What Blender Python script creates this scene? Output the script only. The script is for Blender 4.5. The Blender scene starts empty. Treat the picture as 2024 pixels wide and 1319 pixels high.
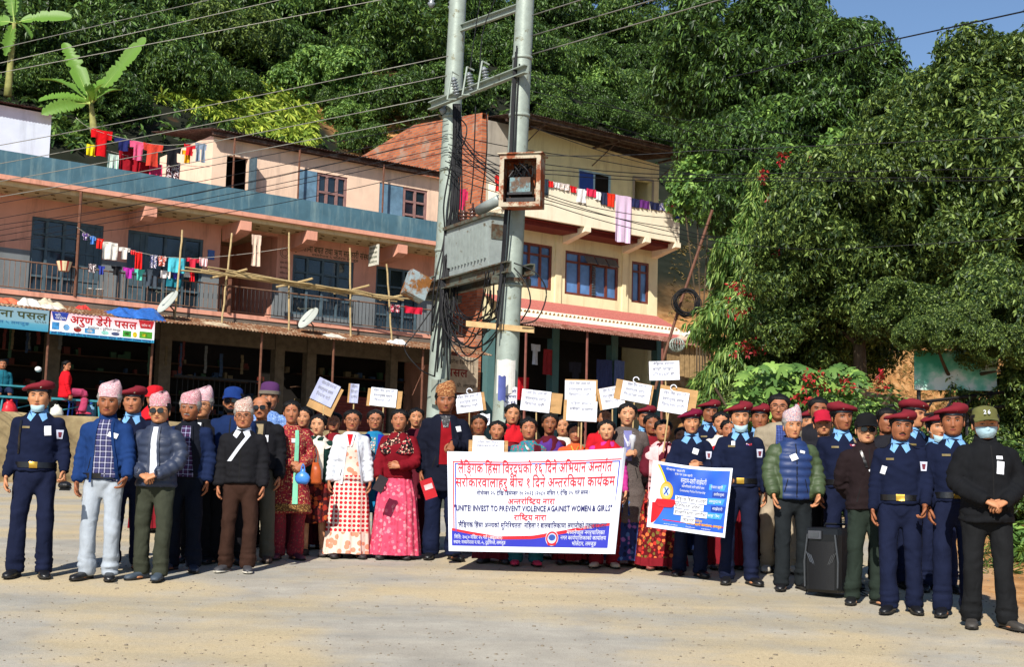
import bpy, math, random
import numpy as np
from mathutils import Vector, Matrix
from mathutils.bvhtree import BVHTree
random.seed(7); RNG = np.random.default_rng(7)
SC = bpy.context.scene; COL = SC.collection
R_ = math.radians

# ------------------------------------------------------------------ camera, sky, sun, exposure
FPX, PW, PH = 2811.0, 2024, 1319            # focal length in photograph pixels (50 mm on a 36 mm sensor)
PITCH, ROLL = math.atan(325 / FPX), R_(1.5)
_F = np.array([0, math.cos(PITCH), math.sin(PITCH)]); _U0 = np.array([0, -math.sin(PITCH), math.cos(PITCH)]); _R0 = np.array([1., 0, 0])
_R = math.cos(ROLL) * _R0 + math.sin(ROLL) * _U0; _U = -math.sin(ROLL) * _R0 + math.cos(ROLL) * _U0
cam = bpy.data.cameras.new('camera'); cam.sensor_width = 36; cam.lens = FPX / PW * 36
cam.clip_start = .1; cam.clip_end = 2000
co = bpy.data.objects.new('camera', cam); COL.objects.link(co)
co.matrix_world = Matrix(((_R[0], _U[0], -_F[0], 0), (_R[1], _U[1], -_F[1], 0), (_R[2], _U[2], -_F[2], 0), (0, 0, 0, 1)))
SC.camera = co

SUN_AZ, SUN_EL = R_(16), R_(39)              # light travels 16 deg right of the view direction
W = bpy.data.worlds.new('World'); SC.world = W; W.use_nodes = True
_n = W.node_tree.nodes; _l = W.node_tree.links
sky = _n.new('ShaderNodeTexSky'); sky.sky_type = 'NISHITA'; sky.sun_disc = False
sky.sun_elevation = SUN_EL; sky.sun_rotation = math.pi + SUN_AZ; sky.altitude = 700; sky.air_density = 1.0; sky.dust_density = .15; sky.ozone_density = 3.5
_bg = _n['Background']; _bg.inputs[1].default_value = .09
_l.new(sky.outputs[0], _bg.inputs[0])
sl = bpy.data.lights.new('sun', 'SUN'); sl.energy = 5.0; sl.angle = R_(.5); sl.color = (1, .945, .85)
so = bpy.data.objects.new('sun', sl); COL.objects.link(so)
_d = Vector((math.sin(SUN_AZ) * math.cos(SUN_EL), math.cos(SUN_AZ) * math.cos(SUN_EL), -math.sin(SUN_EL)))
so.rotation_euler = _d.to_track_quat('-Z', 'Y').to_euler(); so.location = (-5, -20, 30)
SC.view_settings.view_transform = 'Standard'; SC.view_settings.look = 'None'; SC.view_settings.gamma = 1; SC.view_settings.exposure = 0.52
SC.cycles.max_bounces = 5; SC.cycles.transparent_max_bounces = 6; SC.cycles.use_denoising = True

# ------------------------------------------------------------------ measuring helpers
def ray(x, y):
    return _F + _R * (x - PW / 2) / FPX - _U * (y - PH / 2) / FPX
def at(x, y, Y):                             # the point Y metres ahead that shows at photo pixel x, y
    d = ray(x, y); return d * Y / d[1]
EA = R_(37)                                  # the row of shops runs 37 degrees off the picture plane
E_ = np.array([math.cos(EA), math.sin(EA), 0]); N_ = np.array([-math.sin(EA), math.cos(EA), 0])
O1 = np.array([-12.95, 35.0, 0.0])
def bl(x, y, d=0.0):                         # photo pixel -> (u, z) on the plane d metres inside the row's front
    r = ray(x, y); t = ((O1 @ N_) + d) / (r @ N_); p = r * t
    return float((p - O1) @ E_), float(p[2])
def bw(u, d, z): return O1 + E_ * u + N_ * d + np.array([0, 0, z])
def sstep(a, b, x):
    t = np.clip((np.asarray(x, float) - a) / (b - a), 0, 1); return t * t * (3 - 2 * t)

_perm = RNG.permutation(512)
def vnoise(P):                               # vectorised value noise in -1..1
    P = np.atleast_2d(np.asarray(P, float)); i = np.floor(P).astype(int); f = P - i; f = f * f * (3 - 2 * f)
    r = np.zeros(len(P))
    for dx in (0, 1):
        for dy in (0, 1):
            for dz in (0, 1):
                h = _perm[(_perm[(_perm[(i[:, 0] + dx) & 511] + i[:, 1] + dy) & 511] + i[:, 2] + dz) & 511] / 255.5 - 1
                r += h * np.where(dx, f[:, 0], 1 - f[:, 0]) * np.where(dy, f[:, 1], 1 - f[:, 1]) * np.where(dz, f[:, 2], 1 - f[:, 2])
    return r

def ground_z(x, y):
    x = np.asarray(x, float); y = np.asarray(y, float)
    road = np.where(y < 15.5, -1.752 + .0755 * y, -.582 + .0755 * (y - 15.5) * 1.0 / (1 + .06 * np.maximum(y - 15.5, 0)))
    road = np.maximum(road, -1.9)
    s = (x - O1[0]) * N_[0] + (y - O1[1]) * N_[1]          # metres behind the front of the row
    u = (x - O1[0]) * E_[0] + (y - O1[1]) * E_[1]
    edge = -2.4
    terr = sstep(edge, edge + .25, s) * np.maximum(1.62 - road, 0)     # terrace of the shops
    hill = np.where(s > 5.5, 2.2 + (s - 5.5) * .78, 0)
    bump = .5 * vnoise(np.c_[np.ravel(x) * .2, np.ravel(y) * .2, np.zeros(np.size(x))]).reshape(np.shape(x))
    hill = np.where(s > 5.5, np.minimum(hill, 26 + .2 * (s - 5.5)) + bump, 0)
    bank = sstep(3.6, 8.5, x - .06 * (y - 12)) * np.clip(y - 13.5, 0, 20) * .085
    right = sstep(24, 30, u) * sstep(-9, 2, s) * 2.0
    return road + np.maximum(terr, 0) + hill * .95 + np.where(s < edge, bank, np.maximum(bank, 0) * .6) + right

# ------------------------------------------------------------------ materials
def lin(h):
    h = h.lstrip('#'); c = [int(h[i:i + 2], 16) / 255 for i in (0, 2, 4)]
    return tuple(((v + .055) / 1.055) ** 2.4 if v > .04045 else v / 12.92 for v in c)
class NT:
    def __init__(s, name):
        s.m = bpy.data.materials.new(name); s.m.use_nodes = True; s.t = s.m.node_tree; s.n = s.t.nodes; s.b = s.n['Principled BSDF']
    def new(s, ty, **kw):
        n = s.n.new('ShaderNode' + ty)
        for k, v in kw.items():
            if k.startswith('i_'): n.inputs[int(k[2:]) if k[2:].isdigit() else k[2:]].default_value = v
            else: setattr(n, k, v)
        return n
    def link(s, a, b): s.t.links.new(a, b)
    def coord(s, scale=(1, 1, 1), out='Object'):
        tc = s.new('TexCoord'); mp = s.new('Mapping'); mp.inputs['Scale'].default_value = scale
        s.link(tc.outputs[out], mp.inputs[0]); return mp.outputs[0]
    def noise(s, scale, detail=4, vec=None, rough=.55):
        n = s.new('TexNoise'); n.inputs['Scale'].default_value = scale; n.inputs['Detail'].default_value = detail; n.inputs['Roughness'].default_value = rough
        if vec is not None: s.link(vec, n.inputs['Vector'])
        return n.outputs['Fac']
    def ramp(s, fac, stops, interp='LINEAR'):
        r = s.new('ValToRGB'); e = r.color_ramp.elements; r.color_ramp.interpolation = interp
        while len(e) < len(stops): e.new(.5)
        for k, (p, c) in enumerate(stops): e[k].position = p; e[k].color = tuple(c) + (1,)
        s.link(fac, r.inputs[0]); return r.outputs[0]
    def mix(s, fac, a, b, blend='MIX'):
        m = s.new('Mix', data_type='RGBA', blend_type=blend)
        for sock, v in ((m.inputs[0], fac), (m.inputs[6], a), (m.inputs[7], b)):
            if hasattr(v, 'is_linked') or hasattr(v, 'links'): s.link(v, sock)
            elif isinstance(v, (int, float)): sock.default_value = v
            else: sock.default_value = tuple(v)[:3] + (1,)
        return m.outputs[2]
    def math(s, op, a, b=0.0, c=None):
        m = s.new('Math', operation=op)
        for k, v in enumerate((a, b, c)):
            if v is None: continue
            if hasattr(v, 'links'): s.link(v, m.inputs[k])
            else: m.inputs[k].default_value = v
        return m.outputs[0]
    def bump(s, h, strength=.3, dist=.02):
        b = s.new('Bump'); b.inputs['Strength'].default_value = strength; b.inputs['Distance'].default_value = dist
        s.link(h, b.inputs['Height']); s.link(b.outputs[0], s.b.inputs['Normal']); return b
    def base(s, c, rough=.8, metal=0, spec=.3):
        if hasattr(c, 'links'): s.link(c, s.b.inputs['Base Color'])
        else: s.b.inputs['Base Color'].default_value = tuple(c)[:3] + (1,)
        s.b.inputs['Roughness'].default_value = rough; s.b.inputs['Metallic'].default_value = metal
        s.b.inputs['Specular IOR Level'].default_value = spec
        return s.m
def mul(c, k): return tuple(min(1, v * k) for v in c[:3])
_MC = {}
def M(name, col, rough=.8, var=.2, scale=6, bump=.15, bscale=60, metal=0, spec=.25, stretch=(1, 1, 1), dist=.01):
    """Plain procedural material: colour mottled by two noises, fine bump."""
    key = (name, col, rough, var, scale, bump)
    if key in _MC: return _MC[key]
    c = lin(col) if isinstance(col, str) else col
    n = NT(name); v = n.coord(stretch)
    a = n.noise(scale, 5, v); col_ = n.ramp(a, [(.3, mul(c, 1 - var)), (.7, mul(c, 1 + var * .6))])
    n.base(col_, rough, metal, spec)
    if bump: n.bump(n.noise(bscale, 3, v), bump, dist)
    _MC[key] = n.m; return n.m
def wrinkle(n, v, k=1.0):                    # creases of worn cloth: ridged noise under a fine weave
    r1 = n.math('ABSOLUTE', n.math('SUBTRACT', n.noise(4.5, 2, v, .45), .5)); r2 = n.math('ABSOLUTE', n.math('SUBTRACT', n.noise(9, 2, v, .45), .5)); w = n.noise(260, 2, v)
    n.bump(n.math('ADD', n.math('ADD', n.math('MULTIPLY', r1, 1.6), n.math('MULTIPLY', r2, .7)), n.math('MULTIPLY', w, .03)), .42 * k, .035)
def cloth(name, col, rough=.88, var=.16, bump=.35, spec=.12):
    key = ('cloth', name, col)
    if key not in _MC:
        c = lin(col); n = NT(name); v = n.coord((1.25, 1.25, .8)); n.base(n.ramp(n.noise(6, 6, v, .65), [(.3, mul(c, 1 - var)), (.7, mul(c, 1 + var))]), rough, 0, spec); wrinkle(n, v); _MC[key] = n.m
    return _MC[key]
def wallpaint(name, col, stain='#6b5a48', amt=.5, var=.12):
    if name in _MC: return _MC[name]
    c = lin(col); n = NT(name); v = n.coord(); vs = n.coord((1.6, 1.6, .22))
    a = n.ramp(n.noise(2.2, 6, v), [(.3, mul(c, 1 - var)), (.72, mul(c, 1 + var * .5))])
    st = n.ramp(n.noise(1.7, 8, vs, .7), [(.5, (0, 0, 0)), (.74, (amt,) * 3)])
    n.base(n.mix(st, a, lin(stain)), .9, 0, .2); n.bump(n.noise(35, 4, v), .25, .01)
    _MC[name] = n.m; return n.m
def metalrust(name, paint, rust='#8a4a24', amt=.5, rough=.6):
    if name in _MC: return _MC[name]
    n = NT(name); v = n.coord()
    a = n.ramp(n.noise(5, 8, v, .7), [(.62 - .3 * amt, (0, 0, 0)), (.68 - .25 * amt, (1, 1, 1))])
    r = n.ramp(n.noise(22, 5, v), [(.3, mul(lin(rust), .5)), (.7, lin(rust))])
    p = n.ramp(n.noise(9, 4, v), [(.3, mul(lin(paint), .8)), (.7, lin(paint))])
    n.base(n.mix(a, p, r), rough, .15, .35); n.bump(n.noise(40, 5, v), .25, .01)
    _MC[name] = n.m; return n.m
def glass(name='window_glass', col='#3b5a86', rough=.06):
    if name in _MC: return _MC[name]
    n = NT(name); v = n.coord(); a = n.ramp(n.noise(1.3, 3, v), [(.35, mul(lin(col), .35)), (.7, lin(col))])
    n.base(a, rough, 0, .8); n.bump(n.noise(2.5, 2, v), .08, .05); _MC[name] = n.m; return n.m

# ------------------------------------------------------------------ mesh building
class MB:
    def __init__(s): s.v = []; s.f = []; s.m = []; s.n = 0
    def add(s, V, F, m=0):
        V = np.asarray(V, float).reshape(-1, 3); s.v.append(V)
        for f in F: s.f.append(tuple(int(i) + s.n for i in f)); s.m.append(m)
        s.n += len(V); return s
    def box(s, c, d, m=0, rot=None, taper=1.0):
        x, y, z = np.array(d) / 2
        V = np.array([[sx * x * (taper if sz > 0 else 1), sy * y * (taper if sz > 0 else 1), sz * z] for sz in (-1, 1) for sy in (-1, 1) for sx in (-1, 1)])
        if rot is not None: V = V @ np.array(rot).T
        return s.add(V + np.array(c), [(0, 2, 3, 1), (4, 5, 7, 6), (0, 1, 5, 4), (2, 6, 7, 3), (0, 4, 6, 2), (1, 3, 7, 5)], m)
    def span(s, a, b, m=0):                  # box between two corners
        a = np.array(a, float); b = np.array(b, float); return s.box((a + b) / 2, np.abs(b - a), m)
    def grid(s, P, m=0, closed=False, flip=False):   # P: rows x cols x 3
        P = np.asarray(P, float); r, c = P.shape[:2]; F = []
        for i in range(r - 1):
            for j in range(c if closed else c - 1):
                k = (j + 1) % c; q = (i * c + j, i * c + k, (i + 1) * c + k, (i + 1) * c + j); F.append(q[::-1] if flip else q)
        return s.add(P, F, m)
    def rings(s, C, RX, RY, n=12, m=0, cap=True, U=None, V=None, power=1.0):
        """loft of elliptical rings; U, V the ring axes (defaults x, y)"""
        C = np.asarray(C, float); k = len(C); a = np.arange(n) * 2 * math.pi / n
        ca, sa = np.cos(a), np.sin(a)
        if power != 1: ca = np.sign(ca) * np.abs(ca) ** power; sa = np.sign(sa) * np.abs(sa) ** power
        U = np.array([1., 0, 0]) if U is None else np.asarray(U, float); V = np.array([0, 1., 0]) if V is None else np.asarray(V, float)
        U = np.broadcast_to(U, (k, 3)); V = np.broadcast_to(V, (k, 3))
        RX = np.broadcast_to(RX, (k,)); RY = np.broadcast_to(RY, (k,))
        P = C[:, None] + (RX[:, None] * ca)[..., None] * U[:, None] + (RY[:, None] * sa)[..., None] * V[:, None]
        b = s.n; s.grid(P, m, True)
        if cap:
            s.f.append(tuple(b + i for i in range(n))[::-1]); s.m.append(m)
            s.f.append(tuple(b + (k - 1) * n + i for i in range(n))); s.m.append(m)
        return s
    def tube(s, path, r, n=8, m=0, cap=True):
        P = np.asarray(path, float); T = np.gradient(P, axis=0); T /= np.maximum(np.linalg.norm(T, axis=1), 1e-9)[:, None]
        ref = np.array([0, 0, 1.]) if abs(T[:, 2]).mean() < .9 else np.array([0, 1., 0])
        U = np.cross(T, ref); U /= np.maximum(np.linalg.norm(U, axis=1), 1e-9)[:, None]; V = np.cross(U, T)
        return s.rings(P, r, r, n, m, cap, U, -V)
    def lathe(s, prof, c=(0, 0, 0), n=20, m=0, rot=None):
        prof = np.array(prof, float); a = np.arange(n) * 2 * math.pi / n
        P = np.stack([prof[:, None, 0] * np.cos(a), prof[:, None, 0] * np.sin(a), np.repeat(prof[:, 1:2], n, 1)], -1)
        if rot is not None: P = P @ np.array(rot).T
        return s.grid(P + np.array(c), m, True)
    def ell(s, c, r, m=0, nu=12, nv=8, rot=None):
        t = np.linspace(0, math.pi, nv + 1)[1:-1]; a = np.arange(nu) * 2 * math.pi / nu
        P = np.stack([np.sin(t)[:, None] * np.cos(a) * r[0], np.sin(t)[:, None] * np.sin(a) * r[1], np.repeat(-np.cos(t)[:, None], nu, 1) * r[2]], -1)
        top = np.array([0, 0, r[2]]); bot = -top
        if rot is not None: P = P @ np.array(rot).T; top = np.array(rot) @ top; bot = -top
        b = s.n; c = np.array(c); s.grid(P + c, m, True); s.add([bot + c, top + c], [], m)
        k = b + P.shape[0] * nu
        for j in range(nu):
            s.f.append((k, b + (j + 1) % nu, b + j)); s.m.append(m); o = b + (P.shape[0] - 1) * nu
            s.f.append((k + 1, o + j, o + (j + 1) % nu)); s.m.append(m)
        return s
    def verts(s): return np.concatenate(s.v) if s.v else np.zeros((0, 3))
    def mesh(s, name, mats, smooth=False):
        me = bpy.data.meshes.new(name); me.from_pydata(s.verts().tolist(), [], s.f)
        for m in (mats if isinstance(mats, (list, tuple)) else [mats]): me.materials.append(m)
        me.polygons.foreach_set('material_index', s.m)
        if smooth: me.polygons.foreach_set('use_smooth', [True] * len(s.f))
        me.update(); return me
    def build(s, name, mats, parent=None, smooth=False, **kw):
        return link(bpy.data.objects.new(name, s.mesh(name, mats, smooth)), parent, **kw)
def link(o, parent=None, label=None, cat=None, group=None, kind=None, loc=None):
    COL.objects.link(o)
    if parent is not None: o.parent = parent
    if loc is not None: o.location = loc
    return tag(o, label, cat, group, kind)
def tag(o, label=None, cat=None, group=None, kind=None):
    for k, v in (('label', label), ('category', cat), ('group', group), ('kind', kind)):
        if v: o[k] = v
    return o
def empty(name, loc=(0, 0, 0), rz=0.0, label=None, cat=None, group=None, kind=None):
    o = bpy.data.objects.new(name, None); o.empty_display_size = .2; link(o, None, label, cat, group, kind)
    o.location = tuple(float(v) for v in loc); o.rotation_euler = (0, 0, rz); return o
def bigmesh(name, V, F, mats, mi=None, smooth=False):   # fast path for leaf masses: F is (n,3) or (n,4)
    V = np.asarray(V, np.float32); F = np.asarray(F, np.int32); k = F.shape[1]
    me = bpy.data.meshes.new(name); me.vertices.add(len(V)); me.vertices.foreach_set('co', V.ravel())
    me.loops.add(F.size); me.loops.foreach_set('vertex_index', F.ravel())
    me.polygons.add(len(F)); me.polygons.foreach_set('loop_start', np.arange(len(F), dtype=np.int32) * k); me.polygons.foreach_set('loop_total', np.full(len(F), k, np.int32))
    for m in mats: me.materials.append(m)
    if mi is not None: me.polygons.foreach_set('material_index', np.asarray(mi, np.int32))
    if smooth: me.polygons.foreach_set('use_smooth', np.ones(len(F), bool))
    me.update(calc_edges=True); me.validate(); return me
def copy_tree(o, parent=None):
    c = o.copy(); COL.objects.link(c)
    if parent is not None: c.parent = parent
    for ch in list(o.children): copy_tree(ch, c)
    return c
def rotz(a): return np.array([[math.cos(a), -math.sin(a), 0], [math.sin(a), math.cos(a), 0], [0, 0, 1]])
def rotx(a): return np.array([[1, 0, 0], [0, math.cos(a), -math.sin(a)], [0, math.sin(a), math.cos(a)]])
def roty(a): return np.array([[math.cos(a), 0, math.sin(a)], [0, 1, 0], [-math.sin(a), 0, math.cos(a)]])
def sag(a, b, s, n=14):                      # hanging cable between two points
    a = np.array(a, float); b = np.array(b, float); t = np.linspace(0, 1, n)[:, None]
    P = a + (b - a) * t; P[:, 2] -= s * 4 * t[:, 0] * (1 - t[:, 0]); return P

# ------------------------------------------------------------------ lettering (Devanagari is shaped by hand: reordered vowel signs, half forms, hooks)
_GC = {}
def glyph(ch, bold):
    k = (ch, bold)
    if k not in _GC:
        c = bpy.data.curves.new('glyph', 'FONT'); c.body = ch; c.resolution_u = 2; c.offset = bold
        o = bpy.data.objects.new('glyph', c); COL.objects.link(o); dg = bpy.context.evaluated_depsgraph_get(); dg.update()
        me = bpy.data.meshes.new_from_object(o.evaluated_get(dg)); n = len(me.vertices)
        V = np.zeros(n * 3, np.float32); me.vertices.foreach_get('co', V)
        F = [tuple(p.vertices) for p in me.polygons]
        bpy.data.objects.remove(o); bpy.data.curves.remove(c); bpy.data.meshes.remove(me)
        V = V.reshape(-1, 3)[:, :2].astype(float)
        _GC[k] = (V, F, (V[:, 0].max() if n else .25))
    return _GC[k]
_BAR = set('कखगघचजझञणतथधनपफबभमयलवशषस'); _CONS = set(chr(c) for c in range(0x915, 0x93a)); _UP = set('ेैंँ'); _LOW = set('ुूृ')
def lettering(text, bold=.012, gap=.02):
    """2-D vertices and faces of one line, height 1 = font size, starting at x = 0"""
    V, F = [], []; pen = 0.0; nv = 0
    def put(v, f):
        nonlocal nv
        V.append(v); F.extend(tuple(i + nv for i in q) for q in f); nv += len(v)
    def stroke(a, b, w=.045):
        a = np.array(a); b = np.array(b); d = (b - a) / np.linalg.norm(b - a); p = np.array([-d[1], d[0]]) * w
        put(np.array([a - p, b - p, b + p, a + p]), [(0, 1, 2, 3)])
    i, n = 0, len(text)
    while i < n:
        ch = text[i]
        if ch in _CONS:
            cl = [ch]; i += 1
            while i + 1 < n and text[i] == '्' and text[i + 1] in _CONS: cl.append(text[i + 1]); i += 2
            hal = i < n and text[i] == '्'
            if hal: i += 1
            sig = []
            while i < n and 0x93a <= ord(text[i]) <= 0x94c or i < n and text[i] in 'ंँः': sig.append(text[i]); i += 1
            if 'ि' in sig:
                v, f, w = glyph('ि', bold); put(v + [pen, 0], f); pen += .3; sig.remove('ि')
            repha = len(cl) > 1 and cl[0] == 'र'
            if repha: cl = cl[1:]
            start = pen
            for q, c in enumerate(cl):
                last = q == len(cl) - 1
                if c == 'र' and q > 0:
                    stroke((pen - .22, .17), (pen - .42, .0)); continue
                nxt_ra = (not last) and cl[q + 1] == 'र'
                v, f, w = glyph(c, bold)
                if last or nxt_ra: put(v + [pen, 0], f); pen += w
                elif c in _BAR:
                    cut = w - .21; v = v.copy(); v[:, 0] = np.minimum(v[:, 0], cut); put(v + [pen, 0], f); pen += cut - .02
                else:
                    put(v + [pen, 0], f); pen += w; stroke((pen - .28, -.03), (pen - .12, -.2), .035)
            if hal: stroke((pen - .26, -.04), (pen - .1, -.2), .035)
            for sg in sig:
                v, f, w = glyph(sg, bold)
                if sg in 'ाीोौ': put(v + [pen, 0], f); pen += w
                elif sg == 'ः': put(v + [pen, 0], f); pen += w
                else: put(v + [pen, 0], f)
            if repha: stroke((pen - .1, .62), (pen - .2, .78), .035); stroke((pen - .2, .78), (pen - .06, .86), .035)
        elif ch == ' ': pen += .26; i += 1
        else:
            v, f, w = glyph(ch, bold)
            if len(v): put(v + [pen, 0], f)
            pen += w + (0 if 0x904 <= ord(ch) <= 0x914 else .05); i += 1
    return (np.concatenate(V) if V else np.zeros((0, 2))), F, pen
def put_text(mb, surf, text, x0, x1, y, h=None, m=0, bold=.012, hmax=None, align='fit'):
    """lay one line on a surface function surf(x, y) -> points; x0..x1 span, y baseline, h font height"""
    v, f, w = lettering(text, bold)
    if not len(v): return
    k = (x1 - x0) / w; hh = h if h is not None else k
    if align == 'centre': k = min(k, hh); xs = (x0 + x1) / 2 - w * k / 2
    elif align == 'left': k = min(k, hh); xs = x0
    else: xs = x0
    mb.add(surf(xs + v[:, 0] * k, y + v[:, 1] * hh), f, m)
# ------------------------------------------------------------------ ground
def build_ground():
    def axis(parts):
        out = []
        for a, b, n in parts: out += list(np.linspace(a, b, n, endpoint=False))
        return np.array(out + [parts[-1][1]])
    xs = axis([(-140, -30, 24), (-30, -9, 50), (-9, 9, 40), (9, 40, 60), (40, 160, 24)])
    ys = axis([(-12, 8, 8), (8, 17, 30), (17, 30, 30), (30, 75, 110), (75, 170, 36)])
    X, Y = np.meshgrid(xs, ys); Z = ground_z(X, Y)
    mb = MB(); mb.grid(np.stack([X, Y, Z], -1))
    n = NT('dusty_road_and_earth'); v = n.coord()
    big = n.noise(.55, 6, v, .6); mid = n.noise(2.3, 6, v, .65); fine = n.noise(42, 4, v, .7); speck = n.noise(150, 2, v, .5)
    asph = n.ramp(mid, [(.3, lin('#969085')), (.7, lin('#ada79a'))])
    dust = n.ramp(fine, [(.3, lin('#ab9978')), (.7, lin('#c2b08c'))])
    f1 = n.ramp(big, [(.42, (0, 0, 0)), (.58, (1, 1, 1))])
    road = n.mix(n.math('MULTIPLY', f1, .85), asph, dust)
    pits = n.ramp(speck, [(.28, (.34, .34, .36)), (.42, (1, 1, 1)), (.62, (1, 1, 1)), (.72, (1.3, 1.3, 1.25))])
    road = n.mix(.9, road, pits, 'MULTIPLY')
    sepv = n.coord((.16, 1.0, 1)); streak = n.ramp(n.noise(1.2, 5, sepv, .6), [(.46, (1, 1, 1)), (.60, (.80, .83, .87))])
    road = n.mix(.8, road, streak, 'MULTIPLY')
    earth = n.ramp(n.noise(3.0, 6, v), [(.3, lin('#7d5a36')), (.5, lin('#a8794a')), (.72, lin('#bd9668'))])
    shaded_forest = n.ramp(n.noise(.8, 6, v), [(.35, lin('#12170c')), (.62, lin('#20231a')), (.8, lin('#4a3220'))])  # forest floor, with the deep shade under the trees put into its colour
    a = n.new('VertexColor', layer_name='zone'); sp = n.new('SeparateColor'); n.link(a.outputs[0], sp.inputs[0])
    c = n.mix(sp.outputs[0], road, earth); c = n.mix(sp.outputs[1], c, shaded_forest)
    n.base(c, .92, 0, .15)
    hh = n.math('ADD', n.math('MULTIPLY', fine, .6), n.math('MULTIPLY', speck, .5)); n.bump(hh, .55, .012)
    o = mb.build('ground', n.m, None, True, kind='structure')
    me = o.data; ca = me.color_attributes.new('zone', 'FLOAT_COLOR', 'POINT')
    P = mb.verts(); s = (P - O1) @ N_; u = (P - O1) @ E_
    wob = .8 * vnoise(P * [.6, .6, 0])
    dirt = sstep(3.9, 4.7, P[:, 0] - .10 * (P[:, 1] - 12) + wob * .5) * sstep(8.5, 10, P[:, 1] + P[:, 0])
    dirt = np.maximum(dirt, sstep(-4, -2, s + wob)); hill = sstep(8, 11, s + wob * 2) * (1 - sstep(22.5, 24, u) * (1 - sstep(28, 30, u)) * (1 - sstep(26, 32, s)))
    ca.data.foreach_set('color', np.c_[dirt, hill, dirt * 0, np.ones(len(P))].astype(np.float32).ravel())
build_ground()

# ------------------------------------------------------------------ buildings (local x along the row, y into it, z up)
WOODBLUE = M('blue_grey_paint', '#4a5c66', .6, .25, 5); DARKIN = M('dark_interior', '#1b1714', .9, .4, 2, 0)  # near-black interior: the shade of unlit rooms is put into its colour
GLASSDK = glass('dim_glass', '#26323c', .12); GLASSBL = glass('sky_glass', '#5f86bd', .04)
PEACH = wallpaint('peach_wall', '#d29680', '#7a5240', .7); DADO = wallpaint('grey_dado', '#73787b', '#4c4a48', .5); CREAM = wallpaint('cream_soffit', '#c9b48c', '#6a4d33', .55)
PARAB = wallpaint('weathered_blue', '#4a6b7a', '#8fa3a0', .7, .25); PALEPINK = wallpaint('pale_pink_wall', '#e3c5ad', '#8c7a70', .5); SLABGREY = wallpaint('slab_grey', '#6d6258', '#3a332d', .6)
def wall_holes(mb, u0, u1, z0, z1, holes, y, th, m=0):
    us = sorted({u0, u1} | {min(max(h[k], u0), u1) for h in holes for k in (0, 1)}); zs = sorted({z0, z1} | {min(max(h[k], z0), z1) for h in holes for k in (2, 3)})
    for a, b in zip(us, us[1:]):
        run = None
        for c, d in zip(zs, zs[1:]):
            mu, mz = (a + b) / 2, (c + d) / 2; hole = any(h[0] < mu < h[1] and h[2] < mz < h[3] for h in holes)
            if not hole and b - a > 1e-4:
                if run: run[1] = d
                else: run = [c, d]
            if (hole or d == zs[-1]) and run:
                mb.span((a, y, run[0]), (b, y + th, run[1]), m); run = None
def casement(root, name, u0, u1, z0, z1, y, cols, frame, pane, rails=(), fw=.06, depth=.1, label=None, panel=None, solid_cols=()):
    """timber frame with mullions and cross rails; the panes are a child. solid_cols are boarded leaves."""
    f = MB(); f.span((u0, y, z0), (u0 + fw, y + depth, z1)); f.span((u1 - fw, y, z0), (u1, y + depth, z1))
    f.span((u0 + fw, y, z1 - fw), (u1 - fw, y + depth, z1)); f.span((u0 + fw, y, z0), (u1 - fw, y + depth, z0 + fw))
    edges = [u0 + (u1 - u0) * k / cols for k in range(cols + 1)] if isinstance(cols, int) else [u0 + (u1 - u0) * c for c in cols]
    for e in edges[1:-1]: f.span((e - fw / 2, y + .004, z0 + fw), (e + fw / 2, y + depth - .01, z1 - fw))
    for k, (a, b) in enumerate(zip(edges, edges[1:])):
        for rr in rails:
            zz = z0 + (z1 - z0) * rr; f.span((a + fw / 2 + .002, y + .01, zz - fw * .4), (b - fw / 2 - .002, y + depth - .02, zz + fw * .4))
        if k in solid_cols:
            w = (b - a) / 3
            for q in range(3): f.span((a + .01 + q * w, y + .03 + .006 * (q % 2), z0 + fw), (a + (q + 1) * w, y + .06, z1 - fw), 1)
    o = f.build(name, [frame, panel or frame], root)
    if label: o['label'] = label
    p = MB(); p.span((u0 + .02, y + depth * .55, z0 + .02), (u1 - .02, y + depth * .55 + .012, z1 - .02)); p.build('pane', pane, o)
    return o
def corrugated(mb, u0, u1, y0, z0, y1, z1, wave=.09, amp=.014, m=0, th=.004, rag=.0):
    n = int((u1 - u0) / wave * 5); u = np.linspace(u0, u1, n); k = amp * np.sin(u / wave * 2 * math.pi); rows = []
    for t in np.linspace(0, 1, 7):
        j = rag * vnoise(np.c_[u * .55, u * 0 + 3.1, u * 0]) * (t if t > .9 else 0)
        rows.append(np.stack([u, y0 + (y1 - y0) * t + j, z0 + (z1 - z0) * t + k + .02 * vnoise(np.c_[u * .4, u * 0 + t * 2, u * 0 + 7])], -1))
    P = np.array(rows); mb.grid(P, m); Q = P.copy(); Q[..., 2] -= th + .006; mb.grid(Q, m, flip=True)
TIN = metalrust('rusty_tin', '#a58f76', '#7c5236', .72, .75); TINDK = metalrust('dark_tin', '#5d4f47', '#4a3024', .6, .7); RUSTPIPE = M('brown_pipe', '#6a4636', .6, .3, 12); IRON = M('black_iron', '#2b2a2c', .5, .3, 20); TIMBER = M('mauve_timber', '#8a6a66', .7, .25, 8); TEAL = wallpaint('teal_band', '#4c7480', '#6d6a60', .5)

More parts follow.
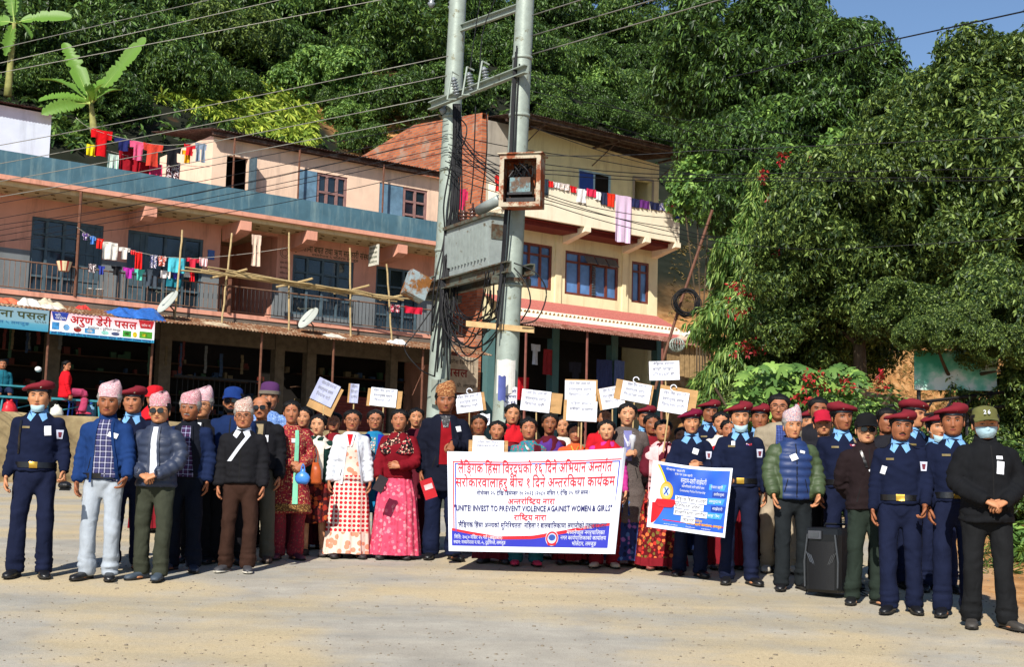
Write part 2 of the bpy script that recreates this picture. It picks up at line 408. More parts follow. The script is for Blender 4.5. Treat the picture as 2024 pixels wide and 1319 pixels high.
def pink_building():
    r = empty('shop_house', O1, EA, 'long peach two-storey shop house with a weathered blue roof parapet and balcony', 'building')
    U0, U1 = -7.0, 14.35
    A, B, D, E2, Cst = (1.28, 3.22), (3.91, 6.13), (8.98, 11.06), (11.85, 13.4), (6.65, 8.45)
    holes = [(a, b, 4.85, 7.02) for a, b in (A, B)] + [(D[0], D[1], 5.2, 6.97), (E2[0], E2[1], 4.85, 6.97), (Cst[0], Cst[1], 4.85, 7.42), (-3.6, -1.6, 4.85, 7.0)]
    w = MB(); wall_holes(w, U0, U1, 6.1, 7.5, holes, 1.2, .22, 0); wall_holes(w, U0, U1, 4.85, 6.1, holes, 1.2, .22, 1)
    w.span((U0, 7.6, 1.6), (U1, 7.8, 7.5), 0); w.span((U0, 1.42, 1.6), (U0 + .2, 7.6, 7.5), 0); w.span((U1 - .2, 1.42, 1.6), (U1, 7.6, 7.5), 0)
    w.span((Cst[0] - .02, 4.2, 4.85), (Cst[1] + .3, 4.35, 7.5), 0); w.span((Cst[0] - .24, 1.42, 4.85), (Cst[0], 4.2, 7.5), 0); w.span((Cst[1], 1.42, 4.85), (Cst[1] + .2, 4.2, 7.5), 0)
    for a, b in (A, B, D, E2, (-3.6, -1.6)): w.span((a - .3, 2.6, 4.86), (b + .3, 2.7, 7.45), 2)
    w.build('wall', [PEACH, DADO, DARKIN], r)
    # ground-floor shops
    g = MB()
    for a, b in ((-7, -6.6), (-2.3, -2.0), (1.9, 2.25), (5.0, 5.35), (8.55, 8.85), (9.6, 9.9), (12.5, 12.75), (14.1, 14.35)): g.span((a, 1.2, 1.6), (b, 1.5, 4.6), 0)
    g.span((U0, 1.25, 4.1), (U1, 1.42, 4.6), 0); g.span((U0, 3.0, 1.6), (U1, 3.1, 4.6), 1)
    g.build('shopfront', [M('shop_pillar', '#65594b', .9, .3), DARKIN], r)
    f = MB(); f.span((U0, -2.35, 1.45), (U1, 7.6, 1.63)); f.build('shop_floor', M('shop_floor_concrete', '#6d6459', .9, .25, 3), r)
    # shop fittings seen in the gloom
    s = MB(); rng = np.random.default_rng(3)
    for k in range(150):
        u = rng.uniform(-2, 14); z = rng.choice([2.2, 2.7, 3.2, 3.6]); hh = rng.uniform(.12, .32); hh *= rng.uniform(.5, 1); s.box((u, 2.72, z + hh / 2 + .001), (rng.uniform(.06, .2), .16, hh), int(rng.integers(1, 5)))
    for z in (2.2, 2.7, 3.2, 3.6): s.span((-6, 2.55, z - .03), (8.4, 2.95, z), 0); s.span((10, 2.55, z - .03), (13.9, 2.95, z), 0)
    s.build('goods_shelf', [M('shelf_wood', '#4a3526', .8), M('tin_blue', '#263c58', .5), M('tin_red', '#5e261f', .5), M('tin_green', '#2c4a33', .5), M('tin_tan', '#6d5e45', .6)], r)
    PK = [M('packet_red', '#5c221e', .5), M('packet_blue', '#22344e', .5), M('packet_tan', '#5f5038', .6), M('packet_green', '#2c442e', .5), M('packet_white', '#5c5c5a', .5)]  # packet colours darkened to look shaded under the awning
    for k in range(16):                                        # strings of packets hanging in the shop mouths
        hg = MB(); u, z = rng.uniform(-1.5, 8), rng.uniform(3.75, 4.05); w = rng.uniform(.05, .10); y = rng.uniform(.8, 1.1)
        P = [(u, y, z + .05)]
        for q in range(int(rng.integers(4, 8))): hg.box((u + rng.uniform(-.012, .012), y, z - .11 * q), (w, .025, .10), 0, roty(rng.uniform(-.12, .12)))
        hg.build('packet_string', PK[k % 5], r)
    gr = MB()
    for u in np.arange(5.6, 8.4, .16): gr.tube([(u, 1.3, 1.65), (u, 1.3, 3.1)], .012, 5)
    gr.span((5.5, 1.28, 3.1), (8.45, 1.32, 3.16)); gr.span((5.5, 1.28, 2.35), (8.45, 1.31, 2.4)); gr.build('shop_grille', IRON, r)
    sh = MB(); corr = np.linspace(10.0, 12.4, 90)
    sh.grid(np.array([[(u, 1.22 + .02 * math.sin(z * 60), z) for u in (10.0, 12.4)] for z in np.linspace(1.65, 2.9, 60)])); sh.build('roller_shutter', M('red_shutter', '#7c3a34', .6, .2), r)
    # slabs
    b = MB(); b.span((U0, .02, 4.70), (U1, 1.198, 4.845), 1); b.span((U0, -.02, 4.74), (U1, .019, 4.862), 0); b.span((U0, -.01, 4.56), (U1, .35, 4.699), 1)
    b.build('balcony_slab', [PEACH, SLABGREY], r)
    c = MB(); c.span((U0, .12, 7.5), (U1, 7.8, 7.62), 0); c.span((U0, -.03, 7.62), (U1, 7.8, 7.74), 1)
    for u in np.arange(-6.5, 14.2, .42): c.span((u, .42, 7.478), (u + .1, .47, 7.5), 2); c.span((u + .2, .85, 7.478), (u + .28, .9, 7.5), 2)
    c.build('roof_slab', [CREAM, PEACH, M('flaked_stain', '#6b5433', .9)], r)
    p = MB(); p.span((U0, 0, 7.742), (U1, .13, 8.36)); p.span((U0, .13, 7.742), (U0 + .13, 7.6, 8.36)); p.span((U1 - .13, .13, 7.742), (U1, 1.4, 8.36)); p.build('parapet', PARAB, r)
    for u in (-2.0, 4.05, 6.85, 8.95, 12.05):
        k = MB(); V = [(x, y, z) for x in (u - .17, u + .17) for y, z in ((.05, 7.50), (.05, 7.24), (.3, 7.14), (1.2, 7.05), (1.2, 7.50))]
        k.add(V, [(0, 1, 2, 3, 4), (9, 8, 7, 6, 5), (0, 5, 6, 1), (1, 6, 7, 2), (2, 7, 8, 3), (3, 8, 9, 4), (4, 9, 5, 0)]); k.build('bracket', PEACH, r)
    # doors and windows
    casement(r, 'window', A[0], A[1], 4.86, 7.02, 1.24, (0, .22, .46, .66, 1), WOODBLUE, GLASSDK, (.28, .62, .8), .07, .12, 'blue-grey double door and window beside the brown post', None, (3,))
    casement(r, 'window', B[0], B[1], 4.86, 7.02, 1.24, 4, WOODBLUE, GLASSDK, (.3, .72), .07, .12, 'blue-grey door and window behind the drying clothes', None, (0,))
    casement(r, 'window', D[0], D[1], 5.2, 6.97, 1.24, 4, WOODBLUE, GLASSDK, (.3, .72), .07, .12, 'wide blue-grey window under the painted lettering')
    casement(r, 'window', E2[0], E2[1], 4.86, 6.97, 1.24, 3, WOODBLUE, GLASSDK, (.3, .72), .07, .12)
    casement(r, 'window', -3.6, -1.6, 4.86, 7.0, 1.24, 4, WOODBLUE, GLASSDK, (.3, .72), .07, .12)
    # railing
    q = MB(); zt, zb = 5.62, 4.93
    q.tube([(U0, .06, zt), (U1, .06, zt)], .022, 6); q.tube([(U0, .06, zb), (U1, .06, zb)], .016, 6)
    for u in np.arange(U0, 6.4, .135): q.tube([(u, .06, zb), (u, .06, zt)], .009, 4, 0, False)
    for u in np.arange(6.4, U1, .12): q.tube([(u, .06, zb), (u, .06, zt)], .010, 4, 1, False)
    for u in np.arange(-6.4, U1, 2.1): q.tube([(u, .06, 4.85), (u, .06, zt)], .02, 5, 1)
    q.build('railing', [M('rusty_rail', '#7a5d4c', .6, .3, 14), IRON], r)
    # awning and its posts
    a = MB(); corrugated(a, U0, U1 + .1, .0, 4.60, -1.42, 4.25, .1, .016, 0, .004, .06); a.build('awning', TIN, r)
    for u in (-1.6, 1.08, 3.77, 6.86, 9.09, 12.08):
        k = MB(); k.tube([(u, -1.2, 1.64), (u, -1.2, 4.29)], .034, 7); k.build('awning_post', RUSTPIPE, r)
    k = MB(); k.tube([(bl(157, 470, -.1)[0], -.02, 4.86), (bl(157, 470, -.1)[0], -.02, 7.6)], .04, 7); k.build('balcony_post', RUSTPIPE, r)
    k = MB(); k.tube([(6.42, -.02, 4.86), (6.42, -.02, 5.8)], .06, 7); k.build('balcony_post', RUSTPIPE, r)
    # rooftop room
    rr = MB(); hs = [(6.9, 7.58, 7.75, 9.68), (9.24, 10.95, 8.5, 9.65), (12.1, 13.9, 8.4, 9.68)]
    wall_holes(rr, 6.45, 14.35, 8.35, 10.15, hs, 1.6, .16, 0); wall_holes(rr, 6.45, 14.35, 7.74, 8.35, hs, 1.6, .16, 1)
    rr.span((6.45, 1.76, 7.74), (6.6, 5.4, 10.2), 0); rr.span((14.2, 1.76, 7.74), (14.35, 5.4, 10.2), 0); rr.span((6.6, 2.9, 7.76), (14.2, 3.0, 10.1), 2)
    ro = rr.build('rooftop_room', [PALEPINK, TEAL, DARKIN], r)
    t = MB(); corrugated(t, 6.2, 14.7, 5.6, 11.0, 1.2, 10.28, .1, .016); t.span((6.3, 1.3, 10.13), (14.6, 1.4, 10.22)); t.build('tin_roof', TINDK, ro)
    casement(r, 'window', 9.9, 10.95, 8.5, 9.65, 1.63, 3, TIMBER, GLASSDK, (.5,), .08); casement(r, 'window', 13.0, 13.9, 8.4, 9.68, 1.63, 2, TIMBER, GLASSDK, (.33, .66), .08)
    d = MB(); d.span((9.24, 1.6, 8.5), (9.88, 1.66, 9.65)); d.build('shutter', M('chalky_blue', '#5f7f96', .8, .35, 4), r)
    d = MB(); d.span((12.1, 1.62, 8.35), (12.98, 1.68, 9.68)); d.build('shutter', M('chalky_blue', '#5f7f96', .8, .35, 4), r)
    d = MB(); d.box((7.64, 1.4, 8.75), (.05, .42, 1.85)); d.build('door', WOODBLUE, r)
    for u, z in ((6.98, 10.2), (9.1, 10.2), (12.05, 10.2)):
        k = MB(); k.tube([(u, 1.3, 7.74), (u, 1.3, z)], .03, 6); k.build('roof_post', RUSTPIPE, r)
    # painted notice of the co-operative on the wall
    t = MB(); sf = lambda x, y: np.stack([np.asarray(x, float), np.full(np.shape(x), 1.196), np.asarray(y, float)], -1)
    put_text(t, sf, 'मुक्तसामा बचत तथा ऋण सहकारी संस्था लि।', 8.98, 11.9, 7.1, .27); put_text(t, sf, 'मध्यनेपाल ५ भोर्लेटार लमजुङ', 9.6, 11.2, 6.995, .1)
    for k, z in enumerate((6.65, 6.5, 6.34, 6.19, 6.05)): put_text(t, sf, ('बचत योजना', 'ऋण योजना सेवा', 'मासिक बचत', 'बाल बचत योजना', 'सम्पर्क कार्यालय')[k], 8.56, 8.9, z, .085, 1)
    a = np.linspace(0, 2 * math.pi, 25); c = np.array([8.7, 6.97])
    for ro_, ri in ((.16, .145), (.1, .085)):
        t.add(np.concatenate([sf(c[0] + ro_ * np.cos(a), c[1] + ro_ * np.sin(a)), sf(c[0] + ri * np.cos(a), c[1] + ri * np.sin(a))]), [(k, k + 1, 26 + k, 25 + k) for k in range(24)], 1)
    t.build('painted_lettering', [M('green_paint', '#35402a', .8), M('faded_brown_paint', '#5a4438', .8)], r)
pink_building()

def yellow_building():
    r = empty('yellow_building', O1, EA, 'cream yellow three-storey building with bare brick side wall and laundry on its balcony', 'building')
    U0, U1 = 15.9, 23.55
    YEL = wallpaint('cream_yellow', '#e5dcb2', '#8f7a52', .5, .1); CRM = wallpaint('pale_cream', '#eadfc6', '#a08e70', .35, .07); MAR = M('maroon_trim', '#6b2622', .6, .2)
    GREY = wallpaint('raw_cement', '#a39b8f', '#6b6259', .6)
    W1 = [(17.3, 18.73, 6.94, 8.46), (19.3, 21.7, 6.9, 8.4), (22.32, 23.14, 6.93, 8.4)]; W2 = [(19.81, 21.29, 10.25, 11.32), (22.35, 23.2, 9.1, 11.36)]
    w = MB(); wall_holes(w, U0, U1, 5.7, 9.0, W1, 1.2, .23, 0); wall_holes(w, 16.9, U1, 9.0, 12.0, W2, 1.2, .23, 0); wall_holes(w, U0, 16.9, 9.0, 12.3, [], 1.2, .23, 1)
    V = [(16.9, 1.2, 12.0), (U1, 1.2, 12.0), (U1, 1.2, 12.05), (16.9, 1.2, 12.4), (16.9, 1.43, 12.0), (U1, 1.43, 12.0), (U1, 1.43, 12.05), (16.9, 1.43, 12.4)]
    w.add(V, [(0, 1, 2, 3), (5, 4, 7, 6), (3, 2, 6, 7)], 0)
    w.span((U1 - .22, 1.43, 1.8), (U1, 9.5, 12.0), 0); w.span((U0, 9.3, 1.8), (U1 - .22, 9.5, 12.3), 1)
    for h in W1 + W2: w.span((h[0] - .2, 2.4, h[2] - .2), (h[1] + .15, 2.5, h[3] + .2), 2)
    for u in (18.98, 21.98): w.span((u - .13, 1.14, 5.7), (u + .13, 1.199, 9.0), 0)
    w.build('wall', [YEL, GREY, DARKIN], r)
    # bare brick end wall
    n = NT('bare_brick'); tc = n.new('TexCoord'); mp = n.new('Mapping'); mp.inputs['Rotation'].default_value = (R_(90), 0, R_(90)); n.link(tc.outputs['Object'], mp.inputs[0])
    sx = n.new('SeparateXYZ'); n.link(tc.outputs['Object'], sx.inputs[0]); cx = n.new('CombineXYZ'); n.link(sx.outputs[1], cx.inputs[0]); n.link(sx.outputs[2], cx.inputs[1])
    br = n.new('TexBrick'); br.inputs['Scale'].default_value = 1; br.inputs['Brick Width'].default_value = .27; br.inputs['Row Height'].default_value = .092; br.inputs['Mortar Size'].default_value = .012
    br.inputs['Color1'].default_value = lin('#c2714a') + (1,); br.inputs['Color2'].default_value = lin('#8f4a31') + (1,); br.inputs['Mortar'].default_value = lin('#8a7262') + (1,); n.link(cx.outputs[0], br.inputs['Vector'])
    pt = n.ramp(n.noise(.7, 6, tc.outputs['Object'], .6), [(.56, (0, 0, 0)), (.64, (.8,) * 3)]); n.base(n.mix(pt, br.outputs[0], lin('#a08f80')), .9)
    n.bump(br.outputs['Fac'], -.8, .03)
    b = MB(); b.span((U0 - .23, 1.2, 1.8), (U0, 9.5, 12.3)); V = [(x, y, z) for x in (U0 - .23, U0) for y, z in ((1.2, 12.3), (9.5, 12.3), (5.3, 12.9), (1.2, 12.5))]
    b.add(V, [(0, 3, 2, 1), (4, 5, 6, 7), (3, 7, 6, 2), (2, 6, 5, 1)]); b.build('brick_wall', n.m, r)
    # roof
    t = MB(); corrugated(t, 16.1, 24.3, 6.0, 13.0, -.35, 12.3, .1, .016); t.span((16.2, -.25, 12.16), (24.1, -.15, 12.24)); t.span((16.2, .55, 12.2), (24.1, .63, 12.28))
    for u in (17.2, 20.4, 23.5): t.span((u, -.2, 12.1), (u + .07, 1.2, 12.16)); t.tube([(u, 1.2, 11.5), (u, -.1, 12.1)], .02, 5)
    t.build('tin_roof', TINDK, r)
    # balcony
    c = MB(); c.span((U0 + .1, .0, 9.03), (23.45, .12, 10.22), 0); c.span((U0 + .1, .12, 9.03), (U0 + .22, 1.2, 10.22), 0); c.span((23.33, .12, 9.03), (23.45, 1.2, 10.22), 0)
    c.span((U0 + .1, .12, 9.14), (23.33, 1.2, 9.26), 0); c.build('balcony', CRM, r)
    k = MB()
    for a_, b_ in ((16.1, 19.1), (19.4, 21.8), (22.15, 23.3)): k.span((a_, .35, 8.86), (b_, 1.199, 9.026)); k.span((a_, .22, 9.0), (b_, .35, 9.026))
    k.build('soffit_trim', MAR, r)
    for u in (16.0, 19.25, 21.95, 23.37):
        k = MB(); V = [(x, y, z) for x in (u - .13, u + .13) for y, z in ((-.02, 9.029), (-.02, 8.86), (1.196, 8.6), (1.196, 9.029))]; k.add(V, [(0, 1, 2, 3), (7, 6, 5, 4), (0, 4, 5, 1), (1, 5, 6, 2), (3, 2, 6, 7), (0, 3, 7, 4)]); k.build('bracket', CRM, r)
    WOOD = M('red_brown_wood', '#6b3423', .45, .25, 10, .1, 60, 0, .4)
    for h, cc in zip(W1, (3, (0, .27, .5, .55, .78, 1), 2)):
        o = casement(r, 'window', h[0], h[1], h[2], h[3], 1.23, cc, WOOD, GLASSBL, (.76,), .085, .1)
    s = MB()
    for u in (20.35, 20.85, 21.35): s.box((u, 1.12, 8.18), (.42, .03, .34), 0, rotx(R_(-38)))
    s.build('open_ventilator', M('greyed_wood', '#6a6a66', .6), r)
    l = MB()
    for z in np.arange(7.0, 8.0, .09): l.box((20.58, 1.2, z), (.14, .04, .05), 0, rotx(.5))
    l.build('louvre', WOODBLUE, r)
    q = casement(r, 'window', *W2[0], 1.23, 2, M('pale_blue_frame', '#9fc0d6', .4), DARKIN, (), .06)
    d = MB(); d.span((19.87, 1.27, 10.31), (20.53, 1.285, 11.26)); d.build('curtain', M('blue_sheet', '#2f4fa8', .6, .15, 3), r)
    fr = MB(); h = W2[1]; fr.span((h[0] - .07, 1.15, h[3]), (h[1] + .07, 1.199, h[3] + .08)); fr.span((h[1], 1.15, h[2]), (h[1] + .07, 1.199, h[3])); fr.span((h[0] - .07, 1.15, h[2]), (h[0], 1.199, h[3])); fr.build('door_surround', GREY, r)
    # tiled pent roof with cream fascia, tin awning, shop beneath
    p = MB(); PT = M('pink_tile', '#b3685f', .8, .35, 30, .4, 30); a0 = (1.19, 6.55); a1 = (.15, 6.05)
    p.grid(np.array([[(u, a0[0] + (a1[0] - a0[0]) * t, a0[1] + (a1[1] - a0[1]) * t + .025 * (1 - abs((t * 5) % 1 - .5) * 2)) for u in np.linspace(15.9, 23.5, 60)] for t in np.linspace(0, 1, 26)]))
    p.grid(np.array([[(u, .15 - .6 * t, 6.05 - .34 * t) for u in (15.9, 23.5)] for t in (0, 1)]), 1)
    for u in np.arange(16.1, 23.4, .17):
        y, z = -.12, 5.9; p.box((u, y - .012, z + .02), (.07, .012, .10), 2, roty(.7))
    p.grid(np.array([[(u, -.45 - .25 * t, 5.71 - .16 * t) for u in np.linspace(15.9, 23.5, 30)] for t in (0, 1)]))
    p.build('pent_roof', [PT, CRM, M('trim_brown', '#8a6a4a', .8)], r)
    a = MB(); corrugated(a, 15.4, 23.6, -.3, 5.66, -1.6, 5.28, .1, .016, 0, .004, .05); a.build('awning', metalrust('pink_rust_tin', '#a0786a', '#7c4a3a', .6, .75), r)
    s = MB()
    for u in (15.95, 18.6, 21.2, 23.3): s.span((u, .9, 1.8), (u + .28, 1.2, 5.7), 0)
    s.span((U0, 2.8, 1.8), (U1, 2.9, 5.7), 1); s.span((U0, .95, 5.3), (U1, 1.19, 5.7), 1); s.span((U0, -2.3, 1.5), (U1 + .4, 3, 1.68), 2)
    s.build('shopfront', [wallpaint('teal_pillar', '#4d6f70', '#6b5a48', .5), DARKIN, M('shop_floor_concrete', '#6d6459', .9, .25, 3)], r)
    for u in (15.7, 18.15, 21.4, 23.4):
        k = MB(); k.tube([(u, -1.4, 1.66), (u, -1.4, 5.33)], .04, 6); k.build('awning_post', M('painted_post', '#7a4a40', .6), r)
yellow_building()

def white_house():
    r = empty('white_house', bw(0, 8.2, 10.0), EA, 'whitewashed house with dark tin roof on the slope above the blue parapet', 'house')
    w = MB(); w.span((-8, 0, -8), (3.95, 4, 1.68), 0); w.build('wall', wallpaint('whitewash', '#c8d4e4', '#7f8790', .45, .08), r)
    t = MB(); corrugated(t, -8.3, 4.1, 4.3, 2.2, -.3, 1.74, .1, .016); t.build('tin_roof', TINDK, r)
white_house()

def stone_terrace():
    r = MB(); u = np.linspace(-8, 24.2, 190); rows = []
    for y, z, a in ((-2.75, -.3, .05), (-2.74, .3, .09), (-2.72, .8, .09), (-2.7, 1.25, .07), (-2.68, 1.58, .03), (-2.6, 1.66, .02), (-2.3, 1.67, .01)):
        rows.append(np.stack([u, y + a * vnoise(np.c_[u * 3, u * 0 + z * 3, u * 0]), z + .03 * vnoise(np.c_[u * 1.5, u * 0 + 4, u * 0 + z])], -1))
    r.grid(np.array(rows)); n = NT('rough_cement_stone'); v = n.coord(); vo = n.new('TexVoronoi'); vo.inputs['Scale'].default_value = 3.2; n.link(v, vo.inputs['Vector'])
    c = n.ramp(n.noise(1.3, 7, v, .65), [(.35, lin('#6f5e44')), (.6, lin('#9c8a66')), (.75, lin('#b8a886'))]); g = n.ramp(n.noise(1.1, 6, v, .7), [(.58, (0,) * 3), (.66, (.8,) * 3)])
    n.base(n.mix(g, c, lin('#6a6a34')), .92); n.bump(vo.outputs[0], .5, .05)
    o = r.build('retaining_wall', n.m, None, True, label='rough sandy retaining wall below the peach shops', cat='wall'); o.location = O1; o.rotation_euler = (0, 0, EA)
stone_terrace()
# ------------------------------------------------------------------ power poles, transformer, cables
STEEL = metalrust('grey_green_steel', '#98a39a', '#7d7c64', .12, .5); STEELDK = metalrust('dark_channel_steel', '#5e6258', '#5a4634', .5, .6); CABLE = M('black_cable', '#17171a', .5, .2, 20, 0); BRIGHT = M('bare_aluminium_wire', '#86837b', .45, .2, 30, 0, 60, .3)
PORC = M('brown_porcelain', '#4a2f28', .2, .2, 20, 0, 60, 0, .6); PORCG = M('grey_porcelain', '#787f84', .25, .2, 20, 0, 60, 0, .6)
LP0, LP1 = at(867, 770, 23.0), at(905, 0, 23.0); RP0, RP1 = at(1003, 700, 21.0), at(1038, 0, 21.0)
def on(p0, p1, z): return p0 + (p1 - p0) * (z - p0[2]) / (p1[2] - p0[2])
QD = np.array([RP0[0] - LP0[0], RP0[1] - LP0[1], 0]); QD /= np.linalg.norm(QD); QN = np.array([QD[1], -QD[0], 0])   # QN points left and towards the camera
QN = -QN if QN[1] > 0 else QN
QROT = np.array([QD, -QN, [0, 0, 1]]).T
def power_structure():
    base = (LP0 + RP0) / 2; r = empty('power_pole_frame', (0, 0, 0), 0, 'pair of grey tubular steel poles joined by crossarms and carrying a transformer', 'power pole')
    for p0, p1, ra, rb in ((LP0, LP1, .178, .125), (RP0, RP1, .176, .122)):
        g = float(ground_z(p0[0], p0[1])) - .2; zt = p1[2] + .9; zs = list(np.linspace(g, zt, 16)); P = []; rr = []
        for k, z in enumerate(zs):
            t = (z - g) / (zt - g); P.append(on(p0, p1, z)); rr.append(ra * 1.06 + (rb - ra) * t)
        m = MB(); m.tube(P, np.array(rr), 18)
        for zc in (p0[2] + 1.0, p0[2] + 2.25, p0[2] + 3.6, p0[2] + 4.5):
            c = on(p0, p1, zc); t = (zc - g) / (zt - g); m.tube([c, c + (0, 0, .05)], ra * 1.06 + (rb - ra) * t + .012, 18)
        m.build('pole', STEEL, r, True)
    def arm(a, b, w, h, off=0, mat=STEELDK, name='crossarm', ext=0.0):
        a = np.array(a); b = np.array(b); d = (b - a) / np.linalg.norm(b - a); a = a - d * ext; b = b + d * ext; m = MB(); s = np.cross(d, [0, 0, 1]); s /= np.linalg.norm(s); u = np.cross(s, d)
        R = np.array([d, s, u]).T; c = (a + b) / 2 + s * off; L = np.linalg.norm(b - a)
        m.box(c, (L, w * .25, h), 0, R); m.box(c + s * w * .5 + u * (h / 2 - h * .06), (L, w * .8, h * .12), 0, R); m.box(c + s * w * .5 - u * (h / 2 - h * .06), (L, w * .8, h * .12), 0, R); return m.build(name, mat, r)
    arm(at(909, 57, 23), at(1036, 12, 21), .06, .12, .0, STEEL)
    arm(at(885, 208, 23), at(1045, 147, 20.9), .08, .13, .17, STEEL, 'crossarm', .25)
    zb = at(868, 570, 23)[2]
    for off in (-.21, .19): arm(on(LP0, LP1, zb), on(RP0, RP1, zb), .08, .17, off, STEELDK, 'platform_beam', .32)
    for p0, p1 in ((LP0, LP1), (RP0, RP1)):
        c = on(p0, p1, zb - .16); m = MB(); m.box(c, (.12, .62, .12), 0, QROT); m.lathe([(.23, -.03), (.23, .03)], c, 18); m.build('clamp', STEELDK, r)
    arm(at(858, 645, 22.8), at(898, 645, 22.7), .05, .09, -.2)
    m = MB(); a, b = at(922, 640, 21.0), at(1056, 653, 20.75); d = b - a; L = np.linalg.norm(d); R = np.array([d / L, np.cross([0, 0, 1], d / L), [0, 0, 1]]).T; m.box((a + b) / 2, (L, .05, .085), 0, R); m.build('wooden_plank', M('pale_plank', '#b99a6e', .8, .25, 12), r)
    # drop-out fuses on the middle crossarm
    for k, (x, y) in enumerate(((900, 172), (930, 163), (960, 152))):
        c = at(x, y, 22.2 - .25 * k); m = MB(); R = roty(R_(-14)) @ rotx(.2)
        prof = [(0, -.17)] + [(q, z) for z0 in np.linspace(-.13, .1, 6) for q, z in ((.035, z0), (.068, z0 + .02), (.035, z0 + .036))] + [(.03, .16), (0, .17)]
        m.lathe(prof, c, 14, 0, R); f = m.build('insulator', PORCG, r, True)
        m = MB(); m.tube([c + (-.12, -.05, -.22), c + (-.06, -.06, .24)], .016, 6); m.tube([c + (-.12, -.05, -.22), c + (.02, 0, -.2)], .014, 6); m.tube([c + (-.06, -.05, .24), c + (.05, 0, .2)], .014, 6); m.build('fuse_link', STEEL, f)
    for x, y, Y in ((876, 214, 22.9), (853, 3, 23.2), (893, 10, 23.1)):
        c = at(x, y, Y); m = MB(); m.lathe([(0, -.1), (.03, -.1), (.07, -.03), (.035, 0), (.06, .05), (.03, .08), (0, .1)], c, 12); m.build('pin_insulator', PORCG, r, True)
power_structure()
def transformer():
    c = at(940, 540, 22.1); bz = at(868, 570, 23)[2] + .10; c[2] = bz; r = empty('transformer', c, math.atan2(QD[1], QD[0]), 'pale grey finned transformer resting on the beam between the two poles', 'transformer')
    G = metalrust('pale_grey_paint', '#98a19f', '#6d5f4c', .05, .45); L, w, h = 1.5, .32, .80
    m = MB(); m.span((-L / 2, -w / 2, 0), (L / 2, w / 2, h)); m.span((-L / 2 + .02, -w / 2 - .02, .02), (L / 2 - .02, -w / 2, .1)); m.build('tank', G, r)
    for s in (-1, 1):
        f = MB()
        for x in np.linspace(-L / 2 + .05, L / 2 - .12, 13): f.span((x, s * w / 2, .16), (x + .018, s * (w / 2 + .055), h - .1))
        f.build('fin_bank', G, r)
    m = MB(); m.span((-L / 2 - .05, -w / 2 - .05, h), (L / 2 + .05, w / 2 + .05, h + .05)); m.build('lid', STEELDK, r)
    for k, x in enumerate((-.5, -.2, .1)):
        b = MB(); prof = [(.07, 0)] + [(q, z) for z0 in np.linspace(.03, .2, 4) for q, z in ((.045, z0), (.085, z0 + .025), (.045, z0 + .045))] + [(.02, .26), (.018, .33), (0, .33)]
        b.lathe(prof, (x, .02, h + .05), 14); b.build('bushing', PORC, r, True)
    b = MB(); b.tube([(.15, -.04, h + .2), (.8, -.04, h + .26)], .085, 16); b.build('oil_tank', G, r, True)
    b = MB(); b.span((L / 2, -.14, .45), (L / 2 + .012, .1, .68)); b.build('name_plate', STEELDK, r)
transformer()
def fuse_box():
    c = at(1033, 361, 20.55); r = empty('fuse_box', c, R_(-14), 'rusty open-fronted fuse box on the taller pole in front of the yellow balcony', 'fuse box')
    RU = metalrust('rusty_box', '#a9a08c', '#a04c1e', .75, .7); w, h, d = .60, .76, .32
    m = MB(); t = .03
    m.span((-w / 2, -d / 2, -h / 2), (-w / 2 + t, d / 2, h / 2)); m.span((w / 2 - t, -d / 2, -h / 2), (w / 2, d / 2, h / 2)); m.span((-w / 2, d / 2 - .02, -h / 2), (w / 2, d / 2, h / 2)); m.span((-w / 2 + t, -d / 2, -h / 2), (w / 2 - t, d / 2 - .02, -h / 2 + t)); m.span((-w / 2 + t, -d / 2, h / 2 - t), (w / 2 - t, d / 2 - .02, h / 2)); m.build('box_shell', RU, r)
    m = MB(); e = .055; y0, y1 = -d / 2 - .02, -d / 2 - .002
    m.span((-w / 2 - .01, y0, -h / 2 - .01), (-w / 2 + e, y1, h / 2 + .01)); m.span((w / 2 - e, y0, -h / 2 - .01), (w / 2 + .01, y1, h / 2 + .01)); m.span((-w / 2 + e, y0, -h / 2 - .01), (w / 2 - e, y1, -h / 2 + e)); m.span((-w / 2 + e, y0, h / 2 - e), (w / 2 - e, y1, h / 2 + .01)); m.span((-w / 2 - .04, -d / 2 - .05, h / 2 + .012), (w / 2 + .04, d / 2, h / 2 + .03)); m.build('door_frame', metalrust('flaked_cream', '#b5aa94', '#8a4420', .5, .7), r)
    m = MB(); m.span((-.17, -.1, -.16), (.14, .1, .06), 0); m.span((-.2, -.12, -.2), (.17, .1, -.165), 1); m.span((-.22, -.08, -.3), (.2, .1, -.24), 1)
    m.build('switchgear', [metalrust('burnt_switch', '#6f8c90', '#5c4636', .6), IRON], r)
    m = MB(); rng = np.random.default_rng(5)
    for k in range(16):
        a = np.array([rng.uniform(-.2, .2), rng.uniform(-.08, .08), .08]); b = np.array([rng.uniform(-.22, .22), rng.uniform(-.1, .08), rng.uniform(.16, .3)]); mid = (a + b) / 2 + rng.uniform(-.08, .08, 3); t = np.linspace(0, 1, 8)[:, None]; m.tube((1 - t) ** 2 * a + 2 * t * (1 - t) * mid + t * t * b, .011, 5)
    m.build('burnt_wiring', CABLE, r)
fuse_box()
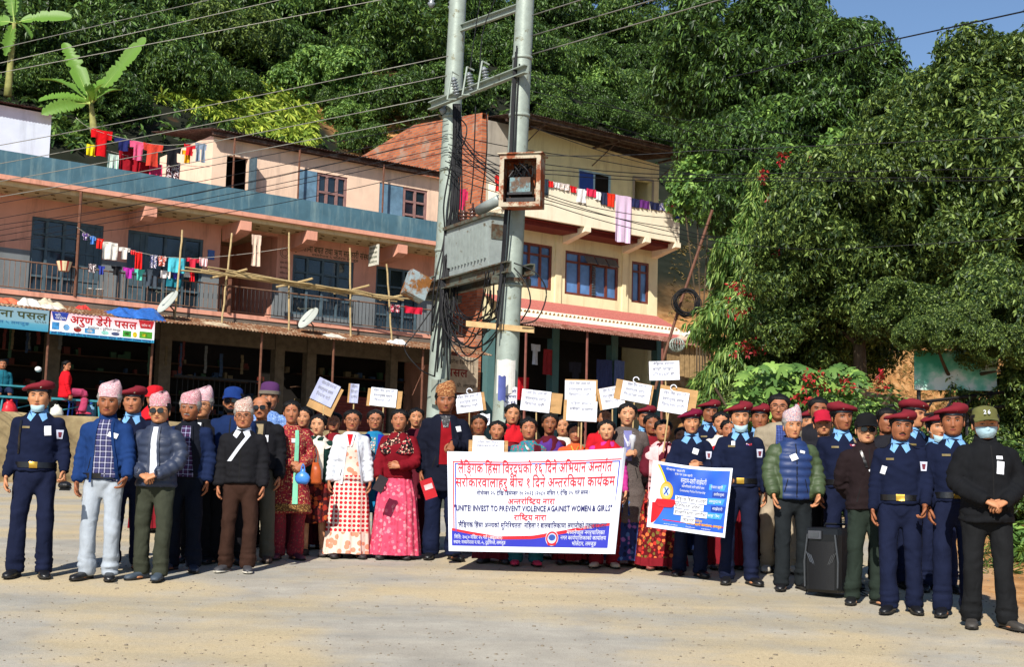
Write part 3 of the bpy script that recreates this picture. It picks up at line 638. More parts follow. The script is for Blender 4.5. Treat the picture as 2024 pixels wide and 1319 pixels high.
def junction_box():
    c = at(822, 566, 22.5); r = empty('junction_box', c, R_(24), 'small pale junction box with rusty patches tilted on the shorter pole', 'junction box')
    g = metalrust('pale_blue_rust', '#93a3a8', '#8a5a2a', .62, .6); m = MB(); R = roty(R_(22)) @ rotx(R_(-12)); m.box((0, 0, 0), (.36, .18, .42), 0, R); m.build('box_body', g, r); m = MB(); m.box((.02, -.1, .0), (.34, .016, .40), 0, R); m.build('box_lid', g, r)
    m = MB(); m.tube([(.1, .05, .1), (.34, .1, .2)], .02, 6); m.build('bracket', STEELDK, r)
junction_box()
# --- lines
def wire(pts, r, mat, label, group, sg=0.0, name='power_line'):
    P = [at(*p) for p in pts]; Q = []
    for e, q in ((0, 1), (-1, -2)):
        if not (0 < pts[e][0] < PW and 0 < pts[e][1] < PH): P[e] = P[e] + (P[e] - P[q]) * (8 / np.linalg.norm(P[e] - P[q]))
    for a, b in zip(P, P[1:]): Q += list(sag(a, b, sg, 12))[:-1]
    Q.append(P[-1]); m = MB(); m.tube(Q, r, 5); o = m.build(name, mat, None, True, label=label, cat='cable', group=group); return o
GL = 'bare wires running from the poles past the peach building'; LL = 'pale bare wire strung from the pole top across the dark trees and peach roof'
wire([(-60, 109, 24), (560, -35, 27)], .0075, BRIGHT, 'highest pale wire crossing the corner with the banana leaves', GL)
wire([(-60, 138, 24), (735, -42, 25)], .0075, BRIGHT, 'second pale wire from the top left crossing above the banana plant', GL)
wire([(-60, 155, 24), (800, -10, 24)], .0075, BRIGHT, 'third pale wire from the top left, cutting through the banana leaf tips', GL)
for i, (yl, yr) in enumerate(((286, 110), (322, 148), (357, 186), (387, 222))):
    wire([(-60, yl, 26), (888, yr, 22.9)], .008, BRIGHT, ('topmost', 'second', 'third', 'lowest')[i] + ' of the four pale wires ending at the fuses of the shorter pole', GL, .12)
GD = 'thin dark cables sagging in front of the peach building'
for i, (yl, yr, s) in enumerate(((402, 238, .1), (428, 258, .15), (447, 272, .2), (452, 290, .25), (470, 300, .2), (405, 268, .5), (425, 330, .6))):
    wire([(-60, yl, 28), (885, yr, 22.8)], .0065, CABLE, 'thin dark cable sagging from the shorter pole across the peach facade', GD, s)
GR = 'cables fanning out from the taller pole to the trees'
for i, p in enumerate((((1048, 31, 21), (1190, -14, 19)), ((1048, 71, 21), (1330, -12, 18)), ((1048, 108, 21), (1460, -12, 17.5)))):
    wire(p, .009, BRIGHT, ('steepest', 'middle', 'lowest')[i] + ' of three pale wires rising from the taller pole top to the sky', GR)
wire([(1440, 153, 24), (1722, 88, 20), (2080, 10, 16)], .011, CABLE, 'thick dark cable crossing the blue sky above the treetops', GR, .0)
for i, p in enumerate((((1050, 150, 21), (1665, 345, 27)), ((1050, 180, 21), (1680, 275, 26)), ((1050, 200, 21), (1515, 315, 26)), ((1050, 250, 21), (1420, 352, 27)))):
    wire(p, .0065, CABLE, 'thin dark cable falling from the taller pole towards the leafy trees', GR, .1)
GH = 'low cables stretched from the poles across the yellow balcony'
for i, p in enumerate((((886, 300, 22.8), (1044, 306, 21.2), (1360, 299, 21), (2080, 262, 20)), ((886, 285, 22.8), (1120, 330, 21), (1400, 345, 22), (2080, 325, 22)), ((886, 310, 22.8), (1120, 338, 21), (1400, 352, 22), (2080, 345, 22)), ((886, 320, 22.8), (1100, 345, 21.5), (1400, 357, 23), (2080, 352, 23)), ((888, 265, 22.8), (1160, 312, 22), (1450, 352, 23)))):
    wire(p, .007, CABLE, 'nearly level thin cable passing above the laundry of the yellow balcony', GH, .04)
for i, p in enumerate((((880, 330, 22.7), (1075, 388, 21), (1420, 478, 24), (1670, 492, 25), (2080, 462, 24)), ((880, 318, 22.7), (1080, 395, 21), (1343, 452, 24), (1450, 470, 25)), ((880, 345, 22.7), (1090, 405, 21), (1343, 470, 25), (1430, 490, 26)), ((885, 300, 22.7), (1130, 400, 22), (1343, 432, 26), (1400, 445, 28)))):
    wire(p, .007, CABLE, 'slanting thin cable crossing the pale front of the yellow balcony', GH, .05)
def loops():
    rng = np.random.default_rng(11); G = 'loose cables hanging on the poles'
    def curve(pts, r=.011, name='hanging_cable', label='black loose cable looping down the poles around the transformer'):
        P = np.array([at(*p) for p in pts]); n = len(P); t = np.linspace(0, n - 1, n * 7); Q = []
        for q in t:                                            # Catmull-Rom
            i = min(int(q), n - 2); f = q - i; p0, p1, p2, p3 = P[max(i - 1, 0)], P[i], P[i + 1], P[min(i + 2, n - 1)]
            Q.append(.5 * (2 * p1 + (p2 - p0) * f + (2 * p0 - 5 * p1 + 4 * p2 - p3) * f * f + (3 * p1 - p0 - 3 * p2 + p3) * f ** 3))
        m = MB(); m.tube(Q, r, 6); m.build(name, CABLE, None, True, label=label, cat='cable', group=G)
    for k in range(15):                                         # bunch down the shorter pole
        dx = rng.uniform(-14, 14); b = rng.uniform(-10, 10)
        curve([(902 + dx * .5, 205, 22.75), (903 + dx * .7, 300, 22.72), (897 + dx + b, 400, 22.7), (890 + dx, 470, 22.7), (878 + dx + b, 560, 22.5), (870 + dx * 1.5, 640 + 8 * k, 22.55)], .013)
    for k in range(6):
        dx = rng.uniform(-6, 6)
        curve([(1022 + dx, 90 + 12 * k, 20.85), (1017 + dx, 200, 20.83), (1012 + dx, 310, 20.8), (1003 + dx, 420, 20.7), (996 + dx, 520, 20.75), (985 + dx, 600 + 12 * k, 20.7)], .012)
    for k in range(15):                                         # festoons between the two poles under the platform
        x0, x1 = rng.uniform(872, 905), rng.uniform(960, 1010); y = rng.uniform(540, 600); d = rng.uniform(50, 150)
        curve([(x0, y, 22.5), (x0 + rng.uniform(0, 22), y + d * .7, 22.2), ((x0 + x1) / 2, y + d, 21.8), (x1 - rng.uniform(0, 15), y + d * .5, 21.2), (x1, y - 20, 20.9)], .011)
    curve([(1016, 520, 20.7), (1060, 540, 20.6), (1080, 580, 20.6), (1062, 630, 20.6), (1030, 640, 20.7)]); curve([(1016, 530, 20.7), (1040, 560, 20.6), (1048, 600, 20.6), (1030, 635, 20.7)])
    curve([(862, 600, 22.6), (820, 660, 22.4), (800, 690, 22.4), (830, 730, 22.4), (860, 745, 22.6)]); curve([(905, 230, 22.7), (922, 250, 22.5), (918, 280, 22.5), (905, 300, 22.6)]); curve([(905, 260, 22.7), (930, 300, 22.4), (960, 330, 21.5), (992, 345, 20.9)])
    for k in range(5): curve([(900, 250 + 14 * k, 22.6), (940, 300 + 8 * k, 22), (990, 330 + 10 * k, 20.8)], .008)
    curve([(962, 222, 21.5), (962, 300, 21.6), (952, 390, 22.0), (950, 398, 22.0)], .01); curve([(940, 210, 22), (936, 330, 22.1), (930, 402, 22.1)], .01)
    curve([(949, 0, 22), (935, 90, 22.1), (928, 150, 22.1)], .008, 'hanging_cable', 'thin jumper wire dropping from above onto the first fuse'); curve([(980, -5, 21.8), (955, 60, 21.9), (948, 135, 21.9)], .008, 'hanging_cable', 'thin jumper wire dropping from above onto the outer fuse')
loops()
# bill posters on the taller pole
def poster(name, x, y, Y, w, h, col, txt, label, ang=0):
    r = empty(name, at(x, y, Y), ang, label, 'poster'); m = MB(); a = np.linspace(-1, 1, 9); R = .185
    m.grid(np.array([[(R * math.sin(q * w / 2 / R), -R * math.cos(q * w / 2 / R) + R, z + .01 * math.sin(q * 5 + z * 30)) for q in a] for z in np.linspace(-h / 2, h / 2, 8)])); m.build('sheet', M('paper_' + name, col, .8, .15, 9, .2, 40), r)
    if txt:
        t = MB(); sf = lambda X, Y_: np.stack([R * np.sin(np.asarray(X) / R), -R * np.cos(np.asarray(X) / R) + R - .004, np.asarray(Y_, float)], -1)
        for k, s in enumerate(txt): put_text(t, sf, s, -w * .42, w * .42, h / 2 - (k + 1) * h / (len(txt) + .6), h / (len(txt) + 1) * .8)
        t.build('lettering', M('navy_ink', '#27306a', .7), r)
    return r
poster('torn_poster', 1000, 745, 20.72, .3, .5, '#c9c6c0', (), 'torn whitish paper pasted round the taller pole')
poster('blue_poster', 993, 768, 20.55, .14, .36, '#5660a0', (), 'narrow blue notice curling off the taller pole', R_(35))
poster('white_poster', 1009, 785, 20.75, .2, .28, '#d3d3da', ('नाम्लो', 'सूचना', '९८४६'), 'white printed poster with blue lettering low on the taller pole')
poster('torn_poster', 868, 775, 22.72, .3, .4, '#7f857c', (), 'weathered grey bill peeling off the shorter pole')
poster('round_sticker', 956, 830, 22.0, .2, .18, '#e4e6ee', ('सूचना',), 'white sticker with blue writing behind the placards')

# ------------------------------------------------------------------ on and around the shops
def rowobj(name, label, cat, group=None): return empty(name, O1, EA, label, cat, group)
def sign(name, u0, u1, z0, z1, y, cols, lines, label, pics=(), extra=None):
    r = rowobj(name, label, 'sign'); n = NT('printed_' + name); tc = n.new('TexCoord'); sx = n.new('SeparateXYZ'); n.link(tc.outputs['Object'], sx.inputs[0])
    mr = n.math('DIVIDE', n.math('SUBTRACT', sx.outputs[2], z0), z1 - z0); n.base(n.ramp(mr, cols), .45, 0, .4)
    m = MB(); m.span((u0, y, z0), (u1, y + .03, z1)); m.build('board', n.m, r)
    sf = lambda X, Z: np.stack([np.asarray(X, float), np.full(np.shape(X), y - .004), np.asarray(Z, float)], -1)
    sf2 = lambda X, Z: np.stack([np.asarray(X, float), np.full(np.shape(X), y - .007), np.asarray(Z, float)], -1)
    t = MB(); mats = []
    for (s, a, b, zz, h, col, bold) in lines:
        if col not in mats: mats.append(col)
        put_text(t, sf2, s, a, b, zz, h, mats.index(col), bold)
    t.build('lettering', [M('ink' + c, c, .6) for c in mats], r)
    for (k, a, b, c, d, col) in pics:
        p = MB()
        if k == 'rect': p.add(sf(np.array([a, b, b - .06, a + .06]), np.array([d, d, c, c])), [(0, 3, 2, 1)])
        elif k == 'box': p.add(sf(np.array([a, b, b, a]), np.array([c, c, d, d])), [(0, 1, 2, 3)])
        else:
            q = np.linspace(0, 2 * math.pi, 15)[:-1]; p.add(sf((a + b) / 2 + (b - a) / 2 * np.cos(q), (c + d) / 2 + (d - c) / 2 * np.sin(q)), [tuple(range(14))])
        p.build('picture', M('print' + col, col, .6, .45, 14, 0), r)
    return r
SA = bl(98, 640, -1.44)[0]
sign('shop_sign', SA + .02, 3.7, 3.68, 4.24, -1.46, [(0, lin('#2a8fb8')), (.12, lin('#3d9cc4')), (.14, lin('#f0eef2')), (.5, lin('#f4f0f2')), (.8, lin('#efc9cf')), (1, lin('#e7b7c0'))],
     [('अरुण डेरी पसल', 1.5, 3.22, 3.99, .27, '#b3141c', .02), ('मध्यनेपाल ५ दुईपिप्ले लमजुङ', 1.95, 2.8, 3.895, .08, '#2a2438', .0), ('हाम्रो डेरीमा दूध दही पनिर घ्यू लगायतका सामान पाइन्छ अर्डर अनुसार उपलब्ध गराइन्छ ।', 1.05, 3.66, 3.695, .075, '#1d2f7a', .01), ('प्रो.', 1.12, 1.3, 4.13, .08, '#e8e8f0', 0), ('अरुण', 1.12, 1.4, 4.06, .08, '#e8e8f0', 0), ('फोन नं.', 3.34, 3.6, 4.08, .08, '#f2dede', 0)],
     'white and pink dairy shop sign with red lettering and small pictures',
     [('rect', 1.03, 1.46, 4.03, 4.235, '#2b3f96'), ('rect', 3.26, 3.68, 4.03, 4.235, '#b3262c'), ('box', 1.06, 1.24, 3.8, 3.98, '#3f8ac4'), ('oval', 1.34, 1.5, 3.8, 3.95, '#6ea6d6'), ('oval', 1.6, 1.8, 3.78, 3.92, '#9b2b24'), ('oval', 1.62, 1.78, 3.86, 3.93, '#e8e4e0'), ('box', 1.88, 2.14, 3.78, 3.9, '#4590c4'), ('oval', 1.93, 2.09, 3.8, 3.88, '#e8eef4'), ('oval', 2.3, 2.5, 3.78, 3.88, '#8fcbc0'), ('oval', 2.56, 2.78, 3.78, 3.87, '#4f5a7c'), ('box', 2.86, 3.08, 3.78, 3.93, '#3f9a40'), ('oval', 2.9, 3.04, 3.81, 3.89, '#d9d84a'), ('oval', 3.12, 3.24, 3.78, 3.92, '#d8c22a'), ('box', 3.3, 3.64, 3.78, 3.95, '#4f9a2f'), ('oval', 3.36, 3.5, 3.82, 3.9, '#d6cf2f')])
sign('shop_sign', -1.6, SA - .03, 3.72, 4.24, -1.46, [(0, lin('#3f8cab')), (.3, lin('#5497b0')), (.4, lin('#7ba2b0')), (1, lin('#7f9aa8'))],
     [('किराना पसल', -.85, .92, 4.0, .24, '#3d4426', .015), ('मध्यनेपाल ५ लमजुङ', -.7, .5, 3.84, .1, '#2c6a9c', 0), ('९८५६०', .62, .92, 3.92, .08, '#5a5a5a', 0)], 'pale blue grocery shop sign with olive lettering at the picture edge', [('oval', -1.4, -1.0, 3.8, 3.95, '#7cc0d8')])
def wallboard():
    u, z = bl(903, 738, .8); r = rowobj('shop_board', 'dim painted shop board with red lettering between the two poles', 'sign'); y = .85; m = MB(); m.span((u - .75, y, z - .6), (u + .85, y + .04, z + .55)); m.build('board', M('dim_board', '#b0a08a', .8, .3), r)
    sf = lambda X, Z: np.stack([np.asarray(X, float), np.full(np.shape(X), y - .004), np.asarray(Z, float)], -1); t = MB(); put_text(t, sf, 'पसल', u - .35, u + .45, z - .1, .36, 0, .02); put_text(t, sf, 'राजु', u - .45, u - .05, z - .45, .28, 1); put_text(t, sf, 'प्रो. लमजुङ', u + .05, u + .75, z - .42, .14, 1); put_text(t, sf, 'श्री गणेश किराना', u - .55, u + .65, z + .3, .18, 1); t.build('lettering', [M('red_paint', '#7c2420', .8), M('brown_paint', '#4a3a2c', .8)], r)
    r = rowobj('wall_notice', 'white hanging notice board under the peach roof slab', 'sign'); u, z = bl(739, 505, .3); m = MB(); m.box((u, .3, z), (.04, .52, .62)); m.build('board', M('white_notice', '#c6c2b4', .7, .2, 4), r)
    sf = lambda X, Z: np.stack([np.full(np.shape(X), u - .024), .3 - np.asarray(X, float), np.asarray(Z, float)], -1); t = MB()
    for k in range(4): put_text(t, sf, ('मुक्तसामा', 'बचत तथा ऋण', 'सहकारी संस्था', 'भोर्लेटार')[k], -.22, .22, z + .18 - .14 * k, .1)
    t.build('lettering', M('green_paint', '#35402a', .8), r)
    r = rowobj('wall_calendar', 'small blue notice pinned beside the dark stair opening', 'poster'); u, z = bl(417, 504, 1.19); m = MB(); m.box((u, 1.18, z), (.2, .02, .27)); m.build('sheet', M('blue_sheet_print', '#4a6aa8', .6, .3, 20), r)
wallboard()
# bamboo drying rack
def bamboo():
    r = rowobj('bamboo_rack', 'pale bamboo rack tied along the peach balcony railing', 'rack'); B = M('dry_bamboo', '#ac966c', .6, .25, 14, .2)
    for (x0, y0, x1, y1) in ((361, 455, 345, 627), (458, 461, 438, 640), (572, 460, 571, 652), (692, 490, 693, 664), (764, 521, 775, 674)):
        a, b = bl(x0, y0, -.35), bl(x1, y1, -.45); m = MB(); P = np.linspace((a[0], -.35, a[1]), (b[0], -.45, b[1] - .1), 9); P += .006 * RNG.standard_normal((9, 3)); m.tube(P, .027, 7); m.build('bamboo_post', B, r)
    for k in range(11):
        xa, xb = (346, 700) if k < 6 else (430, 805); a = bl(xa + RNG.uniform(0, 60), 531 + (xa - 346) * .112 + RNG.uniform(-2, 9), -.3); b = bl(xb - RNG.uniform(0, 40), 531 + (xb - 346) * .125 + RNG.uniform(0, 14), -.3)
        y = -.3 - .45 * RNG.random(); m = MB(); P = np.linspace((a[0], y, a[1]), (b[0], y, b[1]), 10); P += .018 * RNG.standard_normal((10, 3)); m.tube(P, .018 + .010 * RNG.random(), 6); m.build('bamboo_rail', B, r)
    for x, y in ((447, 541), (577, 559), (690, 572), (780, 585)):
        u, z = bl(x, y, -.3); m = MB(); m.tube([(u - .3, .05, z - .12), (u + .1, -.4, z), (u + .35, -.85, z + .1)], .032, 6); m.build('bamboo_crosspiece', B, r)
bamboo()
def dish(x, y, label):
    u, z = bl(x, y, -.75); p = bw(u, -.75, z); r = empty('satellite_dish', p, 0, label, 'satellite dish'); n = Vector((-.62, -.55, .56)).normalized(); R = np.array(n.to_track_quat('Z', 'Y').to_matrix())
    prof = [(q, .22 * q * q * 1.6 - .05) for q in np.linspace(0, .37, 9)]; m = MB(); m.lathe(prof, (0, 0, 0), 28, 0, R); m.lathe([(a, b - .012) for a, b in prof], (0, 0, 0), 28, 0, R); m.build('reflector', M('dish_grey', '#aeb4ae', .5, .12, 5), r, True)
    m = MB(); t = R @ np.array([0, 0, .38]); m.tube([R @ np.array([0, .36, -.02]), t], .012, 5); m.tube([t - R @ np.array([0, 0, .05]), t + R @ np.array([0, 0, .04])], .03, 8); m.build('feed_arm', STEELDK, r)
    m = MB(); m.tube([(0, .05, -.05), (.12, .25, -.2), (.12, .25, -.62)], .022, 6); m.tube([(.12, .25, -.4), (-.1, .1, -.62)], .014, 5); m.build('mast', STEELDK, r)
dish(331, 596, 'grey satellite dish beside the blue tarpaulin'); dish(609, 628, 'grey satellite dish below the bamboo rack')
# crumpled things lying on the tin awning
def lump(name, x, y, d, sx, sy, sz, col, label, cat, seed, rough=.7, mat=None, tip=0):
    u, z = bl(x, y, d); g = 4.60 + (d - 0) * .246 if d < 0 else z
    m = MB(); nx, ny = 26, 14; P = []
    for j in range(ny):
        for i in range(nx):
            a, b = i / (nx - 1) * 2 - 1, j / (ny - 1) * 2 - 1; e = max(0, 1 - abs(a) ** 3) * max(0, 1 - abs(b) ** 2.5)
            w = vnoise([[a * 3 + seed, b * 2.4, seed]])[0]; q = abs(vnoise([[a * 6 + seed, b * 5, 3.3]])[0])
            P.append((a * sx / 2 * (1 + .2 * vnoise([[b * 3, seed, 1.]])[0]), b * sy / 2 * (1 + .25 * vnoise([[a * 3, seed, 2.]])[0]), max(0, sz * e * (.62 + .5 * w) - .1 * sz * q * e) + .246 * b * sy / 2 + (.01 if e > 0 else 0)))
    m.grid(np.array(P).reshape(ny, nx, 3)); r = m.build(name, mat or M('stuff' + col, col, rough, .3, 8, .2, 40), None, True, label=label, cat=cat); r.location = bw(u, d, g + .012); r.rotation_euler = (0, 0, EA); return r
lump('tarpaulin', 272, 617, -.95, 1.55, .8, .3, '#2f63b0', 'crumpled bright blue tarpaulin lying on the tin awning', 'tarpaulin', 3.1, .45)
lump('sack', 92, 580, -.6, .85, .6, .22, '#cfc2a6', 'larger crumpled beige sack on the tin awning', 'sack', 5.2); lump('sack', 55, 592, -.85, .6, .5, .2, '#d8d4cc', 'off-white plastic sack lying nearer the awning edge', 'sack', 8.2); lump('plastic_sheet', 16, 588, -.7, .6, .6, .12, '#d86a4a', 'orange plastic sheet on the awning at the picture edge', 'sheet', 9.1)
lump('rag', 165, 597, -.5, .35, .3, .14, '#c43a34', 'small red and white rag on the awning', 'rag', 4.4); lump('rag', 100, 599, -1.0, .5, .4, .1, '#d6d0c6', 'pale flattened rag on the awning', 'rag', 2.2); lump('rag', 660, 667, -.9, .6, .4, .08, '#cfc8ba', 'faded scrap of sheeting below the bamboo posts', 'rag', 6.4); lump('rag', 785, 672, -1.0, .5, .4, .16, '#d9d5d0', 'white plastic scrap at the awning end by the shorter pole', 'rag', 7.7)
lump('rag', 430, 634, -.9, .7, .4, .07, '#b9a78c', 'dusty scrap of cloth on the awning by the second bamboo post', 'rag', 1.7)
def bucket():
    u, z = bl(187, 577, .25); r = empty('bucket', bw(u, .25, 4.865), 0, 'pair of white paint tubs on the balcony floor', 'tub'); m = MB()
    for dx in (-.12, .12): m.lathe([(0, 0), (.085, 0), (.1, .26), (.105, .26), (.105, .28), (.09, .28), (.08, .02), (0, .02)], (dx, dx * .3, 0), 16)
    m.build('tub', M('white_tub', '#d2d2cc', .5, .1), r, True)
    u, z = bl(126, 525, -.05); r = empty('basket', bw(u, -.08, z - .15), EA, 'striped red and cream basket hung on the balcony rail', 'basket'); m = MB(); n = 20
    prof = [(0, 0), (.13, 0), (.16, .1), (.19, .2), (.2, .24), (.18, .23), (.14, .05)]; m.lathe(prof, (0, 0, 0), n)
    for k in range(len(m.m)): m.m[k] = (k % n) % 3 == 0
    m.build('weave', [M('cream_cane', '#d8c8a0', .7), M('red_cane', '#a03a30', .7)], r)
bucket()
# ------------------------------------------------------------------ washing
def garment(x0, x1, y0, y1, d, col, kind, label, line, pat=None):
    a = bl(x0, y0, d); b = bl(x1, y0 + (x1 - x0) * .14, d); w = abs(b[0] - a[0]); h = max(.12, a[1] - bl(x0, y1, d)[1]); nx, nz = 15, 13; rng = np.random.default_rng(int(x0 * 7 + y0)); ph = rng.uniform(0, 6, 4)
    def inside(s, t):                                           # s across 0..1, t down 0..1
        if kind == 'shirt': return .22 < s < .78 or t < .42 - .22 * abs(s - .5)
        if kind == 'trousers': return t < .3 or abs(s - .5) > .08 and .06 < s < .94
        if kind == 'child': return .15 < s < .85 or .05 < t < .5
        return True
    m = MB(); P = []
    for j in range(nz):
        for i in range(nx):
            s, t = i / (nx - 1), j / (nz - 1); pinch = 1 - .10 * math.sin(t * 3) * (kind != 'cloth'); rip = .03 * t ** .6 * math.sin(s * 13 + ph[0] + t * 1.5) + .02 * t * math.sin(s * 23 + ph[1])
            dip = .04 * w * math.sin(s * math.pi * 2 + ph[2]) * (1 - t) - .03 * h * abs(math.sin(s * 5 + ph[3])) * t
            P.append((w * ((s - .5) * pinch + .5), rip, -t * h - s * 0.0 + dip * .4))
    F = [(j * nx + i, (j + 1) * nx + i, (j + 1) * nx + i + 1, j * nx + i + 1) for j in range(nz - 1) for i in range(nx - 1) if inside((i + .5) / (nx - 1), (j + .5) / (nz - 1))]
    P = np.array(P); m.add(P, F); m.add(P + [0, .012, 0], [f[::-1] for f in F])
    if pat == 'stripe':
        n = NT('striped_cloth'); v = n.coord(); wv = n.new('TexWave'); wv.inputs['Scale'].default_value = 9; wv.bands_direction = 'Z' if w < .8 and kind != 'cloth' else 'X'; n.link(v, wv.inputs[0]); mat = n.base(n.ramp(wv.outputs[1], [(.4, lin(col)), (.6, lin('#e6e2e2'))]), .9)
    elif pat == 'print':
        n = NT('printed_cloth'); v = n.coord(); mat = n.base(n.ramp(n.noise(26, 3, v), [(.42, mul(lin(col), .5)), (.5, lin(col)), (.58, lin('#d8cfcf'))]), .9)
    else: mat = cloth('washing' + col, col, .9, .2)
    o = m.build({'shirt': 'shirt', 'trousers': 'trousers', 'child': 'small_garment', 'cloth': 'hung_cloth'}[kind], mat, None, True, label=label + ' ' + line, cat='laundry', group='washing ' + line); o.location = bw(a[0], d, a[1]); o.rotation_euler = (0, 0, EA)
def rope(pts, d, label, sg=.03):
    P = []; q = [bw(*((lambda p: (p[0], d, p[1]))(bl(x, y, d)))) for x, y in pts]
    for a, b in zip(q, q[1:]): P += list(sag(a, b, sg, 8))[:-1]
    m = MB(); m.tube(P + [q[-1]], .006, 4); m.build('clothes_line', M('pale_cord', '#b8b4a8', .8), None, True, label=label, cat='clothes line')
L1 = 'on the balcony clothes line'; rope([(152, 449), (200, 476), (290, 502), (345, 509), (412, 509), (572, 489)], -.2, 'thin cord sagging across the peach balcony')
for g in ((163, 176, 459, 474, '#5a3a8a', 'child', 'small purple patterned garment', 'print'), (178, 190, 466, 482, '#4a7ac0', 'child', 'small sky blue garment'), (192, 206, 471, 491, '#c4261e', 'cloth', 'short bright red cloth'), (203, 233, 477, 511, '#dcd6cc', 'cloth', 'white cloth with red edge drooping', ), (235, 258, 488, 511, '#d8d0c8', 'shirt', 'white undershirt'), (259, 268, 494, 503, '#cc2f33', 'cloth', 'narrow red strip'), (268, 281, 497, 531, '#c81e1c', 'cloth', 'tall bright red cloth'), (297, 311, 503, 529, '#33407c', 'cloth', 'dark blue cloth', 'print'), (312, 330, 505, 525, '#c4482c', 'child', 'orange-red patterned garment', 'print'), (334, 367, 508, 537, '#4fb6c8', 'cloth', 'big turquoise cloth'), (368, 394, 509, 531, '#c42c40', 'shirt', 'crimson shirt'), (394, 410, 509, 525, '#d8686c', 'cloth', 'pale red striped cloth', 'stripe'), (498, 517, 463, 525, '#d2b7a4', 'trousers', 'long beige leggings')): garment(*g[:4], -.2, g[4], g[5], g[6], L1, g[7] if len(g) > 7 else None)
L2 = 'over the balcony railing'
for g in ((175, 190, 521, 538, '#5a4448', 'cloth', 'brown checked rag', 'print'), (194, 208, 525, 542, '#2f3a8a', 'shirt', 'small navy top'), (220, 242, 525, 543, '#1d1d20', 'shirt', 'small black top'), (243, 266, 528, 549, '#b0309a', 'shirt', 'magenta top'), (266, 287, 531, 553, '#5cc0aa', 'shirt', 'mint green top'), (289, 315, 532, 565, '#3e4650', 'trousers', 'dark grey trousers'), (317, 337, 534, 549, '#ddd4d0', 'cloth', 'white triangular cloth'), (339, 361, 537, 551, '#4a44b0', 'shirt', 'violet-blue top'), (330, 360, 548, 566, '#1f6a7a', 'cloth', 'dark teal cloth'), (363, 376, 537, 547, '#e0dcd8', 'cloth', 'small white cloth'), (375, 384, 534, 556, '#c8202a', 'cloth', 'narrow scarlet towel'), (770, 790, 601, 616, '#c02a4a', 'cloth', 'crimson cloth by the shorter pole', 'print'), (800, 835, 605, 618, '#c02038', 'cloth', 'red scarf beside the shorter pole')): garment(*g[:4], -.06, g[4], g[5], g[6], L2, g[7] if len(g) > 7 else None)
L3 = 'on the rooftop clothes line'; rope([(150, 232), (182, 255), (260, 276), (330, 287), (430, 275)], .6, 'cord with washing stretched above the blue parapet'); rope([(172, 285), (300, 318), (415, 330)], .75, 'second cord with washing just above the blue parapet')
for g in ((180, 223, 253, 305, '#c8141a', 'shirt', 'big bright red blouse', None, .6), (226, 263, 271, 295, '#23285c', 'shirt', 'navy blue shirt', None, .6), (236, 273, 289, 334, '#8c1420', 'cloth', 'maroon cloth', None, .75), (257, 291, 277, 314, '#d8587c', 'shirt', 'pink shirt with pale front', None, .55), (213, 235, 303, 331, '#4f9a74', 'cloth', 'green and white striped cloth', 'stripe', .7), (283, 323, 281, 325, '#c84030', 'shirt', 'orange-red long kurta', None, .55), (272, 298, 318, 345, '#9a1420', 'cloth', 'dark red towel', None, .8), (296, 321, 322, 347, '#d23a64', 'cloth', 'rose pink cloth', None, .7), (323, 359, 286, 324, '#1a191e', 'shirt', 'black jacket', None, .6), (330, 357, 317, 354, '#5c1a24', 'cloth', 'dark red checked cloth', 'print', .72), (360, 382, 296, 321, '#d89a1c', 'shirt', 'mustard yellow top', None, .65), (364, 387, 284, 305, '#c4202a', 'shirt', 'small red top', None, .55), (386, 409, 281, 318, '#7c8a9c', 'trousers', 'faded blue jeans', None, .6), (172, 190, 284, 306, '#d8c81c', 'cloth', 'lemon yellow cloth', None, .7)): garment(*g[:4], g[8], g[4], g[5], g[6], L3, g[7])
L4 = 'on the yellow balcony wall'
for g in ((978, 993, 345, 377, '#b82420', 'child', 'dull red top half behind the fuse box'), (1076, 1085, 353, 385, '#2a3540', 'cloth', 'dark narrow cloth'), (1084, 1093, 357, 369, '#c42020', 'cloth', 'small scarlet cloth'), (1094, 1106, 359, 370, '#dcd6d4', 'cloth', 'white spotted cloth', 'print'), (1107, 1126, 361, 374, '#d6c4b8', 'cloth', 'flowered pale cloth', 'print'), (1127, 1140, 367, 379, '#c01c24', 'cloth', 'deep red cloth'), (1138, 1160, 371, 398, '#e0dcdc', 'child', 'white baby garment'), (1160, 1178, 372, 387, '#cc2c4c', 'cloth', 'pink-red bundle'), (1177, 1190, 378, 394, '#e2e2e6', 'cloth', 'plain white cloth'), (1187, 1200, 379, 403, '#2a2e44', 'cloth', 'navy cloth'), (1200, 1216, 381, 407, '#d0301c', 'trousers', 'orange-red tights'), (1217, 1248, 384, 476, '#c48ad0', 'cloth', 'long lilac striped sheet', 'stripe'), (1246, 1264, 391, 408, '#23264a', 'cloth', 'dark indigo cloth'), (1265, 1284, 394, 410, '#5a2a6a', 'cloth', 'dark purple cloth'), (1285, 1304, 398, 413, '#1f2340', 'cloth', 'blackish blue cloth'), (1305, 1322, 401, 415, '#343a80', 'cloth', 'blue patterned cloth', 'print'), (1320, 1334, 404, 420, '#a02438', 'cloth', 'wine red cloth'), (1333, 1343, 407, 431, '#2f3f90', 'cloth', 'royal blue hanging sleeve')): garment(*g[:4], -.04, g[4], g[5], g[6], L4, g[7] if len(g) > 7 else None)
garment(902, 926, 371, 413, .2, '#c43058', 'child', 'crimson pink cloth', 'between the two power poles')
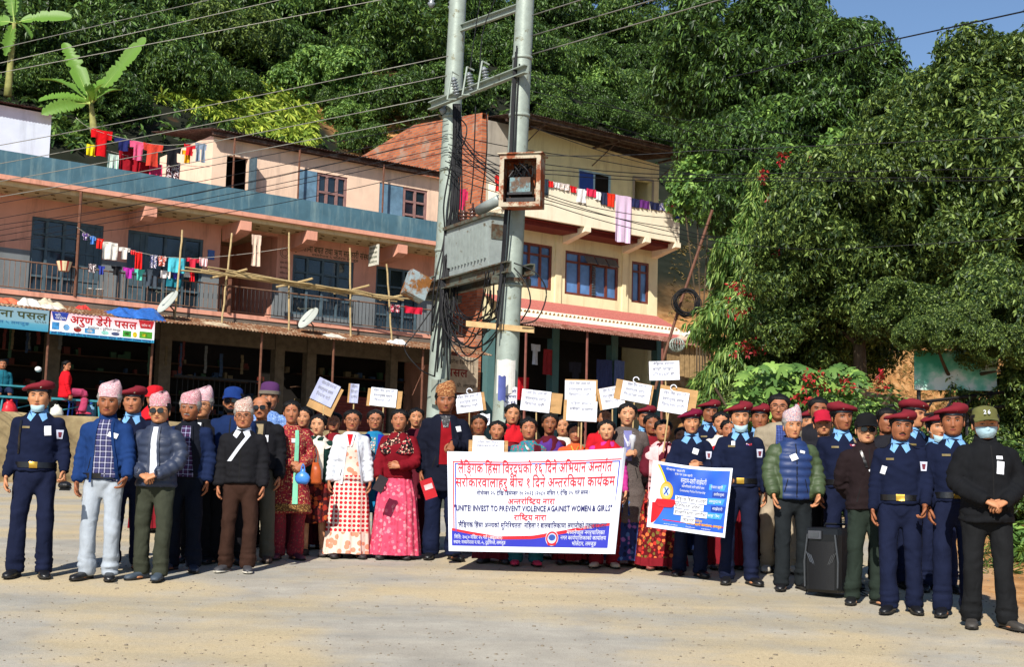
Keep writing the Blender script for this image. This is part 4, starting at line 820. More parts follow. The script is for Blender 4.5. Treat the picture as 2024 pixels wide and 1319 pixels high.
for i, g in enumerate(((1050, 1068, 680, 720, '#b9c0d0', 'shirt', 'white and blue shirt'), (1075, 1092, 690, 740, '#8a2a30', 'cloth', 'dim red cloth'), (1180, 1210, 710, 770, '#3a4470', 'cloth', 'dim blue kurta'), (1020, 1046, 745, 790, '#b01420', 'cloth', 'bright red shawl'), (1215, 1235, 712, 780, '#5a6a9a', 'cloth', 'dim lavender kurta'), (1125, 1150, 715, 775, '#2a2a34', 'shirt', 'dim black jacket'))): garment(*g[:4], .8, g[4], g[5], g[6], 'in the shade of the clothes shop')
# ------------------------------------------------------------------ tea-shop furniture on the terrace
def furniture():
    T = M('turquoise_paint', '#3f8a96', .6, .2, 10); PL = M('blue_plastic', '#24449c', .4, .1)
    def spot(x, y, d): u, z = bl(x, y, d); return bw(u, d, 1.63)
    def bench(p, L, label):
        r = empty('bench', p, EA, label, 'bench'); m = MB(); m.span((-L / 2, -.16, .42), (L / 2, .16, .47)); m.build('seat', T, r)
        for sx in (-1, 1):
            for sy in (-1, 1): m = MB(); m.tube([(sx * (L / 2 - .08), sy * .13, 0), (sx * (L / 2 - .12), sy * .1, .42)], .022, 6); m.build('leg', T, r)
        m = MB(); m.tube([(-L / 2 + .1, 0, .08), (L / 2 - .12, 0, .4)], .016, 5); m.build('brace', T, r)
    bench(spot(140, 812, -1.9), 1.5, 'turquoise bench under the seated woman in red'); bench(spot(45, 812, -1.4), 1.3, 'turquoise bench near the picture edge behind the first officer')
    p = spot(30, 800, -.9); r = empty('table', p, EA, 'turquoise shop table at the picture edge', 'table'); m = MB(); m.span((-.8, -.3, .72), (.8, .3, .76)); m.build('table_top', T, r)
    for sx in (-1, 1):
        for sy in (-1, 1): m = MB(); m.tube([(sx * .72, sy * .25, 0), (sx * .72, sy * .25, .72)], .025, 6); m.build('leg', T, r)
    for x, y, d, lab in ((150, 812, -1.55, 'blue plastic stool under the turquoise bench'), (20, 790, -.6, 'blue plastic stool at the picture edge')):
        r = empty('plastic_stool', spot(x, y, d), EA, lab, 'stool'); m = MB(); m.box((0, 0, .42), (.3, .3, .03)); m.build('seat', PL, r)
        for sx in (-1, 1):
            for sy in (-1, 1): m = MB(); m.tube([(sx * .15, sy * .15, 0), (sx * .12, sy * .12, .41)], .02, 6); m.build('leg', PL, r)
    for k, x in enumerate((171, 181)):
        r = empty('water_jar', spot(x, 790, -1.3 + .35 * k), 0, ('bluish water jar behind the second man, nearer the bench', 'bluish water jar behind the second man, farther from the bench')[k], 'water jar'); m = MB(); m.lathe([(0, 0), (.13, 0), (.135, .1), (.125, .13), (.135, .16), (.135, .28), (.1, .35), (.035, .38), (.035, .44), (0, .44)], (0, 0, 0), 18); m.build('bottle', M('jar_blue', '#6a8fa8', .15, .1, 6, 0, 60, 0, .6), r, True); m = MB(); m.lathe([(.036, .42), (.038, .47), (0, .47)], (0, 0, 0), 12); m.build('cap', PL, r)
    def bagl(x, y, d, s, col, lab):
        u, z = bl(x, y, d); m = MB(); prof = [(0, 0), (s * .9, .02), (s, s * .6), (s * .8, s * 1.3), (s * .3, s * 1.7), (s * .4, s * 1.9), (0, s * 1.85)]; m.lathe(prof, (0, 0, 0), 14); V = m.v[0]; V += .06 * s * RNG.standard_normal(V.shape); o = m.build('plastic_bag', M('bag' + col, col, .4, .2, 20), None, True, label=lab, cat='bag'); o.location = bw(u, d, 1.63 if s > .14 else z)
    bagl(18, 810, -1.5, .2, '#c42a34', 'red plastic bag on the terrace at the picture edge'); bagl(112, 812, -2.0, .16, '#d8d8cc', 'white plastic bag beside the seated woman')
    m = MB(); m.ell((0, 0, .12), (.085, .09, .07)); o = m.build('helmet', M('white_helmet', '#dcdcdc', .3, .05), None, True, label='white helmet hanging beside the brown post', cat='helmet'); u, z = bl(75, 740, -1.0); o.location = bw(u, -1.0, z)
furniture()
# ------------------------------------------------------------------ right of the yellow building
def hillside_things():
    r = empty('thin_pole', (0, 0, 0), 0, 'leaning rusty pole with a coil of cable beside the yellow building', 'pole'); m = MB(); m.tube([at(1408, 415, 38), at(1345, 600, 38), at(1308, 720, 38), at(1295, 770, 38)], .04, 8); m.build('shaft', RUSTPIPE, r)
    m = MB(); c = at(1357, 597, 37.6); rng = np.random.default_rng(4)
    for k in range(16):
        a = np.linspace(0, 2 * math.pi, 26); rx, rz = .30 + .03 * rng.standard_normal(), .34 + .03 * rng.standard_normal(); o = rng.normal(0, .03, 3); m.tube(np.stack([c[0] + o[0] + rx * np.cos(a), c[1] + o[1] + 0 * a, c[2] + o[2] + rz * np.sin(a)], -1), .012, 5)
    m.build('cable_coil', CABLE, r)
    m = MB(); c = at(1338, 682, 37.5); a = np.linspace(0, 2 * math.pi, 20)
    for k in range(8): m.tube(np.stack([c[0] + .2 * np.cos(a) * math.cos(k * .4), c[1] + .2 * np.cos(a) * math.sin(k * .4), c[2] + .18 * np.sin(a)], -1), .012, 4)
    m.build('wire_cage', STEEL, None, label='grey wire cage hanging at the end of the pink awning', cat='cage')
    p = at(1376, 738, 44); r = empty('shed', p, R_(20), 'small plank shed with pink tin roof on the orange earth bank', 'shed'); m = MB()
    for k in range(7): m.box((-.5 + k * .17, 0, .35), (.15, .05, .95 + .06 * (k % 3)), 0)
    m.box((0, .5, .3), (1.1, .9, .7)); m.build('plank_wall', M('bare_plank', '#8c7350', .85, .35, 10), r); m = MB(); corrugated(m, -.8, .7, .9, 1.05, -.3, .82, .09, .014); m.build('tin_roof', metalrust('pink_tin', '#b08078', '#7c4a3a', .5), r)
    for k, (x, y, s, col, lab) in enumerate(((1366, 661, .5, '#d8d4ce', 'white sack on the shed roof'), (1350, 668, .4, '#c9a896', 'brownish sack on the shed roof'), (1384, 664, .45, '#cfc8b8', 'greyish sack at the far end of the shed roof'))):
        m = MB(); m.ell((0, 0, 0), (s * .6, s * .5, s * .35), 0, 14, 8); V = m.v[0]; V += (.05 * vnoise(V * 6 + k))[:, None]; o = m.build('sack', M('stuff' + col, col, .7, .3, 8, .2, 40), None, True, label=lab, cat='sack'); o.location = at(x, y + 4, 44.3)
    r = empty('billboard', at(1888, 733, 24.2), R_(-8), 'pale green and white billboard half hidden by the leaves', 'billboard'); n = NT('faded_board'); v = n.coord(); n.base(n.ramp(n.noise(1.6, 5, v), [(.42, lin('#3fa488')), (.5, lin('#7cc4ac')), (.58, lin('#d2ded8'))]), .6); m = MB(); m.box((0, 0, 0), (1.36, .05, .68)); m.build('board', n.m, r)
    for x in (-.6, .2, .6): m = MB(); m.tube([(x, .05, -2.4), (x, .05, .4)], .035, 6); m.build('post', IRON, r)
    m = MB()
    for x0, x1 in ((-1.9, .75), (-1.9, .75)): m.tube([(x0, -.25, -.75), (x1, -.25, -.38)], .03, 5); m.tube([(x0, -.25, -.95), (x1, -.25, -.62)], .03, 5)
    for k in range(8): t = k / 8; m.tube([(-1.9 + 2.65 * t, -.25, -.95 + .33 * t), (-1.9 + 2.65 * (t + .06), -.25, -.75 + .37 * (t + .06))], .02, 4)
    m.build('steel_truss', IRON, r)
    m = MB(); m.tube([at(1405, 700, 36), at(1392, 790, 36), at(1388, 860, 36)], .03, 6); m.build('sign_post', RUSTPIPE, None, label='thin rusty post in front of the orange earth bank', cat='post')
hillside_things()
# ------------------------------------------------------------------ vegetation
def hit(x, y, y0=20, y1=120):                # where the view ray meets the ground
    d = ray(x, y); ts = np.arange(y0, y1, .4); P = d[None] * ts[:, None] / d[1]; g = ground_z(P[:, 0], P[:, 1]); k = np.argmax(P[:, 2] < g)
    return P[k] if P[k, 2] < g[k] else P[-1]
def leafmat(name, a, b, rough=.5, trans=.28, spec=.35):
    n = NT(name); g = n.new('NewGeometry'); c = n.ramp(g.outputs['Random Per Island'], [(0, mul(lin(a), .72)), (.45, lin(a)), (.8, lin(b)), (1, mul(lin(b), 1.25))])
    n.base(c, rough, 0, spec); tr = n.new('BsdfTranslucent'); n.link(n.mix(.5, c, (.16, .22, .03)), tr.inputs[0]); mx = n.new('MixShader'); mx.inputs[0].default_value = trans
    n.link(n.b.outputs[0], mx.inputs[1]); n.link(tr.outputs[0], mx.inputs[2]); n.link(mx.outputs[0], n.n['Material Output'].inputs[0]); return n.m
LF_DARK = leafmat('dark_leaf', '#2e4623', '#60803c', .42); LF_MID = leafmat('mid_leaf', '#35522a', '#6f8c40', .45); LF_OLIVE = leafmat('olive_leaf', '#314826', '#7c9148', .45, .3, .32); LF_LIGHT = leafmat('light_leaf', '#55793a', '#86a650', .5); LF_FERN = leafmat('fern_leaf', '#7f9a34', '#b4c04a', .6, .35); LF_RED = leafmat('red_bract', '#9a1c26', '#c8313a', .6, .3); LF_ASHOK = leafmat('drooping_leaf', '#557838', '#93aa58', .45); LF_DRY = leafmat('dry_leaf', '#6e5a34', '#96804c', .8)
BARK = M('bark', '#4e4234', .9, .35, 6, .5, 30, stretch=(1, 1, .3), dist=.03); BANANA = leafmat('banana_leaf', '#5f8c34', '#86b04a', .45, .4)
def leaf_mass(tips, dirs, per, L, Wd, droop, spread, rng, fold=.25, curl=.25):
    N = len(tips); T = np.repeat(tips, per, 0); D = np.repeat(dirs / np.maximum(np.linalg.norm(dirs, axis=1), 1e-6)[:, None], per, 0); n = len(T)
    a = rng.normal(size=(n, 3)); a -= (a * D).sum(1)[:, None] * D; a /= np.linalg.norm(a, axis=1)[:, None]
    d = D * (1 - spread) + a * spread * rng.uniform(.6, 1.3, (n, 1)) + np.array([0, 0, -1]) * droop * rng.uniform(.5, 1.4, (n, 1)); d /= np.linalg.norm(d, axis=1)[:, None]
    s = np.cross(d, np.array([0, 0, 1.]) + .6 * rng.normal(size=(n, 3))); s /= np.linalg.norm(s, axis=1)[:, None]; u = np.cross(s, d)
    l = (L * rng.uniform(.65, 1.2, n))[:, None]; w = l * (Wd / L) * .5
    b = T + d * .02; e = b + d * l - np.array([0, 0, 1]) * l * curl * rng.uniform(.2, 1, (n, 1)); m = b + d * l * .45
    V = np.stack([b, m + s * w + u * w * fold, e, m - s * w + u * w * fold], 1).reshape(-1, 3); k = np.arange(n)[:, None] * 4
    return V, np.concatenate([k + [0, 1, 2], k + [0, 2, 3]], 1).reshape(-1, 3)
def crown_mesh(name, seed, R, lobes, tips, per, L, Wd, mat, droop=.5, spread=.8, flat=.85):
    rng = np.random.default_rng(seed); c = rng.normal(size=(lobes, 3)); c /= np.linalg.norm(c, axis=1)[:, None]; c[:, 2] = np.abs(c[:, 2]) * 1.1 - .35; c *= R * rng.uniform(.45, .78, (lobes, 1)); r = R * rng.uniform(.26, .46, lobes)
    k = rng.choice(lobes, tips, p=r ** 2 / (r ** 2).sum()); d = rng.normal(size=(tips, 3)); d[:, 2] += .35; d /= np.linalg.norm(d, axis=1)[:, None]
    P = c[k] + d * (r[k] * rng.uniform(.72, 1.08, tips))[:, None]; P[:, 2] *= flat
    P += .06 * R * np.stack([vnoise(P * 1.3 + q) for q in (0, 9, 17)], 1)
    keep = vnoise(P * 1.1 + 31) > -.42; P, d = P[keep], d[keep]
    V, F = leaf_mass(P, d, per, L, Wd, droop, spread, rng); return bigmesh(name, V, F, [mat])
def trunk_mesh(base, top, r0, seed, limbs=()):
    m = MB(); rng = np.random.default_rng(seed); t = np.linspace(0, 1, 9)[:, None]; P = base + (top - base) * t; P[:, :2] += .05 * np.linalg.norm(top - base) * np.stack([vnoise(np.c_[t * 3, t * 0 + seed, t * 0]), vnoise(np.c_[t * 3, t * 0 + seed, t * 0 + 5])], 1) * np.sin(t * math.pi)
    m.tube(P, r0 * (1 - .65 * t[:, 0]), 9)
    for q in limbs:
        q = np.array(q, float); k = rng.integers(3, 7); a = P[k]; mid = (a + q) / 2 + rng.normal(0, .12, 3); tt = np.linspace(0, 1, 8)[:, None]; m.tube((1 - tt) ** 2 * a + 2 * tt * (1 - tt) * mid + tt * tt * q, r0 * .42 * (1 - .75 * tt[:, 0]), 6)
    return m
CR = [crown_mesh('crown_a', 21, 2.4, 16, 3900, 8, .18, .06, LF_DARK), crown_mesh('crown_b', 22, 2.4, 14, 3900, 8, .18, .058, LF_MID), crown_mesh('crown_c', 23, 2.4, 18, 3600, 8, .19, .062, LF_DARK, .6), crown_mesh('crown_d', 24, 2.3, 19, 6200, 8, .14, .056, LF_OLIVE, .4, .9), crown_mesh('crown_e', 25, 2.3, 22, 6200, 8, .14, .054, LF_OLIVE, .45, .9), crown_mesh('crown_f', 26, 2.2, 13, 2800, 8, .2, .08, LF_LIGHT, .4)]
def tree(label, group, boughs, base=None, r0=.16, name='broadleaf_tree'):
    """boughs: (pixel x, pixel y, depth, scale, crown mesh index)"""
    C = [at(x, y, Y) for x, y, Y, s, k in boughs]; c0 = C[0]
    if base is None: base = np.array([c0[0], c0[1] + .4, float(ground_z(c0[0], c0[1] + .4)) - .1])
    r = empty(name, base, 0, label, 'tree', group); rng = np.random.default_rng(int(abs(c0[0] * 31 + c0[2] * 17)))
    trunk_mesh(np.zeros(3), c0 - base, r0, int(abs(c0[0] * 10)) + 1, [c - base + rng.normal(0, .2, 3) for c in C] + [c0 - base + rng.normal(0, .55, 3) for _ in range(4)]).build('trunk', BARK, r, True)
    for c, (x, y, Y, s, k) in zip(C, boughs):
        o = bpy.data.objects.new('crown' if len(boughs) == 1 else 'bough', CR[k]); link(o, r); o.location = Vector(c - base); o.rotation_euler = (rng.uniform(-.15, .15), rng.uniform(-.15, .15), rng.uniform(0, 6.28)); o.scale = (s, s, s * rng.uniform(.9, 1.1))
    return r
def hilltree(x, y, s, k, label, Y=None, lift=1.2):
    h = hit(x, y); Y = Y or h[1] - lift; return tree(label, 'trees covering the hill behind the shops', [(x, y, Y, s * 1.3, k)])
for a in ((40, 95, 1.25, 0, 'dark tree in the picture corner behind the upper banana plant'), (150, 40, 1.2, 2, 'dark tree top above the banana plant'), (270, 130, 1.25, 2, 'shaded tree right behind the upright banana leaf'), (330, 20, 1.3, 0, 'dark crown high above the rooftop washing'), (450, 95, 1.15, 3, 'olive-leaved tree with a pale trunk above the fern bank'), (520, 20, 1.2, 2, 'dark crown above the fern bank at the picture top'), (470, 175, .55, 0, 'small dark tree standing in the hollow over the ferns'), (640, 165, 1.0, 5, 'fresh green bushy tree beside the fern bank', None, 2.2), (660, 30, 1.25, 1, 'green crown at the picture top above the bushy tree'), (780, 90, 1.3, 1, 'tall green crown left of the shorter pole top'), (770, 205, .85, 0, 'dark tree just above the brick side wall'), (880, 190, .9, 2, 'dark tree seen between the pole and the brick wall top'), (900, 50, 1.25, 0, 'crown behind the pole tops'), (1010, 130, 1.1, 2, 'dark tree behind the taller pole'), (1080, 40, 1.2, 0, 'crown at the picture top right of the taller pole'), (1130, 160, 1.15, 1, 'sunlit green tree above the yellow roof, nearest the pole'), (1230, 80, 1.3, 1, 'high green crown over the middle of the yellow roof'), (1280, 210, 1.1, 1, 'green tree over the far end of the yellow roof'), (1340, 120, 1.15, 2, 'dark green crown beside the patch of sky'), (560, 110, .9, 2, 'dark tree in the shade above the ferns'), (215, 205, .7, 0, 'dark low tree behind the banana stem'), (350, 165, .8, 1, 'green tree at the left end of the fern bank'), (90, 180, .6, 1, 'small tree beside the whitewashed house'), (720, 290, .5, 1, 'small green tree at the foot of the brick wall top'), (1400, 300, .8, 0, 'dark tree behind the vine-covered thicket')): hilltree(*a)
rf = np.random.default_rng(77)
for x in range(-10, 1400, 64):
    for y in (8, 70, 130, 190):
        if (300 < x < 640 and y > 60 + abs(x - 420) * .1 and y > 100) or (x < 320 and y > 150) or rf.random() < .34: continue
        if x > 660 and y > 160 + (x - 1000) * .1 and x < 1000: continue
        h = hit(x, y); tree('leafy tree in the dense dark wood covering the hill', 'filler trees of the dense wood on the hill', [(x + rf.uniform(-20, 20), y + rf.uniform(-18, 18), h[1] + rf.uniform(-.5, 1.5), rf.uniform(.85, 1.3), int(rf.choice([0, 1, 2, 1, 5])))], None, .11)
for x, y, s_, k in ((690, 240, .75, 5), (665, 215, .6, 1), (1075, 225, .8, 1), (1130, 240, .7, 0), (1185, 235, .8, 2), (1240, 250, .75, 1), (1290, 265, .8, 0), (1340, 275, .8, 2), (1160, 200, .8, 0), (1260, 215, .8, 2), (1330, 230, .8, 1)):
    h = hit(x, y); tree('leafy tree in the dense dark wood covering the hill', 'filler trees of the dense wood on the hill', [(x, y, h[1] - .3, s_, k)], None, .1)
G2 = 'tall trees on the slope right of the yellow building'
tree('tall dark tree whose top stands against the sky', G2, [(1480, 75, 44, 1.25, 0), (1420, 180, 45, 1.1, 2), (1530, 170, 44, 1.1, 0), (1460, 300, 45, 1.0, 2)], None, .22)
tree('dark tree with thin see-through top beside the gap of sky', G2, [(1640, 140, 42, 1.0, 0), (1590, 90, 43, .75, 2), (1700, 200, 42, .85, 0), (1620, 250, 42, 1.05, 2), (1690, 320, 42, .8, 2)], None, .2)
tree('slim dark tree behind the flowering thicket', G2, [(1560, 300, 41, 1.0, 2), (1540, 400, 40, 1.0, 0), (1630, 400, 40, 1.0, 0)], None, .18)
G3 = 'big olive-leaved trees at the right of the road'
tb = lambda x, Y: np.array([at(x, 800, Y)[0], Y, float(ground_z(at(x, 800, Y)[0], Y)) - .1])
tree('largest olive-leaved tree filling the right edge', G3, [(1995, 175, 30, .95, 3), (1925, 250, 30, .9, 4), (1890, 300, 29.5, 1.0, 4), (2020, 330, 29, 1.1, 4), (1835, 250, 30.5, .75, 3), (1800, 350, 29.5, .8, 4), (1930, 400, 29, 1.1, 3), (1870, 470, 29, .8, 4), (2010, 500, 28.5, .95, 3), (1940, 580, 29.5, .7, 4)], tb(1915, 29.5), .24)
tree('olive-leaved tree in front of the slim dark trees', G3, [(1690, 450, 31, .95, 3), (1625, 530, 31, .8, 4), (1740, 380, 31, .8, 4), (1775, 530, 30.5, .75, 3), (1690, 610, 31, .7, 3), (1600, 640, 31.5, .65, 4)], tb(1690, 31.5), .2)
tree('low olive-leaved tree with branches hanging over the billboard', G3, [(1872, 640, 25.5, .42, 4), (1990, 620, 25, .6, 3), (2035, 780, 24.5, .62, 4), (1800, 620, 26, .45, 3), (2010, 900, 24.5, .6, 3), (1828, 668, 23.6, .27, 3), (1905, 655, 23.5, .3, 4), (1970, 690, 23.4, .32, 3)], tb(1990, 25), .14)
tree('small olive tree filling the gap behind the officers', G3, [(1560, 690, 33, .75, 4), (1650, 690, 34, .7, 3), (1530, 800, 32, .6, 3)], tb(1600, 33.5), .12)
tree('olive-leaved tree just beyond the right edge of the picture', G3, [(2160, 330, 31, 1.15, 3), (2230, 500, 30, 1.1, 4), (2120, 560, 29, 1.0, 4)], tb(2180, 31), .2)
def droop_tree():
    rng = np.random.default_rng(5); b = tb(1478, 33); r = empty('weeping_tree', b, 0, 'columnar tree with long drooping yellow-green leaves right of the yellow building', 'tree', G3)
    trunk_mesh(np.zeros(3), np.array([.1, 0, 6.6]), .12, 4).build('trunk', BARK, r, True)
    N = 3400; t = rng.uniform(0, 1, N); z0, z1 = at(1460, 830, 33)[2] - b[2], at(1480, 330, 33)[2] - b[2]; z = z0 + (z1 - z0) * t; rad = 1.0 * (.75 + .4 * np.sin(t * 3.0)) * (1 - .5 * np.maximum(t - .75, 0) / .25) * (.85 + .4 * vnoise(np.c_[z * 1.4, z * 0, z * 0 + 2])); a = rng.uniform(0, 2 * math.pi, N); k = rng.uniform(.6, 1.08, N); P = np.stack([rad * k * np.cos(a) + (.35 * t - .1), rad * k * np.sin(a), z], -1); D = np.stack([np.cos(a), np.sin(a), a * 0 + .1], -1)
    P += .4 * np.stack([vnoise(P * 1.5 + q) for q in (0, 5, 9)], 1); V, F = leaf_mass(P, D, 9, .23, .042, .95, .65, rng, .2, .5); o = link(bpy.data.objects.new('crown', bigmesh('weeping_crown', V, F, [LF_ASHOK])), r)
droop_tree()
def clumpmesh(name, P, D, per, L, Wd, mat, droop, spread, seed): V, F = leaf_mass(P, D, per, L, Wd, droop, spread, np.random.default_rng(seed)); return bigmesh(name, V, F, [mat])
def bush(name, label, cat, x, y, Y, rx, rz, n, per, L, Wd, mat, droop=.4, spread=.8, group=None, ry=None):
    c = at(x, y, Y); g = float(ground_z(c[0], c[1])); rng = np.random.default_rng(int(x * 3 + y)); d = rng.normal(size=(n, 3)); d /= np.linalg.norm(d, axis=1)[:, None]; P = d * rng.uniform(.45, 1.05, (n, 1)) * [rx, ry or rx * .7, rz]; P *= (1 + .3 * vnoise(d * 2.5 + x))[:, None]
    r = empty(name, (c[0], c[1], min(g, c[2] - rz * .6)), 0, label, cat, group); o = link(bpy.data.objects.new('foliage', clumpmesh(name, P, d + [0, 0, .4], per, L, Wd, mat, droop, spread, int(x))), r); o.location = (0, 0, c[2] - r.location[2])
    m = MB()
    for k in range(4): m.tube([(.05 * k - .1, 0, -.05), (.1 * k - .15, .02 * k, (c[2] - r.location[2]) * .6), ((k - 1.5) * rx * .4, 0, c[2] - r.location[2] + rz * .3)], .022, 5)
    m.build('stem', BARK, r); return r
bush('vine_thicket', 'yellowish vine-draped thicket at the corner of the yellow building', 'thicket', 1390, 375, 42, 1.1, 1.0, 900, 6, .16, .11, LF_LIGHT, .5); bush('vine_thicket', 'light green vines hanging below the dark tree', 'thicket', 1520, 290, 40.5, .9, 1.2, 500, 6, .17, .12, LF_LIGHT, .6); bush('vine_thicket', 'pale green creeper tangle in front of the slim dark tree', 'thicket', 1680, 290, 38, .9, .6, 450, 6, .17, .12, LF_LIGHT, .6)
bush('flowering_shrub', 'leafy shrub behind the weeping tree top with a few red blooms', 'shrub', 1570, 400, 33.5, 1.2, 1.3, 1300, 7, .2, .07, LF_MID, .5); bush('flowering_shrub', 'light green shrub crown beside the weeping tree', 'shrub', 1600, 480, 33, 1.0, 1.2, 900, 7, .2, .07, LF_LIGHT, .6)
for i, (x, y, Y, n, sx) in enumerate(((1475, 575, 31.8, 26, .35), (1470, 620, 31.8, 22, .3), (1505, 655, 31.6, 16, .25), (1480, 690, 31.6, 14, .25), (1545, 310, 32.5, 10, .12), (1605, 318, 32.5, 10, .12), (1508, 345, 32.5, 8, .1), (1525, 388, 32.4, 8, .1), (1545, 497, 31.8, 8, .15), (1498, 512, 31.7, 6, .12))):
    rng = np.random.default_rng(i); P = rng.normal(0, sx * .5, (n, 3)); o = link(bpy.data.objects.new('red_blossom', clumpmesh('red_blossom', P, rng.normal(size=(n, 3)) + [0, -.5, .2], 7, .1, .05, LF_RED, .2, .9, i)), None, 'crimson blossom cluster among the leaves above the officers', 'blossom', 'crimson blossom clusters in the trees'); o.location = at(x, y, Y)
# broad palmate-leaved shrub and poinsettias behind the officers
def palmate():
    rng = np.random.default_rng(8); r = empty('palmate_shrub', tb(1590, 24), 0, 'shrub with big lobed pale green leaves behind the red-bereted officers', 'shrub'); V, F = [], []; n = 0; b = np.array(r.location)
    for k in range(320):
        x, y = rng.uniform(1440, 1730), rng.uniform(722, 835); x = 1590 + (x - 1590) * (1 - .3 * (800 - y) / 90); c = at(x, y, 24 + rng.uniform(-.7, .7)) - b; s = rng.uniform(.11, .19); rz = rng.uniform(0, 6.28); tilt = rng.uniform(.2, .9); az = rng.uniform(0, 6.28)
        a = np.linspace(0, 2 * math.pi, 29)[:-1]; rr = s * (.42 + .58 * np.abs(np.cos(a * 3.5)) ** .8) * (1 - .25 * np.cos(a)); L = np.stack([rr * np.cos(a), rr * np.sin(a), -.35 * rr * rr / s], -1); L = np.concatenate([[[0, 0, .02]], L]) @ rotz(rz).T @ rotx(tilt).T @ rotz(az * .3 - 1).T
        V.append(L + c); F.append([[n, n + 1 + i, n + 1 + (i + 1) % 28] for i in range(28)]); n += 29
    link(bpy.data.objects.new('foliage', bigmesh('palmate', np.concatenate(V), np.concatenate(F), [LF_LIGHT])), r); m = MB()
    for k in range(5): m.tube([(k * .1 - .2, 0, 0), ((k - 2) * .45, .1, 1.2), ((k - 2) * .75, .1, at(1590, 770, 24)[2] - b[2])], .025, 5)
    m.build('stem', BARK, r)
palmate()
for i, (x, y) in enumerate(((1587, 782), (1612, 752), (1672, 756), (1742, 758))):
    rng = np.random.default_rng(40 + i); P = rng.normal(0, .1, (7, 3)); o = link(bpy.data.objects.new('poinsettia', clumpmesh('poinsettia', P, rng.normal(size=(7, 3)) + [0, -.6, .6], 7, .11, .045, LF_RED, .1, .95, i)), None, 'scarlet poinsettia head behind the red-bereted officers', 'flower', 'poinsettia heads behind the officers'); o.location = at(x, y, 23.3)
# ferns, hill undergrowth, verge
def scatter(name, region, n, per, L, Wd, mat, droop, spread, label, cat, up=.15, seed=0, size=.3, pick=None):
    rng = np.random.default_rng(seed); P = []
    while len(P) < n:
        x, y = rng.uniform(region[0], region[2]), rng.uniform(region[1], region[3])
        if pick and not pick(x, y): continue
        h = hit(x, y, region[4], region[5]); P.append(h + rng.normal(0, size, 3) * [1, .3, .6] + [0, 0, up])
    P = np.array(P); D = rng.normal(size=(len(P), 3)) * .5 + [0, -.35, .9]; return link(bpy.data.objects.new(name, clumpmesh(name, P, D, per, L, Wd, mat, droop, spread, seed)), None, label, cat, None, 'stuff')
pk = lambda x, y: y > 150 + abs(x - 330) * .05 and y < 215 + (x - 330) * .32 and y > 130 + max(0, x - 430) * .45
scatter('undergrowth', (-40, -30, 1400, 300, 38, 110), 2600, 13, .34, .11, LF_DARK, .3, .8, 'dark undergrowth covering the hill', 'undergrowth', .3, 1, .5, lambda x, y: not (320 < x < 630 and pk(x, y))); scatter('undergrowth', (1300, 250, 1760, 640, 38, 110), 900, 12, .3, .1, LF_DARK, .3, .8, 'dark scrub on the slope right of the yellow building', 'undergrowth', .3, 2, .45, lambda x, y: x > 1430 or y < 440)
pk = lambda x, y: y > 150 + abs(x - 330) * .05 and y < 215 + (x - 330) * .32 and y > 130 + max(0, x - 430) * .45
scatter('ferns', (325, 140, 625, 300, 38, 80), 620, 11, .62, .12, LF_FERN, .75, .8, 'bright yellow-green fern bank above the rooftop room', 'ferns', .3, 3, .2, pk); scatter('ferns', (105, 215, 185, 300, 36, 80), 90, 10, .5, .14, LF_MID, .5, .8, 'weeds beside the whitewashed house', 'weeds', .3, 4, .2)
scatter('dry_grass', (1320, 480, 1420, 640, 38, 90), 160, 10, .3, .04, LF_DRY, .5, .7, 'dry brown grass on the bank beside the yellow building', 'grass', .05, 6, .1); scatter('dry_grass', (1640, 700, 1960, 830, 18, 60), 420, 10, .3, .03, LF_DRY, .4, .7, 'dry brown grass under the trees', 'grass', .05, 7, .1)
scatter('verge_grass', (1940, 1070, 2060, 1140, 11, 24), 260, 10, .14, .014, LF_MID, .2, .6, 'short green grass on the right verge', 'grass', .0, 8, .06); scatter('verge_grass', (1640, 850, 2060, 1060, 14, 40), 420, 9, .2, .03, LF_DARK, .3, .7, 'dim weeds behind the officers', 'grass', .02, 9, .1)
bush('low_bush', 'low green bush at the right edge of the road', 'bush', 2016, 1078, 15.5, .24, .2, 130, 7, .12, .06, LF_LIGHT, .2); bush('low_bush', 'dark green bush behind the man in the olive cap', 'bush', 2005, 960, 18.5, .7, .55, 900, 7, .09, .04, LF_DARK, .3); bush('low_bush', 'dim green bush behind the last officers', 'bush', 1800, 930, 20, 1.0, .6, 1300, 7, .1, .045, LF_DARK, .3)
bush('low_bush', 'dark bush behind the loudspeaker', 'bush', 1700, 900, 22, 1.0, 1.0, 1200, 7, .11, .05, LF_DARK, .3); bush('low_bush', 'dark bush behind the officers at the weeping tree', 'bush', 1500, 900, 26, 1.6, 1.0, 1500, 7, .12, .05, LF_DARK, .3)
